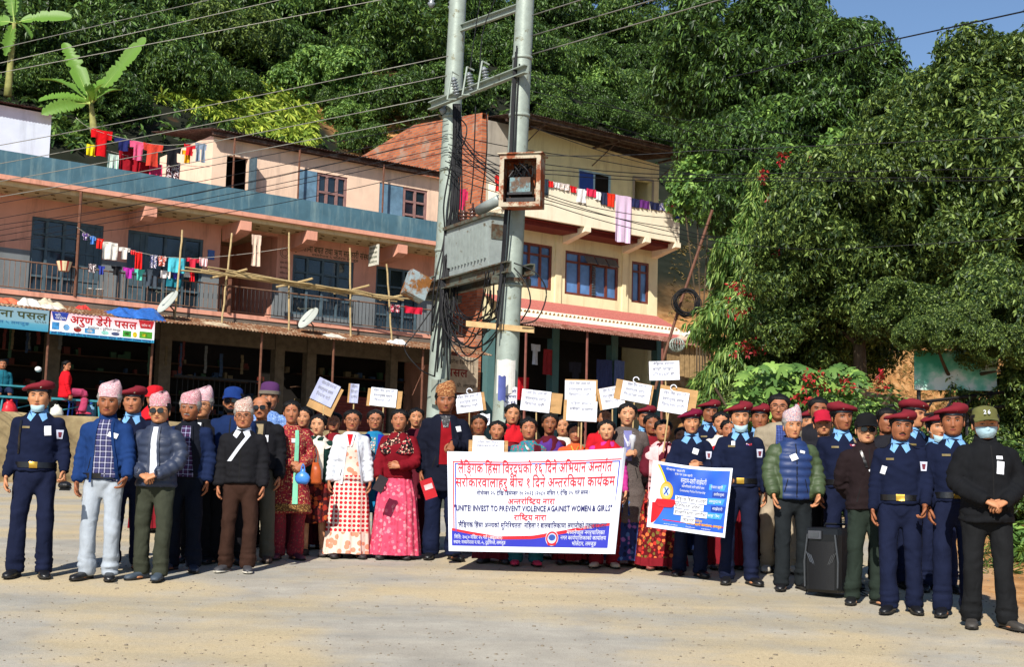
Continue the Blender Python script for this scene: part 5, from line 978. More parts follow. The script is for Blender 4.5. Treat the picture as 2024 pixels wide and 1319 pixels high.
def banana(base, heart, tips, label):
    b = at(*base); r = empty('banana_plant', b, 0, label, 'banana plant'); h = at(*heart) - b; m = MB(); t = np.linspace(0, 1, 8)[:, None]; m.tube(h * t, .13 * (1 - .5 * t[:, 0]), 10); m.build('stem', M('banana_stem', '#8a8a50', .7, .35, 6), r, True); rng = np.random.default_rng(int(base[0]))
    for (x, y, dY, wd, arch) in tips:
        e = at(x, y, heart[2] + dY) - b; n = 44; t = np.linspace(0, 1, n)[:, None]; mid = (h + e) / 2 + [0, 0, arch]; P = (1 - t) ** 2 * h + 2 * t * (1 - t) * mid + t * t * e; T = np.gradient(P, axis=0); T /= np.linalg.norm(T, axis=1)[:, None]; view = np.array([.15, -1, .35]); S = np.cross(T, view + .5 * rng.normal(size=3)); S /= np.linalg.norm(S, axis=1)[:, None]; U = np.cross(S, T)
        w = wd * np.clip(np.sin(np.clip((t - .12) / .88, 0, 1) * math.pi) ** .45, 0, 1) * (t > .1) + .02; w = w * (1 - .5 * rng.random((n, 1)) * (rng.random((n, 1)) < .4)); m = MB(); rows = np.stack([P + S * w + U * w * .22, P + S * w * .5 + U * w * .16, P, P - S * w * .5 + U * w * .16, P - S * w * .9 + U * w * .22], 1); m.grid(rows); m.tube(P - U * .012, .02 * (1.1 - t[:, 0]), 5, 1); m.build('leaf', [BANANA, M('leaf_midrib', '#a9b866', .6)], r, True)
banana((186, 262, 44), (180, 205, 44), ((126, 84, .3, .27, .1), (288, 74, -.2, .26, .1), (78, 158, .5, .3, .5), (76, 200, -.3, .26, .35), (82, 226, -.6, .24, .25), (205, 165, -.6, .3, .3), (240, 178, .6, .2, .3), (168, 178, -.8, .28, .2)), 'banana plant with upright torn leaves above the rooftop washing')
banana((15, 190, 44), (28, 45, 44), ((142, 34, .2, .24, .2), (62, 76, -.3, .22, .35), (-40, 60, .2, .25, .3), (15, -60, 0, .26, .1), (40, -40, .3, .22, .1), (10, 110, -.3, .18, .2)), 'banana plant cut by the top corner of the picture')
# ------------------------------------------------------------------ people: one body mesh each, with clothing, hair and accessories as its parts (metres, built 1.70 m tall facing -y)
CHIN, CROWN = 1.475, 1.70
_HT = np.array([(0, .031, .066, .045), (.06, .043, .079, .05), (.15, .053, .085, .06), (.28, .061, .088, .075), (.42, .067, .089, .09), (.55, .071, .088, .098), (.68, .072, .087, .1), (.80, .067, .079, .094), (.90, .053, .061, .075), (.96, .035, .041, .05), (1.0, .002, .002, .003)])
def g2(x, z, cx, cz, sx, sz): return np.exp(-((x - cx) / sx) ** 2 - ((z - cz) / sz) ** 2)
class Head:
    def __init__(s, rng, female, yaw=0, tilt=0, wide=1.0):
        s.w = wide * 1.17 * (rng.uniform(.95, 1.06) if not female else rng.uniform(.92, 1.0)); s.jaw = rng.uniform(.9, 1.12) * (.93 if female else 1); s.nose = rng.uniform(.85, 1.2); s.f = female; s.cheek = rng.uniform(.6, 1.6); s.age = rng.uniform(.5, 1.3) * (.5 if female else 1); s.sd = rng.uniform(0, 90)
        s.R = rotz(yaw) @ roty(tilt); s.c = np.array([0, .02, 1.47]); s.k = (1.09 if not female else 1.07) * np.array([rng.uniform(.97, 1.05), 1, rng.uniform(.96, 1.04)])
    def dims(s, z):
        t = (np.asarray(z, float) - CHIN) / (CROWN - CHIN); w, f, b = (np.interp(t, _HT[:, 0], _HT[:, k]) for k in (1, 2, 3)); j = 1 + (s.jaw - 1) * np.clip(1 - t / .45, 0, 1); return w * s.w * j, f, b
    def surf(s, th, z, off=0.0, raw=False):
        th = np.asarray(th, float); z = np.asarray(z, float); w, f, b = s.dims(z); off = np.asarray(off, float); sn, cs = np.sin(th), np.cos(th)
        x = (w + off) * sn; y = np.where(cs > 0, -(f + off) * np.abs(cs) ** .85, (b + off) * np.abs(cs) ** .9)
        fr = np.clip(cs * 1.6, 0, 1); ax = np.abs(x); nz = np.where(z > 1.545, np.clip((1.600 - z) / .055, 0, 1), np.clip(1 - (1.545 - z) / .010, 0, 1))
        d = .024 * s.nose * nz * np.exp(-(x / (.0085 + .005 * nz)) ** 2) - .0065 * g2(ax, z, .033, 1.5895, .016, .0095) + (.002 if s.f else .005) * g2(ax, z, .028, 1.609, .022, .008) + .005 * s.cheek * g2(ax, z, .043, 1.562, .02, .018) + .006 * g2(x, z, 0, 1.522, .02, .010) - .004 * g2(x, z, 0, 1.5222, .02, .0022) + .006 * g2(x, z, 0, 1.489, .016, .012) - .003 * g2(x, z, 0, 1.534, .008, .004)
        fc = .015 + (1.548 - z) * .42; d = d - s.age * (.0032 * np.exp(-((ax - fc) / .0042) ** 2) * np.clip((z - 1.506) / .008, 0, 1) * np.clip((1.55 - z) / .006, 0, 1) + .0028 * g2(ax, z, .033, 1.574, .017, .004) + .0016 * np.exp(-(x / .04) ** 2) * np.clip(np.sin((z - 1.615) * 480), 0, 1) * (z > 1.615) * (z < 1.65))
        q = np.broadcast_arrays(x, y, z); d = d + (.0022 * vnoise(np.c_[q[0].ravel() * 26 + s.sd, q[1].ravel() * 26, q[2].ravel() * 26]) + .001 * vnoise(np.c_[q[0].ravel() * 75 + s.sd, q[1].ravel() * 75, q[2].ravel() * 75])).reshape(q[0].shape)
        y = y - d * fr; P = np.stack(np.broadcast_arrays(x, y, z), -1)
        return P if raw else s.tf(P)
    def pt(s, x, z, off=0.0):
        w, _, _ = s.dims(z); return s.surf(np.arcsin(np.clip(np.asarray(x, float) / w, -1, 1)), z, off)
    def tf(s, P): return (np.asarray(P, float) - s.c) * s.k @ s.R.T + s.c
def bez(pts, n):                              # smooth path through joints
    P = [np.array(p, float) for p in pts]; Q = []; m = len(P)
    for i in range(m - 1):
        p0, p1, p2, p3 = P[max(i - 1, 0)], P[i], P[i + 1], P[min(i + 2, m - 1)]
        for f in np.linspace(0, 1, n, endpoint=False): Q.append(.5 * (2 * p1 + (p2 - p0) * f + (2 * p0 - 5 * p1 + 4 * p2 - p3) * f * f + (3 * p1 - p0 - 3 * p2 + p3) * f ** 3))
    return np.array(Q + [P[-1]])
def limb(mb, joints, radii, n=10, k=5, m=0):
    P = bez(joints, k); r = np.interp(np.linspace(0, len(joints) - 1, len(P)), range(len(joints)), radii); mb.tube(P, r, n, m)
def hand(mb, wrist, d, nrm, side, curl=.5, m=0):
    d = np.array(d, float); d /= np.linalg.norm(d); nrm = np.array(nrm, float); nrm -= d * (nrm @ d); nrm /= np.linalg.norm(nrm); s = np.cross(d, nrm) * side; w = np.array(wrist, float)
    C = [w - d * .02, w + d * .015, w + d * .05, w + d * .085, w + d * .1]; mb.rings(C, [.024, .028, .038, .039, .034], [.019, .017, .016, .014, .012], 10, m, True, s, nrm)
    for k, (o, L) in enumerate(((-.031, .062), (-.0105, .078), (.0105, .073), (.031, .055))):
        p = w + d * .085 + s * o; a = .12; P = [p]; q = d + s * o * .9; q /= np.linalg.norm(q)
        for j in range(3): a += curl * (.75 + .12 * k); p = p + (q * math.cos(a) + nrm * math.sin(a)) * L * (.42, .33, .25)[j]; P.append(p)
        mb.tube(bez(P, 2), np.linspace(.0102, .0078, 7), 6, m)
    b = w + d * .022 - s * .030; P = [b, b - s * .022 + d * .025 + nrm * .012, b - s * .022 + d * .055 + nrm * .026, b - s * .012 + d * .075 + nrm * .034]; mb.tube(bez(P, 2), np.linspace(.0135, .009, 7), 6, m)
def remesh(mb, vox, it=6, fac=.5):
    me = mb.mesh('tmp', []); o = bpy.data.objects.new('tmp', me); COL.objects.link(o); r = o.modifiers.new('r', 'REMESH'); r.mode = 'VOXEL'; r.voxel_size = vox; r.use_smooth_shade = True; s = o.modifiers.new('s', 'SMOOTH'); s.factor = fac; s.iterations = it
    dg = bpy.context.evaluated_depsgraph_get(); out = bpy.data.meshes.new_from_object(o.evaluated_get(dg)); bpy.data.objects.remove(o); bpy.data.meshes.remove(me); return out
def vn(me):
    n = len(me.vertices); V = np.zeros(n * 3, np.float32); N = np.zeros(n * 3, np.float32); me.vertices.foreach_get('co', V); me.vertex_normals.foreach_get('vector', N); return V.reshape(-1, 3).astype(float), N.reshape(-1, 3).astype(float)
def setv(me, V): me.vertices.foreach_set('co', V.astype(np.float32).ravel()); me.update()
def seg_param(P, J):                          # distance travelled along a joint chain, and distance off it
    best = np.full(len(P), 9.); al = np.zeros(len(P)); L = 0
    for a, b in zip(J, J[1:]):
        a, b = np.array(a), np.array(b); l = np.linalg.norm(b - a); t = np.clip((P - a) @ (b - a) / l / l, 0, 1); q = np.linalg.norm(P - (a + t[:, None] * (b - a)), axis=1); k = q < best; best[k] = q[k]; al[k] = L + t[k] * l; L += l
    return al, best
# --- cloth patterns
def plaid(name, a, b, c=None, sc=.07):
    if name in _MC: return _MC[name]
    n = NT(name); tc = n.new('TexCoord'); sx = n.new('SeparateXYZ'); n.link(tc.outputs['Object'], sx.inputs[0])
    def band(o, w, ph=0): return n.math('LESS_THAN', n.math('PINGPONG', n.math('ADD', o, ph), sc / 2), w)
    h, v = band(sx.outputs[2], sc * .1), band(sx.outputs[0], sc * .1); h2, v2 = band(sx.outputs[2], sc * .22, sc * .5), band(sx.outputs[0], sc * .2, sc * .5)
    col = n.mix(n.math('MULTIPLY', n.math('ADD', h2, v2), .35), lin(a), lin(c or b)); col = n.mix(n.math('MULTIPLY', n.math('ADD', h, v), .48), col, lin(b)); n.base(col, .9, 0, .1); wrinkle(n, n.coord(), .6); _MC[name] = n.m; return n.m
def floral(name, base, cols, sc=30, thr=.42, z=None):
    if name in _MC: return _MC[name]
    n = NT(name); v = n.coord(); vo = n.new('TexVoronoi'); vo.inputs['Scale'].default_value = sc; n.link(v, vo.inputs['Vector']); nz = n.noise(sc * 2.2, 3, v); d = n.math('ADD', vo.outputs['Distance'], n.math('MULTIPLY', n.math('SUBTRACT', nz, .5), .55))
    sp = n.new('SeparateColor'); n.link(vo.outputs['Color'], sp.inputs[0]); k = len(cols); fl = n.ramp(sp.outputs[0], [((i + .02) / k, lin(c)) for i, c in enumerate(cols)], 'CONSTANT')
    n.base(n.mix(n.math('LESS_THAN', d, thr), n.ramp(n.noise(6, 4, v), [(.3, mul(lin(base), .8)), (.7, lin(base))]), fl), .85, 0, .12); wrinkle(n, v, .6); _MC[name] = n.m; return n.m
def dotted(name, base, dot, sp=.052, r=.36):
    if name in _MC: return _MC[name]
    n = NT(name); tc = n.new('TexCoord'); sx = n.new('SeparateXYZ'); n.link(tc.outputs['Object'], sx.inputs[0])
    def cell(o, ph=0.0): return n.math('SUBTRACT', n.math('FRACT', n.math('DIVIDE', n.math('ADD', o, ph + 10), sp)), .5)
    a, b = cell(sx.outputs[0]), cell(sx.outputs[2]); d = n.math('SQRT', n.math('ADD', n.math('MULTIPLY', a, a), n.math('MULTIPLY', b, b))); inz = n.math('MULTIPLY', n.math('GREATER_THAN', sx.outputs[2], .30), n.math('LESS_THAN', sx.outputs[2], .95)); m = n.math('MULTIPLY', n.math('LESS_THAN', d, r), inz)
    vo = n.new('TexVoronoi'); vo.inputs['Scale'].default_value = 13; n.link(tc.outputs['Object'], vo.inputs['Vector']); fl = n.math('MULTIPLY', n.math('LESS_THAN', vo.outputs['Distance'], .42), n.math('SUBTRACT', 1.0, inz)); c = n.mix(m, lin(base), lin(dot)); c = n.mix(n.math('MULTIPLY', fl, .75), c, lin('#c8643a')); n.base(c, .8, 0, .15); wrinkle(n, n.coord(), .5); _MC[name] = n.m; return n.m
def knit(name, col, sc=160):
    if name in _MC: return _MC[name]
    n = NT(name); v = n.coord(); w = n.new('TexWave'); w.inputs['Scale'].default_value = sc / 3; w.bands_direction = 'X'; n.link(v, w.inputs[0]); n.base(n.ramp(n.noise(5, 5, v), [(.3, mul(lin(col), .82)), (.7, mul(lin(col), 1.15))]), .92, 0, .1); wrinkle(n, n.coord(), .7); _MC[name] = n.m; return n.m
SKINS = [M('skin_tone', c, .55, .26, 16, .3, 70, 0, .3, dist=.003) for c in ('#a3694a', '#b57c58', '#8c5639', '#c08a66', '#a56e4c')]
DARKHAIR = M('black_hair', '#0c0a0a', .58, .4, 40, .5, 180, 0, .2, (1, 1, .15)); GREYHAIR = M('grey_hair', '#8d8a86', .5, .3, 40, .5, 180); EYEW = M('eye_white', '#a3958a', .3, .05, 20, 0); INK = M('iris_and_lash', '#120d0b', .35, .1, 20, 0); BRASS = M('brass', '#c39a3e', .3, .15, 20, 0, 60, .8, .5); PAPER = M('white_paper', '#dcdee6', .8, .05, 9, .2, 60); BLACKL = M('black_leather', '#141416', .32, .3, 20, .1, 90, 0, .5)
NAVY = knit('navy_sweater', '#12182e'); NAVYT = cloth('navy_trousers', '#131930'); MAROON = M('maroon_beret', '#6e1622', .85, .15, 12, .3, 200); SKYB = cloth('sky_blue_shirt', '#6a98c4')
ARM = {'down': ((.238, .02, 1.12), (.232, -.06, .88), (0, -.12, -1), (-1, -.1, 0), .35), 'clasp': ((.262, -.02, 1.13), (.075, -.19, .985), (-.9, -.25, -.3), (0, .6, -.8), .6), 'hold': ((.245, -.03, 1.14), (.13, -.25, 1.17), (-.35, -.2, .75), (-.6, .5, .2), .8), 'cross': ((.25, -.06, 1.13), (-.02, -.205, 1.13), (-1, .05, .05), (0, .9, -.2), .4), 'bag': ((.25, -.01, 1.13), (.11, -.22, 1.03), (-.6, -.3, -.6), (-.2, .7, -.5), .9), 'back': ((.25, .06, 1.13), (.12, .16, .98), (-.7, 0, -.4), (0, -1, 0), .5), 'grip': ((.25, -.04, 1.13), (.235, -.26, 1.16), (-.1, -.7, .15), (0, -.1, -1), 1.0)}
def mirror(p): return (-p[0], p[1], p[2])
def person(label, x, top, at_, hat=None, sex='m', yaw=0, hy=0, tilt=0, skin=0, girth=1.0, arms=('down', 'down'), topw=None, legs=None, hair=None, face='', group=None, extra=None, wide=1.0, feet=True, shoe='#161618', sit=False, seed=None, headonly=False):
    """at_: pixel row of the feet (> 200) or the distance in metres; top: pixel row of the top of head or hat"""
    rng = np.random.default_rng(int(x * 13 + top) if seed is None else seed); fem = sex == 'f'; yaw += rng.uniform(-.13, .13); hy += rng.uniform(-.12, .12) - yaw * .4; tilt += rng.uniform(-.06, .06)
    if at_ > 200: d = ray(x, at_); Y = 1.752 / (.0755 - d[2] / d[1]); p = at(x, top, Y)
    else: p = at(x, top, at_)
    gz = float(ground_z(p[0], p[1])); up = {'topi': .075, 'beret': .035, 'cap': .03, 'beanie': .06}.get((hat or ('none',))[0], .022); H = p[2] - gz
    s = H / (1.47 + (.23 + up) * (1.07 if fem else 1.09)); r = empty('person', (p[0], p[1] + (.02 * s), gz), yaw, label, 'person', group); r.scale = (s * .5 + .5 * min(max(s, .88), 1.04), ) * 2 + (s,); kx = girth
    hd = Head(rng, fem, hy, tilt, wide); J = []
    for side, a in ((-1, arms[0]), (1, arms[1])):
        e, w, hdv, hn, c = ARM[a] if isinstance(a, str) else a; jt = rng.uniform(-1, 1, 4) * (.022 if a == 'down' else .006); e = (e[0] + jt[0], e[1] + jt[1], e[2]); w = (w[0] + jt[2] * .8, w[1] + jt[3] * 1.4, w[2]); sh = (side * (.163 if not fem else .145) * (.6 + .4 * kx), .015, 1.352); m_ = (lambda q: q) if side > 0 else mirror; nar = .9 if not fem else .85
        ek = (e[0] * nar * (.55 + .45 * kx), e[1], e[2]); wk = (w[0] * (.75 + .25 * kx), w[1] - (.05 * (kx - 1) * 3 if w[1] < -.1 else 0), w[2]); J.append((sh, m_(ek), m_(wk), m_(hdv), m_(hn), side, c))
    # torso, neck and head as one skin
    b = MB(); fx = .9 if fem else 1.0; n = 44; th = np.concatenate([np.linspace(-1.25, 1.25, 25), np.linspace(1.25, 2 * math.pi - 1.25, n - 25 + 1)[1:]])[:n]; th = th[:n]
    rows = []; tor = ((.86, .14, .1), (1.05, .128 * fx, .09), (1.3, .15 * fx, .1), (1.39, .14 * fx, .075), (1.432, .085, .062), (1.452, .058, .055), (1.468, .054, .052), (1.482, .053, .053))
    for z, rx, ry in tor:
        k = kx if z < 1.4 else .6 + .4 * kx; P = np.stack([rx * k * np.sin(th), .02 - ry * k * np.cos(th), np.full(n, z)], -1); rows.append(hd.tf(P) if z > 1.46 else P)
    w, f, bk = hd.dims(CHIN); P = hd.surf(th, np.full(n, CHIN), -.006); P2 = hd.tf(np.stack([.05 * np.sin(th), np.where(np.cos(th) > 0, -.052 * np.cos(th), .02 - .05 * np.cos(th)), np.full(n, CHIN - .003)], -1)); back = np.cos(th) < .05
    P = np.where(back[:, None], hd.tf(np.stack([.054 * np.sin(th), .02 - .054 * np.cos(th), np.full(n, 1.492)], -1)), P); rows.append(P)
    for z in np.concatenate([np.linspace(CHIN + .006, 1.64, 31), np.linspace(1.648, CROWN, 9)]):
        q = hd.surf(th, np.full(n, z))
        if z < 1.525: t = (z - 1.48) / .045; ne = hd.tf(np.stack([.054 * np.sin(th), .02 - .054 * np.cos(th), np.full(n, max(z, 1.494))], -1)); q = np.where(back[:, None], ne * (1 - max(t, 0)) + q * max(t, 0), q)
        rows.append(q)
    b.grid(np.array(rows), 0, True)
    bh = 1.606 + rng.uniform(-.003, .004)
    for sgn in (-1, 1):
        ec = hd.tf([[sgn * (hd.dims(1.57)[0] + .004), .012, 1.572]])[0]; b.ell(ec, (.010, .02, .031), 0, 10, 8, hd.R @ rotz(sgn * .35))
        q = np.linspace(0, 2 * math.pi, 13)[:-1]; ex = sgn * .0325
        b.add(hd.pt(ex + .0125 * np.cos(q), 1.588 + .0036 * np.sin(q), .0022), [tuple(range(12))], 1); b.add(hd.pt(ex + .005 * np.cos(q), 1.588 + .0036 * np.sin(q), .0036), [tuple(range(12))], 2)
        t = np.linspace(-1, 1, 7); lid = np.concatenate([hd.pt(ex + .0145 * t, 1.5908 - .004 * t * t, .004), hd.pt(ex + .0145 * t, 1.5942 - .004 * t * t, .004)]); b.add(lid, [(i, i + 1, i + 8, i + 7) for i in range(6)], 2)
        t = np.linspace(0, 1, 6); bx = sgn * (.014 + .036 * t); bz = bh + .006 * np.sin(t * 2.4) - .002 * t; th_ = (.002 if fem else .0032) * (1.2 - .5 * t); b.add(np.concatenate([hd.pt(bx, bz - th_, .0035), hd.pt(bx, bz + th_, .0035)]), [(i, i + 1, i + 7, i + 6) for i in range(5)], 2 if 'grey' not in face else 4)
        b.ell(hd.pt(sgn * .009, 1.5425, -.004), (.0065, .006, .0055), 0, 8, 6)
    t = np.linspace(-1, 1, 9); mw = rng.uniform(.85, 1.25); lp = np.concatenate([hd.pt(.021 * mw * t, 1.5225 - .007 * (1 - t * t) - .001, .002), hd.pt(.021 * mw * t, 1.5225 + .006 * (1 - t * t) * (.8 + .2 * np.cos(t * 6)), .002)]); b.add(lp, [(i, i + 1, i + 10, i + 9) for i in range(8)], 3); b.add(np.concatenate([hd.pt(.02 * mw * t, 1.5218 + 0 * t, .0036), hd.pt(.02 * mw * t, 1.5236 + 0 * t, .0036)]), [(i, i + 1, i + 10, i + 9) for i in range(8)], 2)
    for sh, e, w_, hv, hn, side, c in J:
        limb(b, (sh, e, w_), (.046, .039, .027), 10, 5); hand(b, w_, hv, hn, side, c)
    fw = rng.uniform(-.06, .06)
    if sit: LG = [((sg * .09, .0, .92), (sg * .12, -.42, .93), (sg * .12, -.40, .5)) for sg in (-1, 1)]
    else: LG = [((sg * .085 * kx, .01, .92), (sg * (.09 + .02 * rng.random()) * kx, -.01 + fw * sg * .5 - .02 * rng.random(), .49), (sg * (.088 + .04 * rng.random()) * kx, .02 + fw * sg, .07)) for sg in (-1, 1)]
    for L_ in LG: limb(b, L_, (.08, .055, .038), 10, 4); b.ell((L_[2][0], L_[2][1] - .05, L_[2][2] - .046), (.03, .09, .018), 0, 10, 6)
    bo = b.build('body', [SKINS[skin % 5], EYEW, INK, M('lip', '#7c3a34' if not fem else '#96403e', .4, .1, 20, 0), GREYHAIR], r, True)
    parts = {}
    # upper garment
    T = dict(kind='sweater', mat=NAVY, hem=.97, loose=.018, puff=0, fold=1.0, flare=0.0, sleeve=None, wr=.0); T.update(topw or {}); lo = T['loose']; m = MB(); rr = []; hz = T['hem']
    tz = [(hz, None), (.9, None), (1.0, None), (1.1, None), (1.2, None), (1.3, None), (1.37, None), (1.415, None), (1.45, None)]; tab = np.array([(.4, .185, .15), (.7, .178, .135), (.9, .156, .122), (1.0, .148, .117), (1.1, .145, .115), (1.2, .154, .12), (1.29, .158, .122), (1.345, .150, .110), (1.40, .112, .090), (1.455, .070, .068)])
    if fem: tab[:, 1] *= np.array([1.0, 1.0, 1.0, .96, .9, .9, .89, .87, .9, .95]); tab[5:7, 2] += .014
    zz = sorted({hz} | {z for z in tab[:, 0] if z > hz + .03}); C, RX, RY = [], [], []
    for z in zz:
        rx, ry = np.interp(z, tab[:, 0], tab[:, 1]), np.interp(z, tab[:, 0], tab[:, 2]); k = kx if z < 1.34 else (.55 + .45 * kx); bel = (kx - 1) * .10 * math.exp(-((z - 1.08) / .14) ** 2); fl = T['flare'] * max(0, (1.0 - z))
        C.append((0, .012 - bel * .6, z)); RX.append(rx * k + lo + fl); RY.append(ry * k + lo + bel + fl * .7)
    m.rings(C, RX, RY, 28, 0, True, power=.86)
    for sh, e, w_, hv, hn, side, c in J:
        wv = np.array(w_); ev = np.array(e); cuff = wv + (wv - ev) / np.linalg.norm(wv - ev) * .005
        if T['kind'] == 'short': cuff = np.array(sh) + (ev - np.array(sh)) * .7; limb(m, (sh, tuple(cuff)), (.062 + lo, .058 + lo), 12, 5)
        else: limb(m, (sh, e, tuple(cuff)), (.052 + lo, .043 + lo, .033 + lo * .8 + T['wr']), 12, 5)
        m.ell(np.array(sh) + [0, 0, -.004], (.055 + lo, .058 + lo, .052 + lo))
    me = remesh(m, .0155, 5); V, N = vn(me); arm = [seg_param(V, (sh, e, w_)) for sh, e, w_, *_ in J]; sd = seed_ = rng.uniform(0, 50)
    onarm = np.minimum(arm[0][1], arm[1][1]) < .085 + lo * .6; onarm &= np.abs(V[:, 0]) > .13 * (.5 + .5 * kx); al = np.where(arm[0][1] < arm[1][1], arm[0][0], arm[1][0])
    fo = T['fold']; rd = lambda q: 1 - 2.2 * np.abs(vnoise(q)); D = fo * (.006 * vnoise(V * [8, 8, 13] + sd) + .0055 * rd(np.c_[V[:, 0] * 6, V[:, 1] * 6, V[:, 2] * 12 + V[:, 0] * 6] + sd) + .004 * vnoise(V * [22, 22, 34] + sd)); D += fo * onarm * .006 * np.exp(-((al - .27) / .1) ** 2) * np.sin(al * 95 + 3 * vnoise(V * 9 + sd)); D += fo * onarm * .004 * np.exp(-((al - .46) / .07) ** 2) * np.sin(al * 140)
    if T['puff']:
        q = np.where(onarm, al, V[:, 2] + .0 * V[:, 0]); D += T['puff'] * (np.abs(np.sin(q * math.pi / .078 + .5 * vnoise(V * 4))) ** .55 - .55)
    elif not onarm.all(): D += (~onarm) * fo * .005 * np.exp(-((V[:, 2] - hz - .05) / .07) ** 2) * np.sin(V[:, 2] * 90 + 4 * vnoise(V * 6 + sd))
    V = V + N * D[:, None]; setv(me, V); me.materials.append(T['mat'])
    if T['sleeve']:
        me.materials.append(T['sleeve']); F = np.zeros(len(me.polygons), np.int32); ce = np.zeros(len(me.polygons) * 3, np.float32); me.polygons.foreach_get('center', ce); ce = ce.reshape(-1, 3); ar = [seg_param(ce.astype(float), (sh, e, w_)) for sh, e, w_, *_ in J]; F[:] = (np.minimum(ar[0][1], ar[1][1]) < .09 + lo) & (np.abs(ce[:, 0]) > .125 * (.5 + .5 * kx)) | (np.abs(ce[:, 0]) > .17 * kx); me.polygons.foreach_set('material_index', F)
    to = link(bpy.data.objects.new({'short': 'shirt'}.get(T['kind'], T['kind']), me), r); bvh = BVHTree.FromPolygons(V.tolist(), [tuple(q.vertices) for q in me.polygons])
    def conf(mb, quad, off=.005, nx=6, nz=8, mi=0, mid=None):
        """lay a four-cornered patch (x, z corners: top left, top right, bottom right, bottom left) on the garment front"""
        q = np.array(quad, float); P = np.zeros((nz + 1, nx + 1, 3)); prev = -.15
        for j in range(nz + 1):
            for i in range(nx + 1):
                a, c = i / nx, j / nz; xz = (q[0] * (1 - a) + q[1] * a) * (1 - c) + (q[3] * (1 - a) + q[2] * a) * c; h = bvh.ray_cast(Vector((xz[0], -1, xz[1])), Vector((0, 1, 0)))[0]; prev = h.y if h else prev; P[j, i] = (xz[0], prev - off, xz[1])
        if off > .003: P[0, :, 1] += 0; 
        mb.grid(P[::-1], mi); return P
    def patch(name, quads, mat, off=.005, parent=None, nx=5, nz=6, lab=None):
        k = MB()
        for q in quads: conf(k, q, off, nx, nz)
        o = k.build(name, mat, parent or r, True)
        if lab: o['label'] = lab
        return o
    def ring(name, z, h, mat, off=.006, parent=None):          # belt or hem band following the garment
        k = MB(); A = np.linspace(0, 2 * math.pi, 41)[:-1]; rows = []
        for zz_ in (z - h / 2, z + h / 2):
            row = []
            for a in A:
                dv = Vector((math.sin(a), -math.cos(a), 0)); hh = bvh.ray_cast(Vector((0, .01, zz_)) + dv * .6, -dv)[0]; 
                q = Vector((hh.x, hh.y, zz_)) if hh and (hh.xy.length < .24) and abs(hh.x) < .158 * kx + lo else Vector((dv.x * (.155 * kx + lo), dv.y * (.117 * kx + lo) + .01, zz_)); row.append(q + dv * off)
            rows.append([tuple(v) for v in row])
        k.grid(np.array(rows), 0, True); return k.build(name, mat, parent or r, True)
    # lower garment
    G = legs or dict(kind='trousers', mat=NAVYT)
    if G['kind'] == 'trousers':
        m = MB(); g = G.get('loose', .0); m.rings([(0, .01, .74), (0, .01, .80), (0, .01, .88), (0, .01, .96), (0, .01, min(1.03, max(hz + .05, 1.0)))], np.array([.07, .130, .150, .146, .138]) * kx + .004, np.array([.06, .09, .118, .116, .108]) * kx + .004, 24, 0, True)
        for (a, k_, c) in LG:
            k2 = (k_[0], k_[1], k_[2]); limb(m, (a, k2, (c[0], c[1], c[2] - .025 if not sit else c[2])), (.082 * kx + g, .058 + g, .054 + g * 1.4), 14, 6)
        me = remesh(m, .017, 4); V, N = vn(me); z = V[:, 2]; w_ = z + .5 * np.abs(V[:, 0]); rd = lambda q: 1 - 2 * np.abs(vnoise(q)); D = .008 * vnoise(V * [14, 12, 5] + sd) + .006 * rd(np.c_[V[:, :2] * 7, w_ * 7] + sd) + .013 * np.exp(-((z - .14) / .1) ** 2) * rd(np.c_[V[:, :2] * 6, z * 30] + sd) + .006 * np.exp(-((z - .5) / .12) ** 2) * rd(np.c_[V[:, :2] * 7, w_ * 22] + sd) + .006 * np.exp(-((z - .82) / .09) ** 2) * rd(np.c_[V[:, :2] * 8, (z - np.abs(V[:, 0])) * 18] + sd); V = V + N * D[:, None]; setv(me, V); me.materials.append(G['mat']); link(bpy.data.objects.new('trousers', me), r)
    if G['kind'] == 'skirt':
        A = np.linspace(0, 2 * math.pi, 97)[:-1]; rows = []; hem = G.get('hem', .05); zt = G.get('top', 1.02); pl = G.get('pleat', .012); nf = G.get('n', 17); fl = G.get('flare', .06)
        for z in np.linspace(zt, hem, 22):
            t = (zt - z) / (zt - hem); rx = (.13 + .045 * min(1, t * 3)) * kx + .012 + fl * t; ry = (.1 + .04 * min(1, t * 3)) * kx + .012 + fl * t * .8; w = pl * t ** .7 * (np.sin(A * nf + .8 * np.sin(A * 3 + sd) + t * .7) + .5 * np.sin(A * nf * 1.9 + sd)) + .012 * t * vnoise(np.c_[A * 2, A * 0 + t * 3, A * 0 + sd]); rows.append(np.stack([(rx + w) * np.sin(A), .015 - (ry + w) * np.cos(A), np.full(96, z) + .012 * t * vnoise(np.c_[np.cos(A) * 2 + sd, np.sin(A) * 2, A * 0])], -1))
        k = MB(); k.grid(np.array(rows), 0, True, True); P2 = np.array(rows[-1]); k.grid(np.array([P2, P2 * [.9, .9, 1] + [0, 0, .02]]), 0, True, True); k.build('skirt', G['mat'], r, True)
        if G.get('border'): k = MB(); k.grid(np.array(rows[-3:]) * [1.012, 1.012, 1], 0, True, True); k.build('skirt_border', G['border'], r, True)
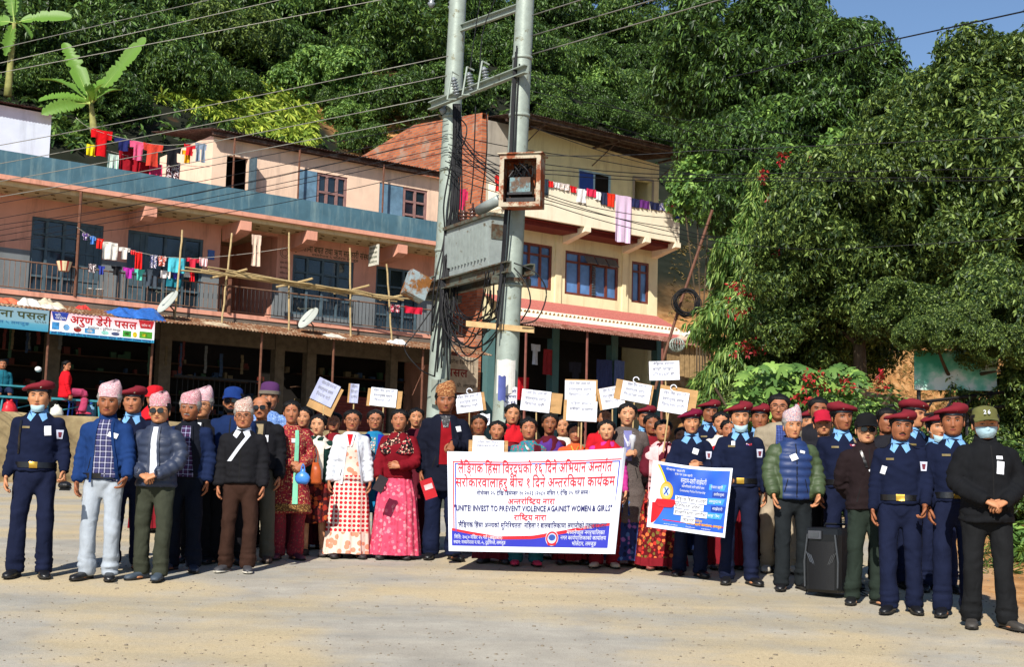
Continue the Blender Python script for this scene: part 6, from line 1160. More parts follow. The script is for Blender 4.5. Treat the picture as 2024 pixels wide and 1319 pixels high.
    # shoes
    if feet:
        SM = M('shoe' + shoe, shoe, .35 if shoe in ('#161618', '#141416') else .6, .25, 18, .15, 80, 0, .45)
        for (a, k_, c) in LG:
            k = MB(); an = (1 if c[0] > 0 else -1) * rng.uniform(.12, .4); RZ = rotz(an); ys = [.08, .065, .03, -.02, -.075, -.13, -.18, -.21]; wd = [.028, .039, .041, .041, .047, .050, .042, .018]; ht = [.05, .084, .09, .082, .064, .054, .046, .026]; C = np.array([(0, y, h * .5 + .003) for y, h in zip(ys, ht)]) @ RZ.T + [c[0], c[1] - .015, c[2] - .07]
            k.rings(C, wd, np.array(ht) * .5, 14, 0, True, RZ @ [1, 0, 0], [0, 0, 1], .7); C2 = np.array([(0, y, .008) for y in ys]) @ RZ.T + [c[0], c[1] - .015, c[2] - .07]; k.rings(C2, np.array(wd) + .004, .010, 14, 1, True, RZ @ [1, 0, 0], [0, 0, 1], .6); k.build('shoe', [SM, M('shoe_sole', '#2a2724' if shoe != '#3a3a3e' else '#c8c2b4', .8, .2)], r, True)
    # hair
    hair = hair or ('short' if not fem else 'bun'); HM = GREYHAIR if 'grey' in hair else DARKHAIR
    if hair != 'none':
        A = np.linspace(-math.pi, math.pi, 49); zs = np.linspace(1.478, CROWN, 26); P = np.zeros((26, 49, 3)); keep = np.zeros((26, 49), bool)
        for j, z in enumerate(zs):
            a = np.abs(A); hl = np.interp(a, [0, .5, .85, 1.15, 1.45, 1.75, 2.1, math.pi], ([1.652, 1.648, 1.632, 1.60, 1.565, 1.545, 1.51, 1.498] if not fem else [1.658, 1.652, 1.632, 1.60, 1.572, 1.54, 1.50, 1.48])); ov = z - hl; thick = np.clip(ov / .06, 0, 1) * ((.007 if hat else .011) if not fem else .013) * (1 + .25 * vnoise(np.c_[A * 6, A * 0 + z * 40, A * 0 + sd])) + np.clip(ov / .05, 0, 1) * .006 * (z > 1.62); 
            if fem: thick = thick - .005 * np.exp(-(A / .07) ** 2) * (z > 1.64)
            P[j] = hd.surf(A, np.full(49, z), np.where(ov > -.006, thick + .001, -.012)); keep[j] = ov > -.012
        P[-1] = hd.tf([[0, .005, CROWN + (.014 if 'bald' not in hair else 0)]])[0]; k = MB(); F = [(j * 49 + i, j * 49 + i + 1, (j + 1) * 49 + i + 1, (j + 1) * 49 + i) for j in range(25) for i in range(48) if keep[j:j + 2, i:i + 2].any() and ('bald' not in hair or zs[j] < 1.63)]; k.add(P.reshape(-1, 3), F)
        if hair == 'bun': k.ell(hd.tf([[0, .125, 1.585]])[0], (.045, .04, .05), 0, 12, 8)
        if hair == 'long': k.rings(hd.tf([(0, .10, 1.6), (0, .115, 1.5), (0, .13, 1.35), (0, .135, 1.2), (0, .13, 1.1)]), [.06, .075, .07, .055, .03], [.03, .03, .025, .02, .012], 12)
        k.build('hair', HM, r, True)
    # face options
    if 'beard' in face:
        k = MB(); A = np.linspace(-1.3, 1.3, 21); k.grid(np.array([hd.surf(A, np.full(21, z), .007 * np.clip((1.55 + .03 * np.abs(A) - z) / .02, 0, 1) - .001) for z in np.linspace(1.476, 1.508, 5)] + [hd.surf(A, 1.512 + .05 * np.clip(np.abs(A) - .35, 0, 1), .005 * (np.abs(A) > .33))])); t = np.linspace(-1, 1, 9); k.add(np.concatenate([hd.pt(.026 * t, 1.529 - .008 * np.abs(t), .005), hd.pt(.026 * t, 1.538 - .010 * np.abs(t), .004)]), [(i, i + 1, i + 10, i + 9) for i in range(8)]); k.build('beard', DARKHAIR, r, True)
    if 'moustache' in face: k = MB(); t = np.linspace(-1, 1, 9); k.add(np.concatenate([hd.pt(.025 * t, 1.5285 - .004 * np.abs(t), .004), hd.pt(.025 * t, 1.5365 - .005 * np.abs(t), .0045)]), [(i, i + 1, i + 10, i + 9) for i in range(8)]); k.build('moustache', DARKHAIR if 'grey' not in face else GREYHAIR, r, True)
    if 'tika' in face: k = MB(); q = np.linspace(0, 2 * math.pi, 11)[:-1]; k.add(hd.pt(.0045 * np.cos(q), 1.618 + .006 * np.sin(q), .003), [tuple(range(10))]); k.build('tika', M('vermilion', '#a8141c', .6), r)
    if 'glasses' in face or 'shades' in face:
        k = MB(); sh_ = 'shades' in face; q = np.linspace(0, 2 * math.pi, 21)[:-1]
        for sg in (-1, 1):
            cx = sg * .034; rim = hd.tf(np.stack([cx + .027 * np.sign(np.cos(q)) * np.abs(np.cos(q)) ** .7, np.full(20, -.106) + .006 * np.abs(cx + .027 * np.cos(q)) / .06, 1.586 + .0195 * np.sign(np.sin(q)) * np.abs(np.sin(q)) ** .7], -1))
            if sh_: k.add(rim, [tuple(range(20))], 0)
            k.tube(np.concatenate([rim, rim[:1]]), .0022 if not sh_ else .003, 5, 0); k.tube(hd.tf([(sg * .061, -.099, 1.593), (sg * .077, -.04, 1.59), (sg * .08, .015, 1.585)]), .0022, 5, 0)
        k.tube(hd.tf([(-.008, -.107, 1.59), (.008, -.107, 1.59)]), .0025, 5, 0); k.build('sunglasses' if sh_ else 'glasses', M('spectacle_frame', '#17171a', .15 if sh_ else .4, .1, 20, 0, 60, 0, .6), r)
    if 'mask' in face:
        A = np.linspace(-1.15, 1.15, 19); zs = np.linspace(1.482, 1.566, 9) if 'chinmask' not in face else np.linspace(1.452, 1.508, 8); MK = M('mask_blue', '#9ab8c4', .7, .1, 20, .3, 60); k = MB()
        if 'chinmask' in face: k.grid(np.array([hd.tf(np.stack([(.058 + .008 * q) * np.sin(A), -(.08 + .016 * math.sin(q * 3)) * np.cos(A) ** .7, np.full(19, z) + .03 * (1 - np.cos(A))], -1)) for q, z in zip(np.linspace(0, 1, 8), zs)]))
        else: k.grid(np.array([hd.surf(A, np.full(19, z), .007 + .016 * np.exp(-(A / .5) ** 2) * math.sin((z - 1.482) / .084 * math.pi) + .0015 * math.sin(z * 500)) for z in zs]))
        for sg in (-1, 1): e0 = hd.tf([(sg * .066, -.03, zs[-1] + (.03 if 'chinmask' in face else -.01)), (sg * .08, .01, 1.56), (sg * .078, .03, 1.575)]); k.tube(e0, .0015, 4)
        o = k.build('face_mask', MK, r, True)
    # headwear
    if hat:
        k = MB(); A = np.linspace(0, 2 * math.pi, 41)[:-1]; hk = hat[0]
        if hk == 'topi':
            rows = []
            for z, o, tl in ((1.628, .007, 0), (1.65, .011, .0), (1.68, .013, .0), (1.715, .008, .3), (1.742, -.006, .7)):
                w, f, bb = hd.dims(min(z, 1.655)); rows.append(np.stack([(w + o) * np.sin(A), np.where(np.cos(A) > 0, -(f + o) * np.cos(A), -(bb + o) * np.cos(A)), np.full(40, z) + tl * .028 * np.sin(A + hat[2] if len(hat) > 2 else A + .4) + .003 * vnoise(np.c_[np.sin(A) * 4, np.cos(A) * 4, A * 0 + z * 30 + sd])], -1))
            last = rows[-1]; rows.append(last * [.55, .75, 1] + [.02, 0, .018]); rows.append(last * [.08, .35, 1] + [.026, 0, .022]); k.grid(hd.tf(np.array(rows)), 0, True, True); k.f.append(tuple(range(k.n - 40, k.n))); k.m.append(0); k.build('topi', hat[1], r, True)
        elif hk == 'beret':
            rows = []; sdn = hat[2] if len(hat) > 2 else -1
            for z, o in ((1.626, .008), (1.642, .010)): w, f, bb = hd.dims(z); rows.append(np.stack([(w + o) * np.sin(A), np.where(np.cos(A) > 0, -(f + o) * np.cos(A), -(bb + o) * np.cos(A)), np.full(40, z)], -1))
            k.grid(hd.tf(np.array(rows)), 1, True, True); base = rows[1]; u = np.stack([np.sin(A), -np.cos(A) * 1.15], -1); R2 = []
            for t, ex, dz in ((0, 0, 0), (.3, .022, .012), (.6, .032, .03), (.85, .024, .052), (1, .002, .064), (1.2, -.035, .070), (1.4, -.08, .072)):
                dr = (.5 + .5 * np.sin(A) * sdn) ** 2; q = base.copy(); q[:, 0] += u[:, 0] * ex + sdn * dr * .028 * min(t, 1) * (ex > 0); q[:, 1] += u[:, 1] * ex * .9; q[:, 2] += dz - .042 * dr * min(t, 1) * (1.2 - abs(t - .6)) - (.010 * t) * sdn * np.sin(A) + .006 * vnoise(np.c_[np.sin(A) * 3, np.cos(A) * 3, A * 0 + t * 3 + sd]); R2.append(q)
            k.grid(hd.tf(np.array(R2)), 0, True, True); k.f.append(tuple(range(k.n - 40, k.n))); k.m.append(0); h = k.build('beret', [hat[1], BLACKL], r, True); bd = MB(); q = np.linspace(0, 2 * math.pi, 9)[:-1]; bx = -sdn * .030; c0 = np.array([bx, -(.098 + .012), 1.668]); bd.ell(hd.tf([c0])[0], (.014, .006, .018), 0, 10, 6, hd.R); bd.ell(hd.tf([c0 + [0, -.003, .002]])[0], (.007, .006, .009), 1, 8, 6, hd.R); bd.build('beret_badge', [M('silver_badge', '#c8c4b4', .35, .2, 30, 0, 60, .5), BRASS], h, True)
        elif hk in ('cap', 'beanie'):
            rows = []; bz = 1.632 if hk == 'cap' else 1.622
            for z, o in ((bz, .009), (bz + .022, .012), (1.675, .014), (1.70, .009), (1.718, -.012), (1.727, -.04), (1.731, -.066)): w, f, bb = hd.dims(min(z, 1.665)); o2 = o + (.006 if hk == 'beanie' else 0); zz2 = z + (.022 if hk == 'beanie' and z > 1.68 else 0); rows.append(np.stack([max(.004, (w + o2)) * np.sin(A), np.where(np.cos(A) > 0, -max(.004, f + o2) * np.cos(A), -max(.004, bb + o2) * np.cos(A)), np.full(40, zz2)], -1))
            k.grid(hd.tf(np.array(rows)), 0, True, True); k.f.append(tuple(range(k.n - 40, k.n))); k.m.append(0)
            if hk == 'beanie': k.grid(hd.tf(np.array([rows[0] * [1.06, 1.05, 1], rows[1] * [1.07, 1.06, 1] + [0, 0, .012]])), 1, True, True)
            h = k.build('cap' if hk == 'cap' else 'beanie', [hat[1], hat[2] if len(hat) > 2 else hat[1]], r, True)
            if hk == 'cap':
                v = MB(); a = np.linspace(-1.15, 1.15, 15); rws = []
                for t in np.linspace(0, 1, 5): w, f, bb = hd.dims(1.64); rws.append(np.stack([(w + .01) * np.sin(a) * (1 - .04 * t), -(f + .009) * np.cos(a) ** .8 - t * .075 * np.cos(a) ** .6, 1.638 - .018 * t - .016 * t * np.sin(a) ** 2 - .004], -1))
                rws = hd.tf(np.array(rws)); v.grid(rws); v.grid(rws - [0, 0, .006], 0, False, True); v.build('visor', hat[2] if len(hat) > 2 else hat[1], h, True)
                if len(hat) > 3: lg = MB(); hat[3](lg, hd); lg.build('cap_emblem', hat[4], h)
    ctx = dict(root=r, patch=patch, ring=ring, conf=conf, J=J, hd=hd, bvh=bvh, rng=rng, top=to, body=bo, kx=kx, lo=lo, s=s)
    if T['kind'] in ('jacket', 'coat') and not headonly:
        dk = M('dark_seam_thread', '#0b0b0d', .8); patch('pocket_seam', [[(sg * .085 - .006, max(hz + .20, 1.03)), (sg * .085 + .002, max(hz + .20, 1.03)), (sg * .115 + .002, max(hz + .07, .92)), (sg * .115 - .006, max(hz + .07, .92))] for sg in (-1, 1)], dk, .002, None, 2, 5)  # near-black strips laid on as pocket seams and zip
        if not any('vpanel' in getattr(f_, '__qualname__', '') for f_ in (extra or [])): patch('zip', [[(-.005, 1.425), (.005, 1.425), (.006, hz + .02), (-.006, hz + .02)]], dk, .003, None, 2, 16)
    for f_ in (extra or []): f_(ctx)
    return ctx
# --- things worn
def badge(x, z, w=.05, h=.07, rot=0.0, mat=None, name='paper_badge', off=.008):
    def f(c):
        q = [(-w / 2, h / 2), (w / 2, h / 2), (w / 2, -h / 2), (-w / 2, -h / 2)]; cr, sr = math.cos(rot), math.sin(rot); c['patch'](name, [[(x + a * cr - b * sr, z + a * sr + b * cr) for a, b in q]], mat or PAPER, off, None, 3, 3)
    return f
def vpanel(name, mat, w0, w1, z0, z1, x0=0.0, x1=0.0, off=.005):
    def f(c):
        c['patch'](name, [[(x0 - w0, z0), (x0 + w0, z0), (x1 + w1, z1), (x1 - w1, z1)]], mat, off, None, 8, 14); e = .016
        c['patch']('front_edge', [[(x0 - w0 - e, z0 + .01), (x0 - w0 + e * .4, z0 + .01), (x1 - w1 + e * .4, z1 - .015), (x1 - w1 - e, z1 - .015)], [(x0 + w0 - e * .4, z0 + .01), (x0 + w0 + e, z0 + .01), (x1 + w1 + e, z1 - .015), (x1 + w1 - e * .4, z1 - .015)]], c['top'].data.materials[0], off + .011, None, 3, 14)
    return f
def collar(mat, spread=.078, drop=.085, name='collar', z=1.44, off=.008):
    nb = neckband(mat, 'collar_band', .071, 1.42, 1.497)
    def f(c): c['patch'](name, [[(-.066, z + .018), (-.010, z - .004), (-.050, z - drop * .85), (-spread - .008, z - drop * .48)], [(.010, z - .004), (.066, z + .018), (spread + .008, z - drop * .48), (.050, z - drop * .85)]], mat, off, None, 6, 6); nb(c)
    return f
def neckband(mat, name='collar', r=.068, z0=1.435, z1=1.485, dz=0.0):
    def f(c): A = np.linspace(0, 2 * math.pi, 33)[:-1]; k = MB(); k.grid(np.array([np.stack([(r + e) * np.sin(A), .02 - (r + e) * np.cos(A) * .98, np.full(32, z) - .02 * np.cos(A)], -1) for z, e in ((z0, .032), ((z0 + z1) / 2, .006), (z1, .0), (z1 - .006, -.008))]), 0, True, True); k.build(name, mat, c['root'], True)
    return f
def belt(z=.985, buckle=True, mat=None):
    def f(c):
        o = c['ring']('belt', z, .05, mat or BLACKL, .007)
        if buckle: k = MB(); P = c['conf'](k, [(-.035, z + .027), (.035, z + .027), (.035, z - .027), (-.035, z - .027)], .014, 3, 3); k.build('buckle', BRASS, o, True)
    return f
def rankpatch(side=1):
    def f(c):
        sh, e = np.array(c['J'][1 if side > 0 else 0][0]), np.array(c['J'][1 if side > 0 else 0][1]); m = sh + (e - sh) * .42; c['patch']('sleeve_badge', [[(m[0] - .028, m[2] + .04), (m[0] + .034, m[2] + .04), (m[0] + .026, m[2] - .04), (m[0] - .02, m[2] - .04)]], M('badge_white', '#b9bdd0', .6, .2, 30), .006, None, 3, 4); c['patch']('sleeve_badge_crest', [[(m[0] - .012, m[2] + .02), (m[0] + .02, m[2] + .02), (m[0] + .014, m[2] - .026), (m[0] - .006, m[2] - .026)]], M('badge_maroon', '#6a2434', .6), .009, None, 3, 3)
    return f
def shoulder(c):
    for sg in (-1, 1):
        k = MB(); P = []
        for t in np.linspace(0, 1, 5):
            for q in (-.026, .026): x = sg * (.085 + .085 * t); h = c['bvh'].ray_cast(Vector((x, .015 + q, 2)), Vector((0, 0, -1)))[0]; P.append((x, .015 + q, (h.z if h else 1.42) + .006))
        P = np.array(P).reshape(5, 2, 3); k.grid(P if sg > 0 else P[:, ::-1]); k.build('epaulette', M('epaulette_navy', '#1c2646', .8), c['root'], True)
nametag = badge(-.085, 1.315, .065, .018, 0, M('name_plate_brass', '#6a5c34', .5), 'name_plate'); medal = badge(.08, 1.335, .055, .02, 0, floral('medal_ribbons', '#7a2a34', ('#c23a44', '#d8d0d0', '#2a3a8a'), 60), 'medal_ribbon')
RIB = badge(.085, 1.315, .045, .075, .12)
COP = [collar(SKYB), belt(), nametag, rankpatch(), shoulder]
def cop(label, x, top, at_, **k):
    ex = COP + list(k.pop('extra', [])); return person(label, x, top, at_, k.pop('hat', ('beret', MAROON, -1)), 'm', topw=dict(kind='sweater', mat=NAVY, hem=.925, loose=.014, fold=.9), legs=dict(kind='trousers', mat=NAVYT, loose=.012), extra=ex, group='police officers in the group photograph', **k)
def shawl(mat, name='shawl', w=.17, z=1.44, drop=.34, front=True):
    def f(c):
        k = MB(); A = np.linspace(0, 2 * math.pi, 41)[:-1]; rows = []
        for q in np.linspace(0, 1, 9): zq = z + .02 - (drop * .55) * q; f_ = w / .17; zn = zq - (z - 1.44); rows.append(np.stack([(np.interp(zn, [1.24, 1.33, 1.38, 1.42, 1.46], [.225, .215, .182, .125, .074]) * (.55 + .45 * c['kx']) * (.82 + .18 * f_) + .007 * np.sin(A * 9 + q * 5) + .006 * np.sin(A * 4 - q * 9)) * np.sin(A), .015 - (np.interp(zn, [1.24, 1.33, 1.38, 1.42, 1.46], [.172, .158, .135, .105, .070]) * (.55 + .45 * c['kx']) + .008 * np.sin(A * 7 + q * 6)) * np.cos(A), zq - .05 * q * np.clip(np.cos(A), 0, 1) + .010 * np.sin(A * 5 + q * 8)], -1))
        k.grid(np.array(rows), 0, True, True); k.build(name, mat, c['root'], True)
    return f
def sash(mat, quads, name='sash', off=.012): return lambda c: c['patch'](name, quads, mat, off, None, 5, 14)
TOPI = [floral('pink_topi', '#c9a2a8', ('#b05a6a', '#c8a0a0', '#8a8a9a', '#e2d0cc'), 115, .4), floral('rose_topi', '#bd8890', ('#a84a5c', '#6a8a6a', '#e0c8c8'), 115, .4), floral('patterned_topi', '#b8a49a', ('#a85a4a', '#6a6a3a', '#e0d6c8', '#8a3a3a'), 115, .42), floral('brown_topi', '#8a5c3a', ('#7a3a22', '#c89a6a', '#5a3a2a'), 100, .45), floral('red_white_topi', '#b8aaac', ('#b0404a', '#4a5a8a', '#d8b0a8'), 115, .42)]
def JK(n, c, **k): d = dict(kind='jacket', mat=cloth(n, c), hem=.86, loose=.021); d.update(k); return d
def TR(n, c, lo=.008): return dict(kind='trousers', mat=cloth(n, c), loose=lo)
def KU(mat, hem=.55, **k): d = dict(kind='kurta', mat=mat, hem=hem, loose=.014, flare=.09); d.update(k); return d
def BL(mat, **k): d = dict(kind='blouse', mat=mat, hem=.95, loose=.012); d.update(k); return d
def SK(mat, **k): d = dict(kind='skirt', mat=mat); d.update(k); return d
PLAIN = {n: cloth(n, c) for n, c in (('white_shirt', '#c4c8d2'), ('black_cloth', '#131317'), ('dark_red_cloth', '#701620'), ('red_cloth', '#b01822'), ('navy_cloth', '#14203f'), ('maroon_cloth', '#4f1420'), ('teal_cloth', '#1f5a66'), ('magenta_cloth', '#a8307c'), ('orange_cloth', '#d0522a'), ('purple_cloth', '#4a2a72'), ('blue_cloth', '#24408c'), ('dark_green_cloth', '#16302a'), ('mint_cloth', '#7cc4a4'), ('cream_cloth', '#cfc8bc'), ('pink_cloth', '#d8a8a8'))}
def bow(mat): return lambda c: None
GO = 'townspeople lined up for the group photograph'
PL1 = plaid('navy_white_plaid', '#17173a', '#b4b4c8', '#4a4a74', .05); PL2 = plaid('blue_red_plaid', '#16162c', '#a0a0c4', '#4a2a50', .045)
# ---- left wing
cop('police officer at the far left with a face mask pulled under his chin', 80, 748, 1143, yaw=.12, hy=.1, face='chinmask', arms=('down', ((.25, .02, 1.14), (.25, -.08, .93), (.2, -.5, -.7), (-1, 0, -.2), 1.0)), skin=1, girth=1.04, extra=[badge(.1, 1.29, .055, .085, .1), sash(BLACKL, [[(-.145, 1.38), (-.125, 1.38), (-.135, 1.08), (-.155, 1.08)]], 'lanyard')])
person('old man in a pink cap, bright blue jacket, plaid shirt and pale jeans', 215, 752, 1148, ('topi', TOPI[0], -1.2), skin=2, hy=.06, hair='short_grey', face='', group=GO, topw=JK('royal_blue_jacket', '#16305f', hem=.9), legs=TR('pale_jeans', '#9aa2ac', .012), extra=[vpanel('shirt', PL1, .055, .115, 1.44, .885, .015, .04), neckband(cloth('royal_blue_jacket', '#16305f'), 'jacket_collar', .074, 1.425, 1.50), belt(.93, False), badge(.1, 1.30, .08, .045, -.3)], arms=('down', ((.25, -.02, 1.14), (.25, -.12, .93), (-.3, -.2, -.9), (-1, -.2, 0), .5)))
cop('police officer half hidden between the blue jacket and the quilted jacket', 265, 760, 13.3, yaw=.05, skin=0, face='', hat=('beret', MAROON, -1))
person('man in a pink cap, sunglasses and grey-blue quilted jacket with clasped hands', 317, 770, 1148, ('topi', TOPI[1], -1.6), skin=1, face='shades', group=GO, topw=dict(kind='jacket', mat=M('slate_quilt', '#2c3448', .5, .15, 9, .1, 120, 0, .3), hem=.87, loose=.026, puff=.012, fold=.6), legs=TR('olive_trousers', '#33362c', .012), girth=1.06, extra=[vpanel('shirt', PLAIN['white_shirt'], .032, .045, 1.44, .98, .01, .03), neckband(M('slate_quilt', '#2c3448', .5, .15, 9, .1, 120, 0, .3), 'jacket_collar', .08, 1.43, 1.50)], arms=('clasp', 'clasp'), shoe='#3a4652')
person('old man in a pink cap, dark vest and blue plaid shirt', 376, 767, 1130, ('topi', TOPI[1], -1.0), skin=2, group=GO, face='moustache grey', hair='short_grey', topw=JK('dark_vest', '#10131d', hem=.9, sleeve=cloth('navy_cloth', '#14203f')), legs=TR('midnight_trousers', '#0f1420', .016), extra=[vpanel('shirt', PL2, .05, .10, 1.42, .92, .0, .01), neckband(cloth('dark_vest', '#10131d'), 'vest_collar', .074, 1.42, 1.49)], shoe='#2a3040')
person('elderly man in glasses and pink cap behind the man in the dark vest', 402, 763, 13.9, ('topi', TOPI[0], -1.2), skin=1, face='glasses', hair='short_grey', group=GO, topw=JK('black_coat', '#121216'), legs=TR('black_trousers', '#101014'), extra=[vpanel('shirt', PLAIN['white_shirt'], .03, .03, 1.42, 1.0)])
person('bearded man in a dark blue baseball cap and navy jacket', 462, 762, 13.9, ('cap', cloth('cap_blue', '#16306a'), cloth('cap_blue', '#16306a')), skin=0, face='beard shades', hy=.1, yaw=.1, group=GO, topw=JK('deep_navy_jacket', '#122348', hem=.9), legs=TR('black_trousers', '#101014'), arms=(((.25, .02, 1.13), (.25, -.08, .9), (.1, -.2, -1), (-1, -.1, 0), .6), 'down'))
person('man in patterned cap, glasses and black jacket with a white strap across it', 484, 785, 1132, ('topi', TOPI[2], -1.0), skin=0, face='glasses', yaw=.1, group=GO, hair='short_grey', topw=JK('black_fleece', '#17171b', hem=.9, loose=.026), legs=TR('brown_trousers', '#33211a', .014), girth=1.05, extra=[collar(PLAIN['white_shirt'], .085), sash(PLAIN['white_shirt'], [[(.045, 1.39), (.085, 1.39), (-.09, 1.13), (-.135, 1.13)]], 'bag_strap')], shoe='#3a3a3e')
def lettered(c):
    k = MB(); v, f, w = lettering('ORIGINAL', .015); P = []
    for a in v:
        x, z = -.11 + a[0] / w * .2, 1.255 + a[1] * .055; h = c['bvh'].ray_cast(Vector((x, -1, z)), Vector((0, 1, 0)))[0]; P.append((x, (h.y if h else -.13) - .012, z))
    k.add(P, f); k.build('shirt_lettering', PLAIN['white_shirt'], c['root'])
person('balding man in sunglasses with a beige lettered shirt under an open black jacket', 518, 778, 1112, None, skin=0, face='shades moustache', hair='bald', group=GO, hy=.1, topw=JK('black_fleece', '#17171b', hem=.95, loose=.03), legs=TR('khaki_grey_trousers', '#4f4c42', .012), girth=1.05, extra=[vpanel('undershirt', cloth('beige_tee', '#85765c'), .07, .10, 1.42, .96, -.01, -.01), lettered, badge(.09, 1.27, .05, .07)], shoe='#4a3a30')
person('tall man in a purple and grey knitted beanie and blue shirt behind the others', 532, 752, 15.2, ('beanie', knit('beanie_purple', '#4a2a52', 200), knit('beanie_grey', '#6a6258', 200)), skin=0, hy=.15, group=GO, face='moustache', topw=dict(kind='shirt', mat=floral('faded_blue_shirt', '#6a8ac0', ('#8aa4d0', '#4a6aa4'), 40), hem=.92, loose=.02), legs=TR('black_trousers', '#101014'))
# ---- women left of the banner
FR = floral('red_kurta_print', '#8a2430', ('#a8683f', '#c09a6a', '#5a2a2a', '#8a5a4a'), 55, .42)
person('woman in a long printed red kurta holding a blue plastic bag and an orange purse', 578, 790, 1107, None, 'f', skin=0, face='tika', yaw=.12, group=GO, topw=KU(FR, .5, sleeve=FR), legs=dict(kind='trousers', mat=floral('red_leggings', '#7c2430', ('#5a3030', '#8a3a3a'), 40), loose=.02), girth=1.08, arms=(((.25, -.02, 1.12), (.0, -.2, 1.04), (-.9, -.2, -.3), (0, .7, -.7), .7), 'bag'), extra=[sash(PLAIN['mint_cloth'], [[(.035, 1.40), (.075, 1.40), (.085, .6), (.025, .6)]], 'scarf', .016), badge(.02, 1.285, .05, .045), lambda c: c['patch']('kurta_border', [[(-.23, .60), (.23, .60), (.25, .52), (-.25, .52)]], floral('gold_border', '#5a3a24', ('#a8844a', '#7c5a34'), 80), .008, None, 14, 3)], shoe='#4a2030')
person('woman peeping from behind the red kurta', 601, 803, 15.3, None, 'f', skin=1, group=GO, topw=BL(PLAIN['dark_red_cloth']), legs=SK(PLAIN['maroon_cloth']))
person('short woman with a white tasselled scarf and a dark red flowered skirt', 630, 818, 1100, None, 'f', skin=3, group=GO, hy=-.1, topw=KU(PLAIN['dark_green_cloth'], .8, flare=.02), legs=SK(floral('dark_flower_skirt', '#3a1418', ('#8a2a20', '#a04a24', '#5a1a1a'), 16, .5), hem=.4), extra=[shawl(PLAIN['cream_cloth'], 'scarf', .12, 1.44, .2), sash(PLAIN['cream_cloth'], [[(-.005, 1.40), (.10, 1.40), (.10, .93), (.02, .93)]], 'scarf_end', .02)], shoe='#3a3030')
person('woman in red standing behind the white cardigan', 661, 812, 15.4, None, 'f', skin=0, face='tika', group=GO, topw=BL(PLAIN['dark_red_cloth']), legs=SK(PLAIN['maroon_cloth']), hy=.1)
SARI = dotted('dotted_saree', '#d8c2b4', '#b8202c')
person('woman in a white cardigan over a red dotted saree with glasses', 697, 806, 1104, None, 'f', skin=0, face='glasses', group=GO, yaw=.08, hy=.1, topw=JK('white_cardigan', '#c8ccd4', hem=.87, loose=.018), legs=SK(SARI, flare=.085, n=13), arms=('down', 'down'), extra=[vpanel('saree_drape', SARI, .05, .115, 1.35, .86, .0, .02, .010), vpanel('blouse', PLAIN['red_cloth'], .045, .012, 1.425, 1.30, -.02, -.02, .013)], shoe='#2a2024')
person('woman with glasses, a royal blue scarf and turquoise kurta with a name card', 742, 806, 1097, None, 'f', skin=0, face='glasses', group=GO, topw=KU(cloth('turquoise_kurta', '#1a6a94'), .5), legs=dict(kind='trousers', mat=cloth('violet_trousers', '#351a56'), loose=.03), extra=[sash(cloth('royal_blue_scarf', '#2430a0'), [[(-.12, 1.41), (-.05, 1.42), (-.06, .72), (-.14, .72)], [(.05, 1.42), (.12, 1.41), (.17, .55), (.05, .55)]], 'scarf', .016), sash(floral('flower_trim', '#3a8a9a', ('#d08a6a', '#d8d0c0', '#3a5aa0'), 70), [[(-.04, 1.38), (.03, 1.38), (.02, 1.16), (-.02, 1.16)]], 'kurta_yoke', .008), badge(.02, 1.12, .085, .09), ], arms=('down', ((.25, -.02, 1.13), (.12, -.2, 1.05), (-.5, -.4, -.4), (-.3, .6, -.5), .8)), shoe='#c8b8a8')
PINK = floral('pink_skirt_print', '#cc4a66', ('#d86a7c', '#b83a54', '#d8808c'), 22, .45)
person('woman in a dark red sweater, black flowered shawl and bright pink skirt', 790, 807, 1106, None, 'f', skin=0, face='tika', group=GO, topw=BL(knit('wine_sweater', '#6a0f1a'), hem=.92, loose=.018), legs=SK(PINK, flare=.095, n=15), girth=1.05, arms=(((.25, -.02, 1.13), (.2, -.14, .93), (-.2, -.5, -.6), (-.4, .4, -.6), .9), ((.25, -.05, 1.12), (.06, -.2, 1.06), (-1, -.1, .1), (0, .9, -.2), .4)), extra=[shawl(floral('black_flower_shawl', '#120f12', ('#a8303a', '#c8a08a', '#7a3a3a', '#2a2a2a'), 45, .5), 'shawl', .17, 1.43, .36)], shoe='#2a2024')
person('woman in dark clothes just behind the dark red sweater', 823, 802, 15.6, None, 'f', skin=1, face='tika', group=GO, topw=BL(PLAIN['maroon_cloth']), legs=SK(PLAIN['maroon_cloth']))
COAT = cloth('black_overcoat', '#0f1220')
person('tall man in a brown patterned cap, black overcoat and red sweater holding the banner corner', 882, 753, 1107, ('topi', TOPI[3], 1.0), skin=2, group=GO, face='', topw=JK('black_overcoat', '#0f1220', hem=.68, loose=.026), legs=TR('deep_blue_trousers', '#111830', .022), girth=1.05, arms=('down', ((.25, -.06, 1.13), (.07, -.22, 1.16), (-.2, -.5, -.6), (-.2, .5, -.8), .9)), extra=[vpanel('sweater', knit('red_sweater', '#7c0f18'), .05, .085, 1.42, .95, .0, .02), lambda c: c['patch']('scarf', [[(-.055, 1.44), (.055, 1.44), (.03, 1.32), (-.02, 1.32)]], floral('grey_scarf', '#4a4a4c', ('#8a8a8c', '#2a2a2c'), 60), .012, None, 5, 5), lambda c: c['patch']('lapel', [[(-.07, 1.43), (-.05, 1.43), (-.06, 1.05), (-.13, 1.22)], [(.05, 1.43), (.07, 1.43), (.14, 1.22), (.1, 1.05)]], COAT, .012, None, 4, 8), badge(.13, 1.31, .06, .055, .2)])
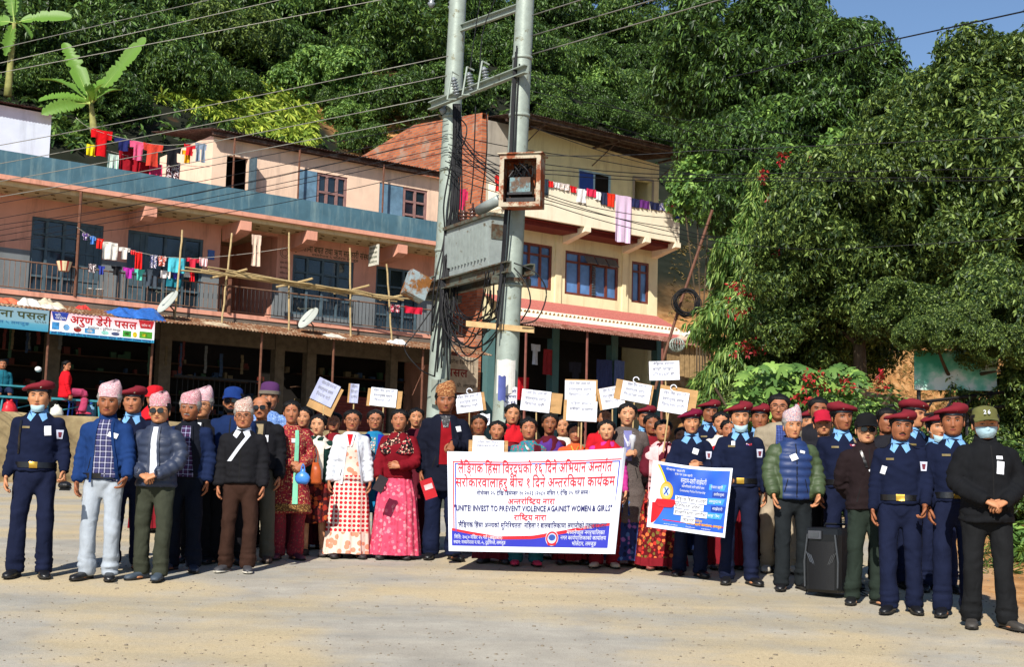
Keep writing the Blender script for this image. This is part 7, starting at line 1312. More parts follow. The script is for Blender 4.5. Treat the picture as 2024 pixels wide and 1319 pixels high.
# ---- women behind the banner
def W(label, x, top, Y, top_mat, lower='maroon_cloth', **k): return person(label, x, top, Y, None, 'f', topw=BL(top_mat), legs=SK(PLAIN[lower]) if not k.get('tr') else dict(kind='trousers', mat=PLAIN[k['tr']], loose=.02), group='women standing behind the long banner', **{a: b for a, b in k.items() if a != 'tr'})
W('woman in the shadow of the tall man behind the banner', 948, 818, 15.4, PLAIN['cream_cloth'], skin=2)
W('young woman right above the low placard at the banner edge', 983, 828, 14.5, PLAIN['navy_cloth'], skin=0, shoe='#2a2a30', extra=[neckband(PLAIN['maroon_cloth'], 'neck_scarf', .07)], hair='long')
W('young woman with a red scarf in front of the taller pole', 1013, 795, 15.6, PLAIN['dark_red_cloth'], skin=1, hair='long', extra=[shawl(PLAIN['red_cloth'], 'scarf', .12, 1.45, .3)])
W('woman in teal and red gripping the banner from above', 1046, 824, 14.35, floral('teal_print', '#2a7c80', ('#8a3a5a', '#3a5a8a', '#a84a4a'), 40), tr='teal_cloth', skin=0, face='tika', shoe='#c02a50', arms=('down', ((.24, -.05, 1.14), (.06, -.2, 1.24), (-.1, -.4, -.6), (0, .5, -.8), .9)), extra=[sash(PLAIN['maroon_cloth'], [[(.06, 1.41), (.14, 1.40), (.15, 1.1), (.05, 1.1)]], 'shawl_end'), sash(BLACKL, [[(-.06, 1.42), (-.03, 1.42), (.08, 1.2), (.05, 1.2)]], 'bag_strap', .016)])
W('woman in a plum blouse with a yellow thread necklace behind the banner', 1087, 815, 15.0, PLAIN['maroon_cloth'], skin=2, extra=[shawl(PLAIN['purple_cloth'], 'shawl', .15, 1.42, .34)])
W('woman half hidden behind the stacked placards', 1114, 822, 15.9, PLAIN['cream_cloth'], skin=1)
W('woman in orange holding the stick of the stacked placards', 1138, 832, 14.6, PLAIN['orange_cloth'], 'dark_red_cloth', skin=0, face='tika', arms=('down', ((.24, -.05, 1.14), (.07, -.2, 1.22), (-.2, -.1, .6), (-.6, .6, .1), .9)), extra=[sash(M('gold_beads', '#b8943a', .3, .1, 20, 0, 60, .6), [[(-.05, 1.42), (-.04, 1.43), (.01, 1.33), (-.005, 1.325)], [(.04, 1.43), (.05, 1.42), (.005, 1.325), (-.005, 1.335)]], 'necklace', .014)])
W('dark haired woman in red behind the pink shawl, face in shade', 1197, 803, 15.6, PLAIN['red_cloth'], 'red_cloth', skin=4)
W('young woman in pink with a red scarf at the right end of the banner', 1201, 826, 14.35, PLAIN['magenta_cloth'], skin=3, tr='dark_red_cloth', shoe='#b8a890', hair='bun', extra=[shawl(PLAIN['red_cloth'], 'scarf', .13, 1.45, .32)])
TW = M('tweed', '#5c5350', .95, .35, 90, .6, 160, 0, .1)
person('stout woman in a grey tweed coat and bead necklaces at the right banner end', 1240, 793, 1120, None, 'f', skin=3, face='tika', girth=1.12, group=GO, topw=dict(kind='coat', mat=TW, hem=.45, loose=.028, flare=.03), legs=SK(floral('blue_spotted_skirt', '#26366a', ('#4a6aa0', '#8a5a9a', '#1a2040'), 18), hem=.06), arms=(((.25, -.05, 1.13), (.02, -.2, 1.16), (-.7, -.4, .3), (0, .6, -.5), .9), 'down'), extra=[vpanel('blouse', cloth('lilac_blouse', '#6a6a98'), .05, .05, 1.42, 1.1), lambda c: [c['patch']('bead_necklace', [[(-.07 + .006 * q, 1.40), (-.055 + .006 * q, 1.40), (.0, 1.29 - .02 * q), (-.006, 1.275 - .02 * q)], [(.055 - .006 * q, 1.40), (.07 - .006 * q, 1.40), (.006, 1.275 - .02 * q), (0, 1.29 - .02 * q)]], M('silver_beads', '#b8b8c0', .3, .3, 120, .6, 200, .3), .014) for q in (0, 1.6)]], shoe='#6a3a30')  # blue skirt cloth printed with paler blue, violet and navy spots
cop('police officer with only the red beret showing behind the tweed coat', 1276, 800, 16.0, skin=0)
person('older woman with tied grey-black hair behind the pink shawl', 1288, 815, 15.0, None, 'f', skin=2, group=GO, hy=.1, topw=BL(PLAIN['dark_red_cloth']), legs=SK(PLAIN['maroon_cloth']))
person('woman in a pale pink shawl and red flowered skirt holding a placard stick', 1311, 827, 1127, None, 'f', skin=4, group=GO, girth=1.05, topw=BL(PLAIN['maroon_cloth'], hem=.9, loose=.018), legs=SK(floral('red_flower_skirt', '#5a1018', ('#b8302a', '#c86a3a', '#8a2a2a', '#6a5a2a'), 22, .5), flare=.10, n=14, border=PLAIN['dark_red_cloth']), arms=(((.24, -.06, 1.12), (-.0, -.21, 1.1), (-.9, -.2, .3), (0, .8, -.3), .7), ((.24, -.06, 1.13), (.05, -.23, 1.15), (-.3, -.1, .7), (-.6, .6, .1), .9)), extra=[shawl(PLAIN['pink_cloth'], 'shawl', .16, 1.44, .3), sash(PLAIN['pink_cloth'], [[(-.15, 1.40), (-.05, 1.42), (-.06, .62), (-.17, .62)], [(.05, 1.42), (.15, 1.40), (.16, .98), (.06, .98)]], 'shawl_end', .018)], shoe='#7c3a34')
# ---- right wing
person('person in a bright blue wrap squeezed behind the pink shawl', 1347, 842, 15.8, None, 'f', skin=4, group=GO, topw=BL(cloth('bright_blue_wrap', '#2a5a9a')), legs=SK(PLAIN['navy_cloth']))
person('woman police officer in a beret with folded arms behind the blue poster', 1368, 806, 1140, ('beret', cloth('wine_beret', '#6a1430'), -1), 'f', skin=1, face='tika', group='police officers in the group photograph', topw=dict(kind='sweater', mat=NAVY, hem=.95, loose=.016), legs=dict(kind='trousers', mat=NAVYT, loose=.012), arms=(((.25, -.06, 1.13), (.02, -.2, 1.14), (-1, .0, .05), (0, .9, -.2), .4), ((.25, -.06, 1.12), (.04, -.205, 1.10), (-1, .05, .05), (0, .9, -.2), .4)), extra=[collar(SKYB, .1), rankpatch(), shoulder, badge(.04, 1.29, .06, .06, -.3)])
cop('police officer standing at the back between the placards and the weeping tree', 1403, 787, 15.8, skin=2)
W2g = 'women squeezed between the officers'
person('smiling woman in a white shawl between two officers', 1428, 812, 15.0, None, 'f', skin=1, group=W2g, hy=-.15, topw=BL(PLAIN['cream_cloth']), legs=SK(PLAIN['maroon_cloth'])); person('smiling woman in red with vermilion parting beside the masked officer', 1441, 826, 14.5, None, 'f', skin=0, face='tika', group=W2g, topw=BL(PLAIN['red_cloth']), legs=SK(PLAIN['dark_red_cloth']), extra=[shawl(PLAIN['red_cloth'], 'scarf', .12, 1.44, .3)])
cop('police officer with a chin mask holding the right side of the blue poster', 1464, 793, 1156, skin=1, face='chinmask', hat=('beret', MAROON, -1), girth=1.0, arms=(((.25, -.04, 1.13), (.16, -.2, .99), (-.3, -.5, .1), (0, .4, -.9), .9), 'down'), extra=[badge(-.07, 1.345, .035, .04, 0, PAPER, 'round_badge'), medal])
cop('police officer behind the right shoulder of the masked officer', 1502, 797, 14.4, skin=2, hy=-.05)
person('small woman just visible beside the grey jacket', 1517, 838, 15.0, None, 'f', skin=1, group=W2g, topw=BL(PLAIN['purple_cloth']), legs=SK(PLAIN['maroon_cloth']))
person('tall man with glasses, beige jacket and dark checked shirt', 1540, 776, 14.3, None, skin=0, face='glasses', hy=-.12, group=GO, topw=JK('beige_jacket', '#8a7f6c', hem=.9), legs=TR('beige_trousers', '#9a8c78', .01), extra=[vpanel('shirt', plaid('navy_check', '#1c2450', '#4a5a94', None, .05), .045, .09, 1.42, .92, -.01, -.01)], shoe='#b8b0a0')
GQ = M('green_quilt', '#3c4a30', .55, .15, 9, .1, 120, 0, .3); BQ = M('blue_quilt', '#20335f', .5, .15, 9, .1, 120, 0, .3)
person('man in a patterned cap and blue and green quilted jacket', 1568, 803, 1167, ('topi', TOPI[4], .3), skin=1, hair='short_grey', group=GO, girth=1.12, topw=dict(kind='jacket', mat=BQ, hem=.88, loose=.032, puff=.016, fold=.5, sleeve=GQ), legs=TR('charcoal_trousers', '#1b1f22', .014), extra=[neckband(BQ, 'jacket_collar', .088, 1.42, 1.50), badge(-.03, 1.29, .07, .06, .4), badge(.06, 1.345, .05, .025, -.2)], arms=(((.25, -.02, 1.13), (.22, -.13, .92), (-.1, -.1, -1), (-1, -.3, 0), .4), ((.25, -.02, 1.13), (.21, -.14, .93), (-.25, -.15, -.9), (-1, -.3, 0), .4)))
cop('police officer almost hidden behind the quilted jacket', 1598, 807, 15.2, skin=1)
person('bareheaded dark-haired man behind the red baseball cap', 1617, 782, 14.6, None, skin=2, group=GO, topw=JK('dark_shirt_jacket', '#1c1c22'), legs=TR('black_trousers', '#101014'))
person('man in a red baseball cap and dark jacket', 1630, 808, 13.8, ('cap', cloth('cap_red', '#a01a30'), cloth('cap_red', '#a01a30')), skin=1, hy=-.15, tilt=-.06, group=GO, topw=JK('dark_shirt_jacket', '#1c1c22'), legs=TR('black_trousers', '#101014'), arms=('down', ((.25, .0, 1.13), (.24, -.1, .9), (0, -.2, -1), (-1, -.1, 0), .7)))
cop('stocky police officer with a braided shoulder cord looking right', 1665, 793, 13.3, skin=2, girth=1.05, hy=.15, extra=[sash(floral('shoulder_cord', '#8a7a5a', ('#3a3a4a', '#c8b890'), 120), [[(.085, 1.415), (.105, 1.41), (.125, 1.36), (.10, 1.36)]], 'shoulder_cord', .012), badge(.1, 1.25, .05, .06, .5), medal], hat=('beret', MAROON, 1))
person('man in a black cap, dark glasses and dark brown jacket', 1713, 818, 1196, ('cap', cloth('cap_black', '#121214'), cloth('cap_black', '#121214')), skin=3, face='shades', group=GO, topw=JK('dark_brown_jacket', '#1e1517', hem=.86, loose=.026), legs=TR('dark_green_trousers', '#232c26', .014), extra=[badge(.03, 1.21, .065, .075, .5), neckband(cloth('dark_brown_jacket', '#1e1517'), 'jacket_collar', .08, 1.42, 1.5), sash(BLACKL, [[(-.09, 1.40), (-.07, 1.41), (-.02, 1.25), (-.045, 1.25)]], 'bag_strap', .012)], arms=('back', 'back'))
person('bareheaded man between the black cap and the officer with brass pips', 1752, 803, 13.6, None, skin=2, group=GO, topw=JK('dark_shirt_jacket', '#1c1c22'), legs=TR('black_trousers', '#101014'))
cop('police officer with brass shoulder pips and a shield badge on his sleeve', 1780, 808, 1213, skin=2, yaw=-.35, hy=.1, face='moustache', girth=1.06, arms=('down', ((.25, -.02, 1.13), (.2, -.14, .92), (-.1, -.2, -1), (-1, -.3, 0), .8)), extra=[badge(-.14, 1.22, .045, .07, -.3)], hat=('beret', MAROON, -1))
cop('police officer turned right behind the officer with pips', 1805, 786, 13.4, skin=1, yaw=.5, hy=.5, hat=('beret', MAROON, 1))
cop('police officer wearing a mask, peering between two berets', 1853, 814, 13.2, skin=1, face='chinmask', hy=.1)
cop('police officer with medal ribbons beside the man in the olive cap', 1885, 796, 1218, skin=2, hy=-.25, girth=1.02, extra=[medal, badge(.08, 1.29, .085, .06, .3)], yaw=-.1)
def capmark(lg, hd):
    for k, (x, ch) in enumerate(((-.026, '2'), (.002, '6'))):
        v, f, w = glyph(ch, .03); lg.add(hd.tf(np.stack([x + v[:, 0] * .04, np.full(len(v), -.108), 1.662 + v[:, 1] * .042], -1)), f)
person('man in an olive cap, blue face mask and black parka at the far right', 1950, 800, 1243, ('cap', cloth('cap_olive', '#5a5a34'), cloth('cap_olive', '#5a5a34'), capmark, PLAIN['white_shirt']), skin=1, face='mask', yaw=-.08, hy=-.1, girth=1.1, group=GO, topw=JK('black_parka', '#121316', hem=.82, loose=.030), legs=TR('black_jeans', '#17181a', .014), arms=('clasp', 'clasp'), extra=[badge(.06, 1.25, .06, .1, -.1), badge(.06, 1.33, .05, .026, 0), neckband(cloth('black_parka', '#121316'), 'parka_collar', .085, 1.42, 1.51)], shoe='#3a3632')
# ---- people at the tea shop
def seated(label, x, y, d, top, legs, sex='f', yaw=0., **k):
    u, z = bl(x, y, d); c = person(label, x, y, bw(u, d, 0)[1], None, sex, topw=top, legs=legs, sit=True, yaw=yaw, group='people at the tea shop', **k); r = c['root']; r.scale = (1, 1, 1); r.location = (bw(u, d, 0)[0], bw(u, d, 0)[1], 1.63 - .33)
seated('woman in a bright red dress seated on the turquoise bench', 131, 737, -1.95, KU(cloth('scarlet_dress', '#c01420'), .82, flare=.03), dict(kind='trousers', mat=cloth('red_lilac_cloth', '#a03a5a'), loose=.03), yaw=2.2, hair='long', shoe='#c02a50'); seated('person in teal seated at the left picture edge', 6, 715, -.9, dict(kind='jacket', mat=cloth('teal_jacket', '#1a5a6a'), hem=.9), TR('dark_jeans', '#1c2640'), 'm', .5)
person('child in a red hooded top behind the man in sunglasses', 307, 762, 16.6, ('beanie', PLAIN['red_cloth']), 'f', topw=BL(PLAIN['red_cloth']), legs=SK(PLAIN['dark_red_cloth']), yaw=2.6, group='people at the tea shop', extra=[shawl(PLAIN['red_cloth'], 'hood', .12, 1.5, .3)], hair='none')
# ------------------------------------------------------------------ banners, placards, bags and the loudspeaker
def cloth_surface(c00, c10, c11, c01, amp, seed, depth=0.0):
    """corner points (top left, top right, bottom right, bottom left) -> surface(u, v, off); u right, v down"""
    c00, c10, c11, c01 = (np.array(c, float) for c in (c00, c10, c11, c01)); nrm = np.cross(c10 - c00, c01 - c00); nrm /= np.linalg.norm(nrm); nrm = nrm if nrm[1] < 0 else -nrm
    def f(u, v, off=0.0):
        u = np.asarray(u, float); v = np.asarray(v, float); u, v = np.broadcast_arrays(u, v); sh = u.shape; u = u.ravel()[:, None]; v = v.ravel()[:, None]; P = (c00 * (1 - u) + c10 * u) * (1 - v) + (c01 * (1 - u) + c11 * u) * v
        w = amp * (np.sin(u * 9 + seed + v * 2.0) * .6 + .5 * np.sin(u * 21 + v * 5 + seed * 2) * (1 - .5 * v) + .8 * vnoise(np.c_[u * 4, v * 3, u * 0 + seed])[:, None]); P = P + nrm * (w + (np.broadcast_to(off, sh).ravel()[:, None] if np.ndim(off) else off)); P[:, 2] -= (.02 * np.sin(u[:, 0] * math.pi) * (1 - v[:, 0])) * (amp > .004)
        return P.reshape(sh + (3,))
    return f
def sheet(name, S, mat, parent, nu=40, nv=20, th=.004):
    m = MB(); U, V = np.meshgrid(np.linspace(0, 1, nu), np.linspace(0, 1, nv)); m.grid(S(U, V), 0, False, True); m.grid(S(U, V, -th), 0, False, False); return m.build(name, mat, parent, True)
def area(mb, S, u0, u1, top, bot, off, m=0, n=40, rows=6):
    u = np.linspace(u0, u1, n); t = np.linspace(0, 1, rows)[:, None]; T = top(u) if callable(top) else np.full(n, top); B = bot(u) if callable(bot) else np.full(n, bot); mb.grid(S(np.broadcast_to(u, (rows, n)), T * (1 - t) + B * t, off), m, False, True)
def big_banner():
    Y = 13.75; r = empty('long_banner', at(1060, 990, Y), 0, 'long white banner with red and blue lettering held across the women', 'banner'); o = np.array(r.location)
    S0 = cloth_surface(at(884, 893, Y), at(1238, 886, Y - .05), at(1216, 1096, Y - .12), at(887, 1090, Y - .08), .009, 1.3); S = lambda u, v, off=0.0: S0(u, v, off) - o
    VN = M('banner_vinyl', '#d4d8e4', .38, .04, 3, .05, 20, 0, .45); sheet('vinyl', S, VN, r, 200, 60)
    RED, BLU, NV = M('banner_red', '#c4202c', .4, .06, 5, 0), M('banner_blue', '#2a30a4', .4, .06, 5, 0), M('banner_navy', '#23225c', .4, .06, 5, 0)
    k = MB(); A = .048; B = .968
    for (a, b, off, mi) in ((.03, .985, .0, 0), (.042, .973, .012, 1)):
        area(k, S, a, b, .098 + off * 1.6, .108 + off * 1.6, .003, mi, 50, 2); area(k, S, a, a + .006, .108 + off * 1.6, .80, .003, mi, 2, 20); area(k, S, b - .006, b, .108 + off * 1.6, .9, .003, mi, 2, 20)
    k.build('border_lines', [RED, BLU], r)
    k = MB(); wave = lambda u: np.interp(u, [0, .12, .3, .5, .7, .85, 1], [.765, .80, .845, .835, .775, .725, .70]) + 0 * u
    area(k, S, .02, .95, lambda u: wave(u), lambda u: wave(u) + .022 + .012 * np.sin(u * 3), .003, 0, 60, 3); area(k, S, .02, .95, lambda u: wave(u) + .024 + .012 * np.sin(u * 3), .945, .003, 1, 60, 6); k.build('printed_footer', [RED, BLU], r)
    lines = [('लैङ्गिक हिंसा विरूद्धको १६ दिने अभियान अन्तर्गत', .06, .93, .215, .15, 0, .010), ('सरोकारवालाहरु बीच १ दिने अन्तरक्रिया कार्यक्रम', .045, .955, .355, .14, 0, .010), ('नोभेम्बर २५ देखि डिसेम्बर १० २०२३ ।२०८० मंसिर ९ देखि २५ गते सम्म।', .165, .815, .435, .062, 2, .008), ('अन्तर्राष्ट्रिय नारा', .345, .62, .525, .085, 0, .016), ('"UNITE! INVEST TO PREVENT VIOLENCE AGAINIST WOMEN & GIRLS"', .035, .955, .595, .078, 2, .03), ('राष्ट्रिय नारा', .385, .575, .685, .085, 0, .018), ("'लैङ्गिक हिंसा अन्त्यको सुनिश्चितता  महिला र बालबालिकामा लगानीको ऐक्यबद्धता'", .055, .935, .76, .075, 2, .012)]
    t = MB(); sf = lambda X, Yv: S(np.asarray(X), 1 - np.asarray(Yv), .007)
    for s, a, b, v, h, m, bo in lines: put_text(t, sf, s, a, b, 1 - v, h, m, bo)
    t.build('lettering', [RED, BLU, NV], r)
    t = MB()
    for s, a, b, v, h in (('मिति: २०८० मंसिर २५ गते (आईतबार)', .035, .32, .875, .052), ('स्थान: मध्यनेपाल न.पा.-५, दुईपिप्ले, लमजुङ', .03, .34, .925, .05), ('आयोजक:', .765, .85, .765, .056), ('मध्यनेपाल नगरपालिका', .70, .925, .818, .055), ('नगर कार्यपालिकाको कार्यालय', .665, .935, .87, .055), ('भोर्लेटार, लमजुङ', .735, .88, .925, .055)): put_text(t, lambda X, Yv: S(np.asarray(X), 1 - np.asarray(Yv), .006), s, a, b, 1 - v, h, 0, .008)
    t.build('footer_lettering', PLAIN['white_shirt'], r)
    k = MB(); q = np.linspace(0, 2 * math.pi, 25)[:-1]; cu, cv = .615, .86
    for j, (ru, rv, mi) in enumerate(((.038, .075, 0), (.035, .068, 1), (.026, .05, 2), (.02, .03, 3))): k.add(S(cu + ru * np.cos(q), cv + rv * np.sin(q) - (.008 if j == 3 else 0), .0055 + .0012 * j), [tuple(range(24))], mi)
    k.add(S(np.array([cu - .03, cu - .02, cu + .02, cu + .03, cu + .022, cu - .022]), np.array([cv + .03, cv + .05, cv + .05, cv + .03, cv + .068, cv + .068]), .010), [tuple(range(6))], 1); k.build('round_emblem', [PLAIN['white_shirt'], RED, M('emblem_sky', '#a8bcd8', .5), M('emblem_blue', '#2a4a9a', .5)], r)
    # folded-over right edge
    m = MB(); v = np.linspace(0, 1, 20); P = [];
    for q in np.linspace(0, 1, 7): P.append(S(np.full(20, 1.0) - .045 * math.sin(q * 2.6) * (.4 + .6 * v), v, .012 + .035 * math.sin(q * 3.1) * (1 - .4 * v)))
    m.grid(np.array(P)); m.build('folded_edge', VN, r, True)
big_banner()
def police_poster():
    Y = 13.15; r = empty('poster_banner', at(1365, 985, Y), 0, 'smaller blue police poster with white paper strips pasted on it', 'banner'); o = np.array(r.location); S0 = cloth_surface(at(1291, 910, Y + .25), at(1448, 926, Y - .1), at(1433, 1064, Y - .2), at(1278, 1042, Y + .2), .007, 4.0); S = lambda u, v, off=0.0: S0(u, v, off) - o
    sheet('vinyl', S, M('poster_white', '#d0d6e4', .4, .05, 3, .05, 20, 0, .4), r, 110, 80); n = NT('poster_blue_field'); v = n.coord(); n.base(n.ramp(n.noise(2.2, 2, v), [(.35, lin('#123a9c')), (.65, lin('#2a62c4'))]), .38, 0, .4); RED, YEL, WH, DB = M('poster_red', '#b81c24', .4), M('poster_yellow', '#d8b02a', .4), PLAIN['white_shirt'], M('poster_deep_blue', '#16348c', .4, .05, 3, 0)
    k = MB(); crv = lambda u: 0 * u + .05; area(k, S, .03, .975, .045, .94, .003, 0, 40, 20); k.build('blue_field', n.m, r)
    k = MB(); vv = np.linspace(.05, .8, 30); e = lambda t: .08 + .17 * np.sin(np.clip((t - .03) / .95, 0, 1) * math.pi * .98)     # curved white side with yellow and red edge
    def strip(a, b, mi, off, v0=.045, v1=.80):
        vv = np.linspace(v0, v1, 30); q = np.linspace(0, 1, 12)[None, :]; A_, B_ = a(vv)[:, None], b(vv)[:, None]; k.grid(S(A_ * (1 - q) + B_ * q, np.repeat(vv[:, None], 12, 1), off), mi, False, True)
    strip(lambda t: 0 * t + .03, lambda t: e(t) - .03, 0, .0055, .045, .94); strip(lambda t: e(t) - .03, e, 1, .0058, .05, .6); strip(lambda t: .03 + .02 * t, lambda t:   .06 + .32 * np.clip(.93 - t, 0, 1) ** .6, 2, .0065, .62, .93); k.build('curved_side', [WH, YEL, RED], r)
    k = MB(); q = np.linspace(0, 2 * math.pi, 25)[:-1]
    for j, (ru, rv, mi) in enumerate(((.085, .145, 0), (.07, .115, 1), (.045, .07, 2))): k.add(S(.215 + ru * np.cos(q), .43 + rv * np.sin(q), .008 + .0012 * j), [tuple(range(24))], mi)
    k.add(S(np.array([.1, .33, .35, .3, .14, .08]), np.array([.56, .54, .6, .66, .68, .62]), .012), [tuple(range(6))], 3)
    for a in (-1, 1): k.add(S(np.array([.215 - a * .03, .215 - a * .018, .215 + a * .03, .215 + a * .018]), np.array([.38, .375, .48, .485]), .0125), [(0, 1, 2, 3)], 4)
    k.build('police_emblem', [M('emblem_gold', '#c49a2a', .4), M('emblem_pale', '#c0a85a', .5), M('emblem_sky', '#a8bcd8', .5), RED, DB], r)
    t = MB(); sf = lambda X, Yv: S(np.asarray(X), 1 - np.asarray(Yv), .006)
    for s, a, b, v, h in (('समुदाय-प्रहरी साझेदारी', .38, .70, .265, .10), ('सहभागिताको लागि सबैको साथ', .40, .68, .335, .05), ('Community Police Partnership', .38, .70, .40, .05), ('नेपाल प्रहरी', .18, .42, .11, .045), ('एक घर एक प्रहरी', .30, .52, .165, .045), ('www.police', .22, .40, .925, .03), ('facebook', .5, .62, .925, .03), ('twitter', .7, .82, .925, .03)): put_text(t, sf, s, a, b, 1 - v, h, 0, .006)
    for s, a, b, v in (('आयोजक', .60, .70, .83), ('जिल्ला प्रहरी कार्यालय, लमजुङ', .5, .95, .88)): put_text(t, sf, s, a, b, 1 - v, .055, 1, .006)
    t.build('lettering', [WH, YEL], r)
    k = MB(); t = MB()
    for j, s in enumerate(('नेपाल प्रहरी', 'सामाजिक सुरक्षा', 'समुदाय', 'साझेदारी', 'सहयोग')):
        v0 = .25 + .105 * j; a, b = (.74, .95) if j % 2 == 0 else (.79, .975); k.add(S(np.array([a, b, b - .02, a]), np.array([v0, v0, v0 + .085, v0 + .085]), .0055), [(0, 1, 2, 3)], j % 2); put_text(t, lambda X, Yv: S(np.asarray(X), 1 - np.asarray(Yv), .0085), s, a + .02, b - .04, 1 - v0 - .06, .055, 0, .004)
    k.build('ribbon_boxes', [M('ribbon_light', '#3a8cd4', .4), DB], r); t.build('ribbon_lettering', WH, r)
    k = MB(); area(k, S, .20, .975, .855, .868, .0055, 0, 30, 2); k.build('red_rule', RED, r)
    for s, a, b, v in (('लैङ्गिक हिंसा अन्त्यको', .335, .735, .475), ('सुनिश्चितता: महिला र', .33, .70, .575), ('बालबालिकामा लगानीको', .335, .755, .675), ('ऐक्यबद्धता', .435, .61, .775)):
        k = MB(); area(k, S, a, b, v - .005, v + .085, .012, 0, 12, 3); q = k.build('paper_strip', PAPER, r); t = MB(); put_text(t, lambda X, Yv: S(np.asarray(X), 1 - np.asarray(Yv), .0145), s, a + .01, b - .01, 1 - v - .068, .075, 0, .0); t.build('strip_lettering', INK, q)
police_poster()
CARD = M('cardboard', '#b08a5c', .85, .2, 7, .2, 60); STICK = M('bamboo_stick', '#b49a6c', .7, .2, 12)
def placard(label, x, y, Y, w, h, rot=0, board=(0, 0, 1.25, 1.02), lines=('महिला हिंसा अन्त्य', 'गरौं समाजमा', 'समानता'), yaw=0, stick=(0, 95), sheet_col=None, hook=False):
    c = at(x, y, Y); k = Y / FPX; r = empty('placard', c, yaw, label, 'placard', 'placards raised above the women'); RR = roty(rot)
    W_, H_ = w * k, h * k; dx, dz, sw, sh_ = board; m = MB(); P = []; U, V = np.meshgrid(np.linspace(-.5, .5, 10), np.linspace(-.5, .5, 8)); rng = np.random.default_rng(int(x)); bend = lambda u, v, a: a * np.cos(u * 3) + .006 * vnoise(np.c_[(u * 4).ravel(), (v * 4).ravel(), (u * 0 + x).ravel()]).reshape(u.shape)
    B = np.stack([U * W_ * sw + dx * k, .012 + bend(U, V, .004), V * H_ * sh_ - dz * k], -1) @ RR.T; m.grid(B); m.grid(B + [0, .006, 0], 0, False, True); m.build('cardboard', CARD, r)
    Sx = np.stack([U * W_, bend(U, V, .008) - .004, V * H_], -1) @ RR.T; m = MB(); m.grid(Sx); m.grid(Sx + [0, .003, 0], 0, False, True); m.build('paper_sheet', sheet_col or PAPER, r)
    t = MB(); n = len(lines); sf = lambda X, Z: np.stack([np.asarray(X, float) * W_, bend(np.asarray(X, float), np.asarray(Z, float), .008) - .008, np.asarray(Z, float) * H_], -1) @ RR.T
    for i, s in enumerate(lines): L = .33 + .09 * rng.random(); put_text(t, sf, s, -L, L - .1 * rng.random(), .30 - .27 * i, .20)
    t.build('lettering', M('pale_pencil', '#9b9daa', .8), r)
    if stick: m = MB(); m.tube([(stick[0] * k * .2, .022, H_ * .5), (stick[0] * k, .022, -stick[1] * k)], .008, 6); m.build('stick', STICK, r)
    if hook: m = MB(); a = np.linspace(0, 4.5, 12); m.tube(np.stack([.03 * np.cos(a), a * 0, H_ * .5 + .03 + .03 * np.sin(a)], -1), .006, 5); m.build('ribbon_loop', PAPER, r)
T3 = ('महिला हिंसा अन्त्य गरौं', 'समतामूलक समाज', 'निर्माण गरौं')
SHADEP = M('shaded_paper', '#a8acc8', .8, .06, 9)  # white paper with the bluish tone of shade put into its colour
placard('tilted placard with a crumpled sheet coloured as in shade, leftmost of the row', 643, 776, 15.2, 46, 46, .42, (4, 10, 1.15, 1.3), T3, 0, (-4, 85), SHADEP); placard('narrow placard with a sheet coloured as in shade seen almost edge on', 700, 778, 15.3, 17, 38, .05, (-2, 0, 1.2, 1.0), ('लैङ्गिक', 'हिंसा', 'अन्त्य'), .1, (0, 70), SHADEP)
placard('placard on brown card above the woman with the blue scarf', 758, 786, 15.1, 52, 36, .08, (2, 2, 1.32, .98), T3, .0, (0, 70)); placard('placard with a paper loop just right of the tall man', 927, 797, 15.7, 52, 36, -.16, (3, 0, 1.12, 1.0), T3, 0, (2, 60), None, True)
placard('low placard resting on the top edge of the banner', 965, 884, 14.0, 62, 26, .0, (0, 0, 1.25, 1.0), ('महिला हिंसा विरुद्ध', 'एकताबद्ध होऔं'), 0, (0, 40)); placard('placard left of the stacked pair with bare card on its right', 1059, 793, 15.0, 58, 42, .09, (12, 0, 1.38, .95), T3, 0, (3, 80))
placard('upper placard of the stacked pair', 1147, 774, 14.45, 61, 42, .0, (2, -2, 1.05, 1.04), T3, 0, (-2, 90)); placard('lower placard of the stacked pair', 1150, 813, 14.4, 60, 40, .03, (-3, 0, 1.1, 1.05), ('महिला सम्मान', 'सबैको सम्मान'), 0, (0, 75))
placard('placard partly covered by the one tilted to the right', 1210, 786, 15.3, 46, 42, -.2, (-2, 0, 1.12, 1.02), T3, 0, (2, 80)); placard('placard tilted to the right above the tweed coat', 1257, 776, 14.9, 58, 38, .16, (-4, 0, 1.3, 1.05), T3, 0, (-5, 80), None, True); placard('highest placard, white without cardboard', 1313, 733, 15.0, 60, 38, -.05, (0, 0, .9, .8), ('लैङ्गिक समानता', 'हाम्रो साझा', 'प्रतिबद्धता हो'), 0, (8, 130))
placard('placard shading the woman in the pink shawl', 1331, 795, 14.1, 58, 44, .14, (8, -6, 1.3, 1.1), T3, 0, (-18, 100), None, True)
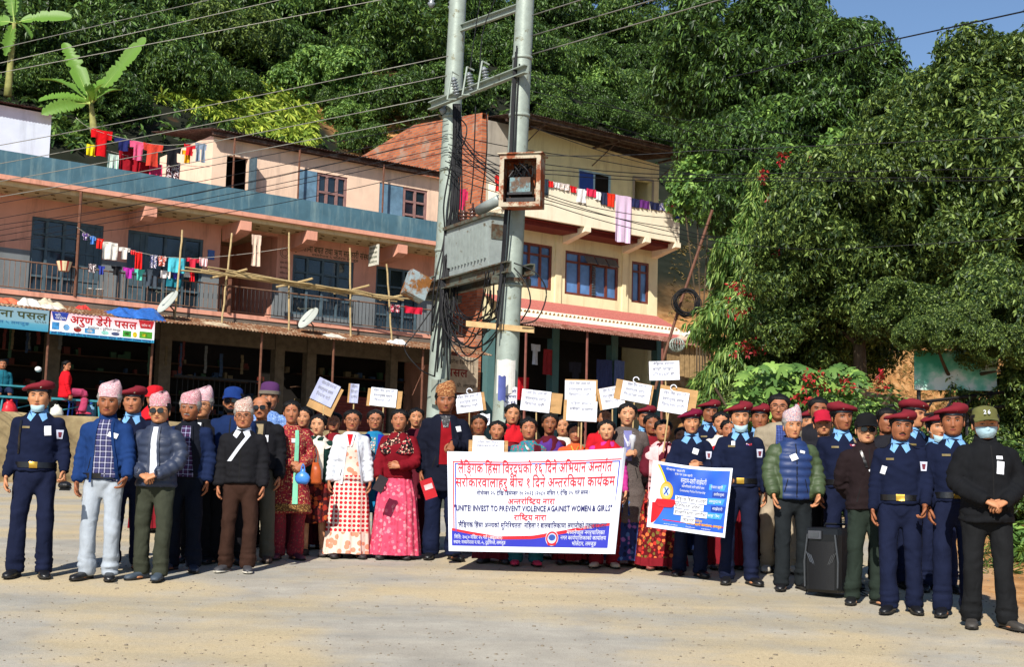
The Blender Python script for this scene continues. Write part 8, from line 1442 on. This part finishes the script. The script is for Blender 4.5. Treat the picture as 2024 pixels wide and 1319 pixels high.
def carried():
    def bag(name, x, y, Y, s, col, label, h=1.5, mat=None):
        r = empty(name, at(x, y, Y), 0, label, 'bag'); m = MB(); prof = [(0, -h * .5), (.6, -h * .5), (.95, -h * .28), (1, 0), (.72, h * .25), (.3, h * .42), (.16, h * .5), (.24, h * .6), (0, h * .58)]; m.lathe(np.array(prof) * s, (0, 0, 0), 18); V = m.v[0]; V[:, 1] *= .6; V += (.07 * s * vnoise(V * 16 / s * .1))[:, None]; m.build('bag_body', mat or M('bag' + col, col, .35, .15, 12, .3, 40, 0, .45), r, True); return r, s, h
    r, s, h = bag('plastic_bag', 598, 944, 13.95, .075, '#3f7fd0', 'sky blue plastic bag hanging from the hand of the red kurta', 1.75); m = MB()
    for q in (-1, 1): m.tube([(q * .02, 0, s * h * .45), (q * .012, 0, s * h * .8), (0, .0, s * h * 1.0)], .006, 5)
    m.build('handle', M('bag#3f7fd0', '#3f7fd0', .35, .15, 12, .3, 40, 0, .45), r)
    r = empty('handbag', at(625, 935, 14.0), 0, 'orange handbag hanging beside the blue plastic bag', 'bag'); m = MB(); m.rings([(0, 0, -.11), (0, 0, -.09), (.0, 0, .02), (-.01, 0, .1)], [.05, .058, .05, .03], [.03, .035, .03, .012], 14); m.build('bag_body', M('orange_leather', '#a04a20', .4, .2, 20), r, True); m = MB(); m.tube([(-.03, 0, .09), (-.035, 0, .2), (-.015, 0, .26), (.01, 0, .2), (.012, 0, .09)], .006, 6); m.build('strap', M('orange_leather', '#a04a20', .4, .2, 20), r)
    m = MB(); m.box((0, 0, 0), (.10, .03, .16), 0, roty(.45)); o = m.build('notebook', M('dark_notebook', '#241a20', .5), None, label='dark notebook in the hand of the woman with the blue scarf', cat='book'); o.location = at(752, 957, 14.2)
    m = MB(); m.box((0, 0, 0), (.12, .012, .19), 0, roty(-.35) @ rotz(.2)); m.box((0, -.008, .02), (.08, .004, .05), 1, roty(-.35) @ rotz(.2)); o = m.build('booklet', [M('red_booklet', '#a8141e', .5), PLAIN['pink_cloth']], None, label='thin red booklet in the left hand of the tall man in the overcoat', cat='book'); o.location = at(847, 967, 13.65)
    m = MB(); m.ell((0, 0, 0), (.06, .05, .035)); m.box((.02, -.04, -.03), (.09, .06, .012), 0, rotx(.3)); o = m.build('folded_cap', BLACKL, None, label='black cap crumpled in the hand of the officer at the far left', cat='cap'); o.location = at(128, 960, 12.25)
    m = MB(); m.box((0, 0, 0), (.065, .01, .14), 0, roty(.3)); m.box((0, -.006, 0), (.055, .004, .125), 1, roty(.3)); o = m.build('smartphone', [BLACKL, M('phone_case', '#5aa49a', .3)], None, label='phone with a pale green edge in the hand by the loudspeaker', cat='phone'); o.location = at(1639, 1018, 13.3)
    m = MB(); m.lathe([(0, -.05), (.016, -.05), (.02, .02), (.032, .045), (.03, .09), (0, .1)], (0, 0, 0), 14); o = m.build('microphone', M('pale_mic', '#b8b8c0', .4), None, True, label='whitish handheld microphone above the banner corner', cat='microphone'); o.location = at(1250, 880, 13.5)
carried()
def loudspeaker():
    Y = 12.75; p = at(1641, 1186, Y); p[2] = float(ground_z(p[0], p[1])); r = empty('loudspeaker', p, R_(-38), 'black trolley loudspeaker standing on the road beside the quilted jacket', 'loudspeaker'); BP = M('black_plastic', '#0b0c0e', .36, .3, 30, .06, 90, 0, .45); h, w, d = .60, .34, .34
    m = MB(); prof = np.array([(-w / 2 + .02, -d / 2), (w / 2 - .02, -d / 2), (w / 2, -d / 2 + .04), (w / 2 - .03, d / 2 - .03), (w / 2 - .06, d / 2), (-w / 2 + .06, d / 2), (-w / 2 + .03, d / 2 - .03), (-w / 2, -d / 2 + .04)]); rows = [np.c_[prof * k, np.full(8, z)] for z, k in ((.035, .9), (.06, 1), (h - .06, 1), (h - .01, .97), (h, .88))]; m.grid(np.array(rows), 0, True); m.f += [tuple(range(8))[::-1], tuple(range(32, 40))]; m.m += [0, 0]; m.build('cabinet', BP, r)
    GR = M('grille_mesh', '#101114', .6, .3, 90, .2, 220, 0, .3); m = MB()
    q = np.linspace(-1, 1, 9); m.grid(np.array([np.stack([q * .125 * (1 - .25 * abs(z - .3) ** 2), -d / 2 - .004 - .018 * (1 - q * q), np.full(9, z)], -1) for z in np.linspace(.06, .48, 12)]))
    m.build('grille', GR, r, True); SV = M('silver_trim', '#5a5d62', .3, .1, 20, 0, 60, .6)
    m = MB()
    for sx in (-1, 1):
        m.tube([(sx * .155, -d / 2 - .012, .08), (sx * .16, -d / 2 - .014, .3), (sx * .13, -d / 2 - .012, .54)], .008, 6)
        for q in range(3): m.tube([(sx * (.06 + .02 * q), -d / 2 - .014, .27 + .012 * q), (sx * (.10 + .02 * q), -d / 2 - .014, .36 + .012 * q)], .004, 5)
    m.build('trim', SV, r); m = MB(); m.box((-.06, -d / 2 - .012, .535), (.12, .02, .07)); m.box((-.06, -d / 2 - .024, .535), (.08, .004, .042), 1); m.build('control_panel', [M('grey_panel', '#4a4c52', .4), SV], r)
    m = MB(); m.tube([(-.1, .1, h), (-.1, .12, h + .03), (.1, .12, h + .03), (.1, .1, h)], .012, 6); m.build('handle', BP, r)
    for sx in (-1, 1): m = MB(); m.lathe([(.0, -.02), (.04, -.02), (.045, 0), (.04, .02), (0, .02)], (sx * .16, .13, .046), 16, 0, roty(math.pi / 2)); m.build('wheel', BP, r)
    m = MB(); a = np.linspace(0, 14, 60); P = np.stack([.05 * np.cos(a) + .22 + .008 * a, .03 * np.sin(a), .03 + .025 * np.sin(a * .8) + 0 * a], -1); m.tube(P, .006, 5); o = m.build('coiled_lead', BLACKL, None, label='coiled black lead on the ground by the loudspeaker', cat='cable'); o.location = p + [.02, .02, 0]
    m = MB()
loudspeaker()
def pebbles():
    rng = np.random.default_rng(12); V, F = [], []; n = 0; base = MB(); base.ell((0, 0, 0), (1, .8, .5), 0, 6, 4); bv = base.verts(); bf = [f for f in base.f]; tri = []
    for f in bf: tri += [(f[0], f[i], f[i + 1]) for i in range(1, len(f) - 1)]
    tri = np.array(tri)
    for k in range(2400):
        x, y = rng.uniform(-5, 5.5), 8.6 + 9 * rng.random() ** 1.6; s = rng.uniform(.004, .012) * (1 + .6 * (rng.random() < .05)); V.append((bv * s) @ rotz(rng.uniform(0, 6)).T + [x, y, float(ground_z(x, y)) + s * .15]); F.append(tri + n); n += len(bv)
    link(bpy.data.objects.new('gravel', bigmesh('gravel', np.concatenate(V), np.concatenate(F), [M('gravel_stone', '#7c7263', .9, .4, 40)])), None, 'loose gravel scattered over the dusty road', 'gravel', None, 'stuff')
pebbles()
